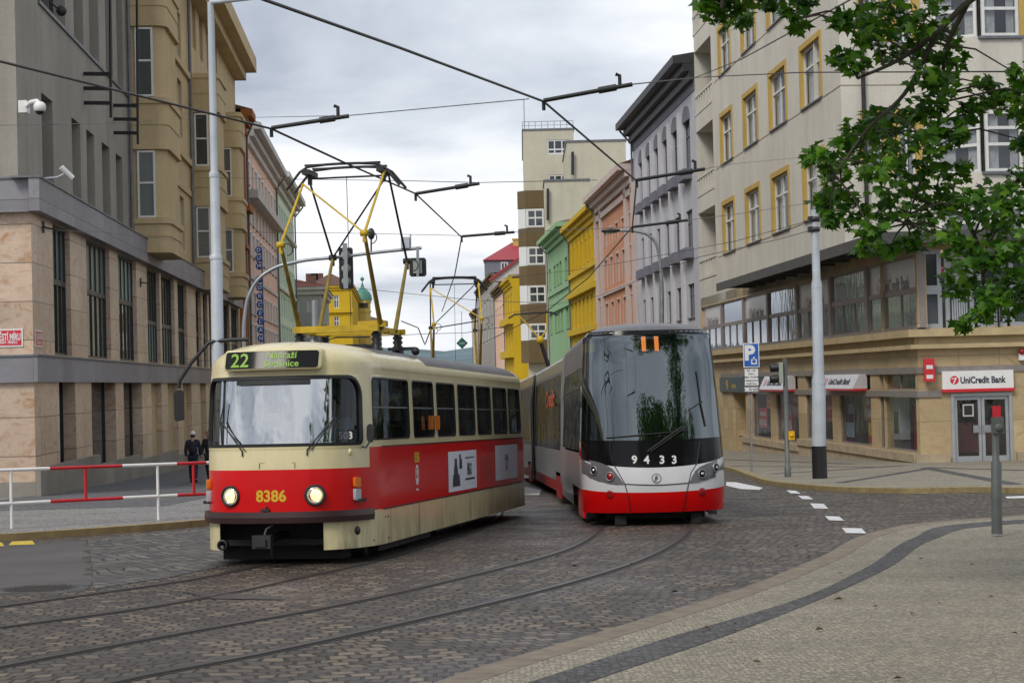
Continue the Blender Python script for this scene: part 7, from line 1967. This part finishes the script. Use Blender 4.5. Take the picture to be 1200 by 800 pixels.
# floodlight at the upper window
o = P(72, 13, Yc_ + 3); t = empty('floodlight', o, 'small black floodlight under the upper windows of the bank', 'lamp')
b = MB(o); b.ball(o, .17, .14, .17); b.build('lamp', M['black'], t)
b = MB(o); b.tube([o, P(66, 9, Yc_ + 3), P(58, 2, Yc_ + 3.2)], .03, 6); b.build('bracket', M['black'], t)
# street lamp on the right terrace
gx = V((P(775, 392, 92).x, 92, gz(92))); o = gx; t = empty('street_lamp', o, 'slim grey street lamp with a long curved arm in front of the lilac grey house', 'street lamp')
pts = [o, P(775.5, 395, 92), P(774, 315, 92), P(771.5, 294, 92), P(766, 281, 92), P(758, 274.5, 92), P(745, 271, 92), P(726, 270, 92)]
b = MB(o); b.tube([pts[0]] + smooth_line(pts[1:], 4), [.11] * 5 + [.075] * 24, 10); b.build('pole', M['steel'], t)
b = MB(o); c = P(716, 270.5, 92); n = 14; b.ball(c, .50, .22, .11, 14); b.build('lamp_head', M['dark'], t)
b = MB(o); b.ball(c + V((-.05, 0, -.07)), .36, .16, .07, 12); b.build('lamp_glass', M['pearl'], t)
# green diamond sign hung over the street
Yd = 120; o = P(541.5, 402, Yd); t = empty('diamond_sign', o, 'green diamond sign hanging over the street beyond the trams', 'sign'); r = 6.8 * Yd / FPX
b = MB(o); b.prism([o + V((x * r, 0, z * r)) for x, z in ((0, -1), (1, 0), (0, 1), (-1, 0))], V((0, .06, 0))); b.build('border', M['dark'], t)
b = MB(o); b.prism([o + V((x * r * .82, -.012, z * r * .82)) for x, z in ((0, -1), (1, 0), (0, 1), (-1, 0))], V((0, .008, 0))); b.build('plate', M['signgreen'], t)
b = MB(o); b.text('CNG', r * .45, lambda x, y: o + V((x, -.018, y)), 0, .02); b.build('lettering', M['numw'], t)
b = MB(o); b.tube([o + V((0, .03, r)), P(540.8, 365, Yd)], .015, 5); b.build('hanger', M['wire'], t)
# slim pole in the middle distance on the left with its cables
# wall brackets for the wires
for (px, py, qx, qy, lab) in ((51, 266, 67, 270, 'small wall bracket holding a wire beside the first tall window'), (165, 331, 179, 332, 'small wall bracket holding a wire beside the fourth tall window')):
    a_, z_ = FL.pix(px, py, .02); o = FL.pt(a_, .02, z_); t = empty('wall_bracket', o, lab, 'bracket')
    b = MB(o); b.fbox(FL, a_ - .1, a_ + .1, .003, .04, z_ - .18, z_ + .18); b.build('plate', M['dark'], t)
    b = MB(o); b.tube([o, P(qx, qy, o.y - 1.0)], .03, 6); b.build('rod', M['dark'], t)
# red box and small alarm at the far right of the branch
o = FRf.pt(FRf.ax(1196, 420), .1, FRf.zz(1196, 418)); t = empty('alarm_box', o, 'small alarm box at the right edge above the bank sign', 'alarm')
b = MB(o); b.fbox(FRf, FRf.ax(1193, 420), FRf.ax(1202, 420), .01, .2, FRf.zz(1196, 422), FRf.zz(1196, 414)); b.build('case', M['white'], t)
b = MB(o); b.ball(FRf.pt(FRf.ax(1196, 420), .18, FRf.zz(1196, 412)), .12); b.build('lamp', M['lred'], t)

# ------------------------------------------------------------------ overhead wires
def wire(label, pts, r=.012, mat='wire', name='overhead_wire', group=None, sag=0.0):
    q = [P(*p) for p in pts]; o = q[0]; b = MB(o)
    line = []
    for i in range(len(q) - 1):
        n = 8
        for k in range(n): t_ = k / n; p = q[i].lerp(q[i + 1], t_); p.z -= sag * 4 * t_ * (1 - t_); line.append(p)
    line.append(q[-1]); b.tube(line, r, 6); ob = b.build(name, M[mat], None, None, o); tag(ob, label, 'wire', group); return ob
# contact wires
wire('thick contact wire running from the top left over to the lilac grey house', [(250, -24, 15.5), (310, 0, 17), (468, 56, 21), (637, 119, 27), (746, 212, 34)], .017)
wire('contact wire curving down from the lilac grey house to behind the modern tram', [(746, 212, 34), (741, 266, 44), (690, 325, 58), (640, 365, 66), (560, 405, 110)], .016)
wire('contact wire from the left edge sloping down over the raised pantograph', [(-40, 62, 19), (0, 72, 21), (161, 112, 25), (318, 151, 28.3), (400, 189, 29.6)], .017)
wire('contact wire running from the pantograph down to the second pantograph', [(400, 189, 29.6), (487, 227, 36), (541, 278, 45), (533, 322, 53), (518, 365, 75)], .016)
# pull-off arms: black bars with a hook end
def arm(label, p, q, Y, hook):
    a_, c_ = P(*p, Y), P(*q, Y); o = a_; t = empty('pull_off_arm', o, label, 'wire arm', 'black pull-off arms holding the contact wires')
    b = MB(o); b.tube([a_, c_], .032, 8); b.build('bar', M['black'], t)
    d = (c_ - a_)
    b = MB(o); h = a_ + d * .86; b.tube([h + V((0, 0, .0)), h + V((0, 0, .16)), h + V((-.06, 0, .18))], .03, 6); b.build('hook', M['black'], t); b = MB(o); b.tube([a_, a_ + V((0, 0, -.14))], .03, 6); b.build('wire_clip', M['black'], t)
    b = MB(o); b.tube([a_ + d * .62, a_ + d * .82], .05, 8); b.build('insulator', M['dark'], t)
arm('upper black pull-off arm above the beige apartment block', (637, 118), (741, 99), 27, 1)
arm('black pull-off arm in front of the lilac grey house windows', (746, 211), (826, 198), 34, 1)
arm('lower black pull-off arm in front of the salmon house', (741, 266), (806, 258), 44, 1)
arm('black pull-off arm left of the raised pantograph', (318, 150), (409, 136), 28.3, 1)
arm('black pull-off arm right of the raised pantograph', (487, 227), (562, 215), 36, 1)
arm('small black pull-off arm above the second pantograph', (541, 277), (603, 272), 45, 1)
# span wires
wire('span wire from the rust house across to the pull-off arm', [(285, 138, 74), (409, 135.5, 29), (620, 116, 28.5)], .008, 'wiregrey')
wire('span wire from the upper pull-off arm into the plane tree', [(741, 99, 27), (815, 91, 40), (940, 85, 30), (1200, 84, 22)], .011)
wire('dark strand rising from the bank branch to the top of the picture', [(815, 91, 60), (868, 70, 45), (1000, -2, 30)], .014)
wire('thin span wire through the top of the pantograph', [(232, 208, 95), (344, 210, 50), (480, 212, 37), (562, 214, 36), (700, 211, 36)], .008, 'wiregrey')
wire('thin span wire from the pull-off arm to the corner windows', [(826, 198, 34), (860, 192, 60), (945, 184, 85)], .008, 'wiregrey')
wire('thin span wire below the pantograph knees', [(225, 272, 75), (400, 273, 55), (541, 276, 45), (603, 272, 45), (741, 266, 44)], .008, 'wiregrey')
wire('thin span wire from the lower arm to the pale grey pole', [(806, 258, 44), (870, 250, 50), (954, 237, Yr_)], .008, 'wiregrey')
wire('upper span wire tied to the pale grey pole', [(560, 330, 110), (700, 313, 80), (860, 283, 62), (954, 257, Yr_)], .010)
wire('lower span wire tied to the pale grey pole', [(570, 372, 110), (700, 347, 80), (820, 301, 62), (910, 281, 58), (954, 269, Yr_)], .010)
wire('cable leading from the pale grey pole into the leaves', [(954, 269, Yr_), (963, 266, 50), (975, 262, 48), (1060, 252, 46), (1110, 248, 45)], .012)
wire('thin wire across the bank wall at camera height', [(-5, 147, 54), (60, 146, 54), (140, 144, 70), (236, 138, 100)], .010, 'wiregrey')
wire('thin wire from the wall bracket along the granite band', [(67, 270, 54), (120, 272, 60), (240, 285, 90)], .008, 'wiregrey')
wire('thin wire far down the street under the diamond sign', [(440, 394, 120), (500, 391, 120), (545, 390, 118), (600, 381, 110)], .02, 'wiregrey')
wire('thin grey wire crossing high above the far end of the street', [(347, 330, 150), (470, 343, 140), (560, 352, 120), (640, 355, 110)], .02, 'wiregrey')
wire('slack wire hanging between the two pantographs', [(470, 376, 60), (490, 384, 60), (498, 404, 60), (505, 385, 60), (560, 376, 62)], .02)
# ------------------------------------------------------------------ plane tree at the right edge
def leafmat(name, c):
    t = NT(name); t.base(c).set(rough=.45, spec=.35)
    tr = t.new('ShaderNodeBsdfTranslucent'); tr.inputs[0].default_value = (c[0] * 1.6, c[1] * 1.5, c[2], 1)
    ms = t.new('ShaderNodeMixShader'); ms.inputs[0].default_value = .38; t.l(t.b.outputs[0], ms.inputs[1]); t.l(tr.outputs[0], ms.inputs[2]); t.l(ms.outputs[0], t.out.inputs['Surface']); return t.m
LM = [leafmat('leaf_mid', (.064, .175, .012)), leafmat('leaf_fresh', (.125, .275, .02)), leafmat('leaf_deep', (.028, .088, .008))]
def barkmat():
    t = NT('plane_bark'); v = t.coord(); n = t.noise(t.mapping(v, (1, 1, .5)), 2.2, 5); t.base(t.ramp(n, [(.35, (.035, .028, .02)), (.5, (.08, .07, .05)), (.65, (.05, .042, .03))])).set(rough=.85)
    t.l(t.bump(t.noise(v, 14, 4), .5, .02), t.b.inputs['Normal']); return t.m
M['bark'] = barkmat()
TO = onz(8.6, 18.0, .05)
tree = empty('plane_tree', TO, 'plane tree reaching in from the right edge with leafy hanging branches', 'tree')
rnd = random.Random(11)
YT = 18.0
def TP(px, py, dy=0.0): return P(px, py, YT + dy)
top_l = [TO + V((0, 0, z)) + V((.06 * math.sin(z), .05 * math.cos(z * .8), 0)) for z in (0, 1.2, 2.4, 3.8, 5.2)]
b = MB(TO); b.tube([TO + V((0, 0, -.1))] + top_l, [.40, .31, .27, .25, .24, .22], 16); b.build('trunk', M['bark'], tree)
crotch = top_l[-1]
limbs = [
    [crotch, TP(1500, -190), TP(1380, -110), TP(1240, -55), TP(1135, 2), TP(1098, 38, -.2), TP(1050, 72, -.4), TP(1005, 92, -.6)],
    [crotch, TP(1450, -80, .5), TP(1350, 60, .8), TP(1260, 150, .9), TP(1190, 215, .8), TP(1130, 250, .5), TP(1080, 235, .3)],
    [crotch, TP(1520, -350, .6), TP(1300, -420, .8), TP(1050, -330, .4), TP(900, -180, 0), TP(850, -40, -.2), TP(846, 10, -.3)],
    [crotch, TP(1640, -400, 1), TP(1660, -650, 1.6), TP(1560, -850, 2)],
    [crotch, TP(1750, -250, 0), TP(1900, -420, -.5), TP(2020, -560, -.8)],
    [crotch, TP(1700, -100, -.6), TP(1900, -150, -1.2), TP(2150, -80, -1.6), TP(2550, -20, -1)],
    [crotch, TP(1800, -300, .6), TP(2150, -380, 1.4), TP(2500, -300, 2.2)],
    [crotch, TP(1400, -250, -.8), TP(1200, -480, -1.4), TP(1050, -700, -1.6)],
    [crotch, TP(1560, -200, -1.2), TP(1480, -320, -2.6), TP(1400, -420, -3.8)],
    [crotch, TP(1600, -250, 1.4), TP(1500, -400, 3.0), TP(1420, -520, 4.2)],
    [TP(1135, 2), TP(1108, 60, .2), TP(1104, 120, .3), TP(1084, 195, .1), TP(1062, 262, -.1)],
    [TP(1098, 38, -.2), TP(1060, 110, -.2), TP(1018, 150, -.4), TP(978, 205, -.5)],
    [TP(1130, 250, .5), TP(1150, 300, .3), TP(1152, 362, .2)],
    [TP(900, -180), TP(925, -60, -.3), TP(936, 22, -.3)],
]
bp = []
for L in limbs:
    ln = smooth_line(L, 6); n = len(ln); big = L[0] == crotch
    r0 = (.11 if L is not limbs[0] and L is not limbs[1] else .06) if big else .022
    b = MB(TO); b.tube(ln, [r0 * (1 - .88 * (k / (n - 1)) ** .8) + .006 for k in range(n)], 8); b.build('limb', M['bark'], tree)
    bp += ln[(n // 5 if big else 0):]
CLU = [(830, 6, 17), (848, 12, 20), (868, 22, 15), (858, 0, 18), (835, -12, 18), (888, -8, 18), (926, 14, 13), (936, 30, 9), (946, 2, 13), (908, 4, 12),
       (985, 24, 12), (1002, 18, 20), (1022, 30, 22), (1042, 14, 24), (1062, 35, 24), (1086, 18, 24), (1102, 46, 24), (1078, 58, 18), (1042, 62, 17), (1014, 48, 14), (984, 66, 12), (1002, 76, 14), (1112, 72, 20), (1082, 88, 18), (1102, 102, 20),
       (948, 183, 9), (962, 182, 15), (976, 200, 19), (988, 165, 14), (1003, 152, 17), (1022, 142, 19), (1006, 182, 21), (986, 226, 19), (962, 236, 13), (1000, 250, 19), (972, 256, 10), (1032, 162, 22), (1052, 142, 21), (1072, 130, 21), (1092, 120, 18), (1110, 152, 20), (1086, 166, 21), (1056, 182, 22), (1032, 204, 24), (1062, 222, 24), (1092, 202, 20), (1122, 200, 16), (1138, 128, 14), (1160, 118, 16), (1182, 108, 20), (1197, 90, 20), (1199, 130, 18), (1150, 98, 14),
       (1112, 232, 24), (1082, 252, 24), (1042, 242, 22), (1022, 272, 17), (1042, 292, 13), (1012, 288, 10), (1112, 272, 24), (1142, 242, 24), (1172, 228, 22), (1197, 206, 20), (1166, 266, 24), (1192, 252, 22), (1132, 302, 24), (1162, 300, 24), (1192, 292, 22), (1122, 332, 18), (1152, 342, 22), (1182, 332, 22), (1192, 358, 18), (1147, 368, 13), (1127, 380, 8), (1166, 352, 15), (1068, 282, 13), (1126, 158, 10), (1202, 165, 14)]
clusters = [(TP(x, y, rnd.uniform(-.7, .7)), r / 122.0 * 1.02, 1) for x, y, r in CLU]
for _ in range(70): clusters.append((TP(rnd.uniform(1215, 1700), rnd.uniform(-200, 350), rnd.uniform(-1.2, 1.2)), .3, .8))
for k in range(900):                    # the rest of the crown, above and beside the picture
    L = limbs[rnd.choice((2, 3, 4, 5, 6, 7, 7, 8, 9, 2, 6))]; i = rnd.randrange(1, len(L)); t_ = rnd.random(); p = L[i - 1].lerp(L[i], t_)
    q = p + V((rnd.gauss(0, .9), rnd.gauss(0, 1.0), rnd.gauss(.2, .75)))
    d = q - CAM; 
    px = 600 + d.x / d.y * FPX; py = 447 - d.z / d.y * FPX
    if py > -95 and px < 1270: continue
    clusters.append((q, .5, .45))
# leaf outline: five pointed lobes
LO = [(0, 0), (.22, -.06), (.50, .08), (.34, .22), (.56, .46), (.26, .48), (.16, .62), (0, 1.0), (-.16, .62), (-.26, .48), (-.56, .46), (-.34, .22), (-.50, .08), (-.22, -.06)]
b = MB(TO); tw = MB(TO)
cen = sum((c[0] for c in clusters), V((0, 0, 0))) / len(clusters)
for c, r, dens in clusters:
    nr = min(bp, key=lambda p: (p - c).length_squared)
    if (nr - c).length < 2.2:
        m_ = nr.lerp(c, .5) + V((0, 0, .10 * (nr - c).length)); tw.tube([nr, m_, c, c + V((rnd.uniform(-.1, .1), 0, -r * .5))], [.012, .009, .006, .003], 5)
    nl = int((11 + 300 * r * r) * dens * 2.9) if dens != .45 else 38
    for _ in range(nl):
        d = V((rnd.gauss(0, 1), rnd.gauss(0, 1), rnd.gauss(0, .9))); d = d.normalized() * r * rnd.random() ** .45; d.y *= 1.7
        p = c + d; s = rnd.uniform(.085, .165) * (1.3 if dens == .45 else .78)
        nrm = V((rnd.gauss(0, .55), rnd.gauss(-.35, .55), rnd.gauss(.75, .35))).normalized()
        tip = V((d.x + rnd.gauss(0, .12), d.y + rnd.gauss(0, .15), -.16 + rnd.gauss(0, .1))); tip -= nrm * tip.dot(nrm)
        if tip.length < 1e-3: continue
        tip.normalize(); sd = tip.cross(nrm); cup = rnd.uniform(.04, .22)
        vs = [p + (sd * x + tip * y) * s + nrm * s * (-cup * abs(x) * 1.2 - cup * .6 * y * y) for x, y in LO]
        m = rnd.choices((0, 1, 2), (5, 2.2, 3))[0]
        b.add(vs, [[0, 1, 2, 3], [0, 3, 4, 5], [0, 5, 6, 7], [0, 7, 8, 9], [0, 9, 10, 11], [0, 11, 12, 13]], m)
b.build('crown', LM, tree); tw.build('twigs', M['bark'], tree)

# park trees added out of view, for the windscreens and shop windows to reflect
b = MB()
spots = [(rnd.uniform(2, 30), rnd.uniform(-26, -9)) for _ in range(9)] + [(rnd.uniform(15, 40), rnd.uniform(-6, 22)) for _ in range(8)]
for (x, y) in spots:
    x = max(x, 8 + .42 * max(y, 0)); top = rnd.uniform(9, 13)
    b.tube([(x, y, gz(y) - .1), (x + .1, y, 2.5), (x, y + .1, top * .6)], [.3, .24, .1], 8, 3)
    for k in range(4):
        c = V((x + rnd.uniform(-2, 2), y + rnd.uniform(-2, 2), rnd.uniform(4.2, top))); R_ = rnd.uniform(1.3, 2.2)
        for _ in range(170):
            d = V((rnd.gauss(0, 1), rnd.gauss(0, 1), rnd.gauss(0, .9))).normalized() * R_ * rnd.random() ** .4
            n_ = V((rnd.gauss(0, 1), rnd.gauss(0, 1), rnd.gauss(.4, 1))).normalized(); t1 = n_.cross(V((.3, .5, .8))).normalized(); t2 = n_.cross(t1); s = rnd.uniform(.2, .42)
            b.add([c + d + (t1 * x_ + t2 * y_) * s for x_, y_ in ((0, -.2), (.5, .3), (.2, .5), (0, 1), (-.2, .5), (-.5, .3))], [[0, 1, 2, 3, 4, 5]], rnd.choice((0, 2, 2)))
tag(b.build('added_park_foliage', LM + [M['bark']]), kind='stuff')

b = MB()
M['dryleaf'] = plain('dry_leaf', (.10, .055, .02), .8, .4, 3)
for k in range(60):
    x, y = rnd.uniform(-2, 9), rnd.uniform(12.5, 27); q = onz(x, y, .034); a = rnd.uniform(0, 6.28); s = rnd.uniform(.02, .06)
    b.add([q + V((s * (c_ * math.cos(a) - e_ * math.sin(a)), s * (c_ * math.sin(a) + e_ * math.cos(a)), h * s)) for c_, e_, h in ((0, -.9, .1), (.5, 0, .5), (.1, .9, .2), (-.5, .1, .6))], [[0, 1, 2, 3]])
tag(b.build('fallen_leaves', M['dryleaf']), kind='stuff')
# ------------------------------------------------------------------ people
def skinmesh(name, joints, edges, rad, root, mat, parent, sub=2, flat=None):
    names = list(joints); ix = {n: i for i, n in enumerate(names)}
    me = bpy.data.meshes.new(name); me.from_pydata([tuple(joints[n]) for n in names], [(ix[a], ix[b_]) for a, b_ in edges], [])
    ob = bpy.data.objects.new(name, me); col.objects.link(ob)
    ob.modifiers.new('s', 'SKIN'); sm = ob.modifiers.new('u', 'SUBSURF'); sm.levels = sub; sm.render_levels = sub
    for i, n in enumerate(names):
        r = rad[n]; r = r if isinstance(r, tuple) else (r, r)
        me.skin_vertices[0].data[i].radius = r; me.skin_vertices[0].data[i].use_root = (n == root)
    bpy.context.view_layer.update()
    dg = bpy.context.evaluated_depsgraph_get(); m2 = bpy.data.meshes.new_from_object(ob.evaluated_get(dg))
    col.objects.unlink(ob); bpy.data.objects.remove(ob); bpy.data.meshes.remove(me)
    for p in m2.polygons: p.use_smooth = True
    m2.materials.clear(); m2.materials.append(M[mat]); m2.name = name
    return link(name, m2, parent)
def person(loc, yaw, label, J, top, legs, hairc='hair', cap=None, pack=None, vest=None, mat4=None, group=None):
    """J: joint positions in the person's own space (x right, y forward, z up), built as one continuous skin with clothes over it."""
    t = empty('person', loc, label, 'person', group)
    if mat4 is not None: t.matrix_world = mat4
    else: t.rotation_euler = (0, 0, yaw)
    E = [('pel', 'waist'), ('waist', 'chest'), ('chest', 'neck'), ('neck', 'head0'), ('head0', 'head1'), ('chest', 'shL'), ('shL', 'elL'), ('elL', 'wrL'), ('wrL', 'haL'), ('chest', 'shR'), ('shR', 'elR'), ('elR', 'wrR'), ('wrR', 'haR'),
         ('pel', 'hiL'), ('hiL', 'knL'), ('knL', 'anL'), ('anL', 'toL'), ('pel', 'hiR'), ('hiR', 'knR'), ('knR', 'anR'), ('anR', 'toR')]
    Rr = dict(pel=(.13, .10), waist=(.12, .09), chest=(.15, .10), neck=.055, head0=(.072, .085), head1=(.065, .08))
    for s in 'LR': Rr.update({'sh' + s: .06, 'el' + s: .042, 'wr' + s: .03, 'ha' + s: (.018, .035), 'hi' + s: .085, 'kn' + s: .058, 'an' + s: .04, 'to' + s: (.045, .025)})
    body_ = skinmesh('body', J, E, Rr, 'pel', 'skin', t)
    head = (J['head0'] + J['head1']) / 2
    fw = J.get('face', V((0, 1, 0)))
    sd = fw.cross(Zv)
    b = MB(); b.ball(head + V((0, 0, .01)), .076, .092, .115, 14, 0, Matrix.Rotation(math.atan2(-fw.x, fw.y), 3, 'Z'))
    b.ball(head + fw * .098 + V((0, 0, -.012)), .016, .022, .026, 8); b.ball(head + sd * .078, .012, .022, .034, 8); b.ball(head - sd * .078, .012, .022, .034, 8)
    b.ball(head + fw * .085 + V((0, 0, -.052)), .026, .012, .009, 8)
    for s in (-1, 1): b.ball(head + fw * .082 + sd * .032 * s + V((0, 0, .015)), .012, .008, .008, 8, 1)
    for s in 'LR':
        w, h = J['wr' + s], J['ha' + s]; d = (h - w).normalized(); c = d.cross(fw if abs(d.dot(fw)) < .9 else Zv).normalized()
        for k in range(4): b.tube([h + c * (.012 * (k - 1.5)) * 1.6, h + c * (.012 * (k - 1.5)) * 1.8 + d * (.05 - .006 * abs(k - 1.3)), h + c * .018 * (k - 1.5) + d * .07 - fw * .015], [.009, .008, .006], 6)
        b.tube([h - d * .05 + c * .03, h + c * .055, h + c * .05 + d * .03], [.010, .009, .007], 6)
    b.build('face_and_hands', [M['skin'], M['hair']], body_)
    jt = {n: J[n] for n in ('pel', 'waist', 'chest', 'neck', 'shL', 'elL', 'wrL', 'shR', 'elR', 'wrR')}
    jt['pel'] = J['pel'] - V((0, 0, .06)); jt['neck'] = J['neck'] - V((0, 0, .02))
    skinmesh('jacket', jt, [e for e in E if e[0] in jt and e[1] in jt], dict(pel=(.165, .13), waist=(.155, .125), chest=(.185, .135), neck=.075, shL=.085, elL=.066, wrL=.05, shR=.085, elR=.066, wrR=.05), 'pel', top, t)
    jl = {n: J[n] for n in ('pel', 'hiL', 'knL', 'anL', 'hiR', 'knR', 'anR')}
    skinmesh('trousers', jl, [e for e in E if e[0] in jl and e[1] in jl], dict(pel=(.15, .12), hiL=.11, knL=.078, anL=.062, hiR=.11, knR=.078, anR=.062), 'pel', legs, t)
    for s in 'LR':
        a, o = J['an' + s], J['to' + s]; d = (o - a); d.z = 0; d.normalize()
        b = MB(); b.tube([a - d * .06 + V((0, 0, -.045)), a + d * .05 + V((0, 0, -.035)), o + V((0, 0, 0)), o + d * .05], [.048, .052, .042, .022], 10); b.build('shoe', M['black'], t)
    b = MB(); rot = Matrix.Rotation(math.atan2(-fw.x, fw.y), 3, 'Z')
    if cap:
        b.lathe([(.092, -.01), (.098, .03), (.09, .075), (.06, .11), (0, .122)], head + V((0, 0, .045)), Zv, 16); b.prism([head + V((0, 0, .045)) + fw * f + sd * s for f, s in ((.08, -.07), (.165, -.05), (.18, 0), (.165, .05), (.08, .07))], V((0, 0, .012))); b.build('cap', M[cap], t)
        b = MB(); b.ball(head + V((0, 0, .0)) - fw * .02, .084, .088, .085, 12, 0, rot); b.build('hair', M[hairc], t)
    else:
        b.ball(head + V((0, 0, .045)) - fw * .022, .087, .095, .10, 14, 0, rot); b.build('hair', M[hairc], t)
    if pack:
        c = (J['chest'] + J['waist']) / 2 - fw * .21; b = MB(); b.ball(c, .155, .10, .25, 14, 0, rot); b.ball(c - fw * .07 - V((0, 0, .06)), .11, .06, .12, 12, 0, rot)
        for s in (-1, 1): b.tube([J['chest'] + sd * .1 * s + V((0, 0, .16)) - fw * .12, J['chest'] + sd * .11 * s + V((0, 0, .17)) + fw * .06, J['waist'] + sd * .13 * s + fw * .1], .018, 6)
        b.build('backpack', M[pack], t)
    if vest:
        jv = {n: J[n] for n in ('waist', 'chest', 'neck')}; skinmesh('vest', jv, [('waist', 'chest'), ('chest', 'neck')], dict(waist=(.185, .155), chest=(.215, .165), neck=.09), 'waist', vest, t)
    return t
def walk(st=.22, h=1.75, arm=.16):
    k = h / 1.75
    J = dict(pel=(0, 0, .95), waist=(0, .01, 1.10), chest=(0, .02, 1.33), neck=(0, .03, 1.50), head0=(0, .05, 1.58), head1=(0, .06, 1.68),
             shL=(-.19, .02, 1.42), elL=(-.24, -arm * .6, 1.15), wrL=(-.23, -arm * .7, .92), haL=(-.23, -arm * .6, .85), shR=(.19, .02, 1.42), elR=(.24, arm * .4, 1.15), wrR=(.23, arm * 1.3, .94), haR=(.23, arm * 1.5, .88),
             hiL=(-.09, 0, .90), knL=(-.10, st * .65, .50), anL=(-.10, st, .09), toL=(-.11, st + .14, .035), hiR=(.09, 0, .90), knR=(.10, -st * .25, .49), anR=(.10, -st * 1.1, .12), toR=(.11, -st * 1.1 + .13, .035))
    return {n: V(p) * k for n, p in J.items()}
def sit(seat=.45, lean=0.0, reach=.35):
    J = dict(pel=(0, 0, seat + .10), waist=(0, .01, seat + .24), chest=(0, .02 + lean, seat + .48), neck=(0, .03 + lean, seat + .65), head0=(0, .05 + lean, seat + .73), head1=(0, .06 + lean, seat + .83),
             shL=(-.19, .02 + lean, seat + .57), elL=(-.25, .12, seat + .32), wrL=(-.17, reach, seat + .30), haL=(-.15, reach + .07, seat + .30), shR=(.19, .02 + lean, seat + .57), elR=(.25, .12, seat + .32), wrR=(.17, reach, seat + .30), haR=(.15, reach + .07, seat + .30),
             hiL=(-.10, .05, seat + .08), knL=(-.13, .46, seat + .05), anL=(-.13, .50, .09), toL=(-.13, .64, .035), hiR=(.10, .05, seat + .08), knR=(.13, .46, seat + .05), anR=(.13, .50, .09), toR=(.13, .64, .035))
    return {n: V(p) for n, p in J.items()}
ga = gp(227, 569.5, .131); person(ga, R(4), 'person in a white cap with a dark backpack walking away along the marble wall', walk(.2, 1.78), 'navy', 'navy', cap='white', pack='darkcloth')
gq_ = gp(246.5, 568.5, .131); person(gq_, R(170), 'person in dark clothes half hidden by the front of the old tram', walk(.16, 1.80), 'darkcloth', 'darkcloth')
# people on board: facing forward means looking towards -y of the vehicle
Fl = Matrix.Rotation(math.pi, 4, 'Z')
def aboard(Mv, x, y, z, label, J, top, legs, **k): return person((0, 0, 0), 0, label, J, top, legs, mat4=Mv @ Matrix.Translation((x, y, z)) @ Fl, **k)
aboard(MW, .62, 1.12, .90, 'driver of the old tram in a pale blue shirt', sit(.50, .02, .38), 'bluecloth', 'navy')
aboard(M2, .42, 1.62, .80, 'driver of the modern tram in a yellow high visibility vest', sit(.50, .02, .40), 'darkcloth', 'navy', vest='hivis')
for k, (x, y, lab, tp) in enumerate(((.80, 3.85, 'passenger in a dark coat behind the second side window of the old tram', 'darkcloth'), (.80, 6.05, 'passenger in a navy coat behind the fourth side window of the old tram', 'navy'), (-.85, 7.15, 'passenger in red on the far seat behind the fifth side window of the old tram', 'seat'), (.80, 9.35, 'passenger in a pale blue top near the rear of the old tram', 'bluecloth'))):
    aboard(MW, x, y, .90, lab, sit(.45, 0, .3), tp, 'navy')
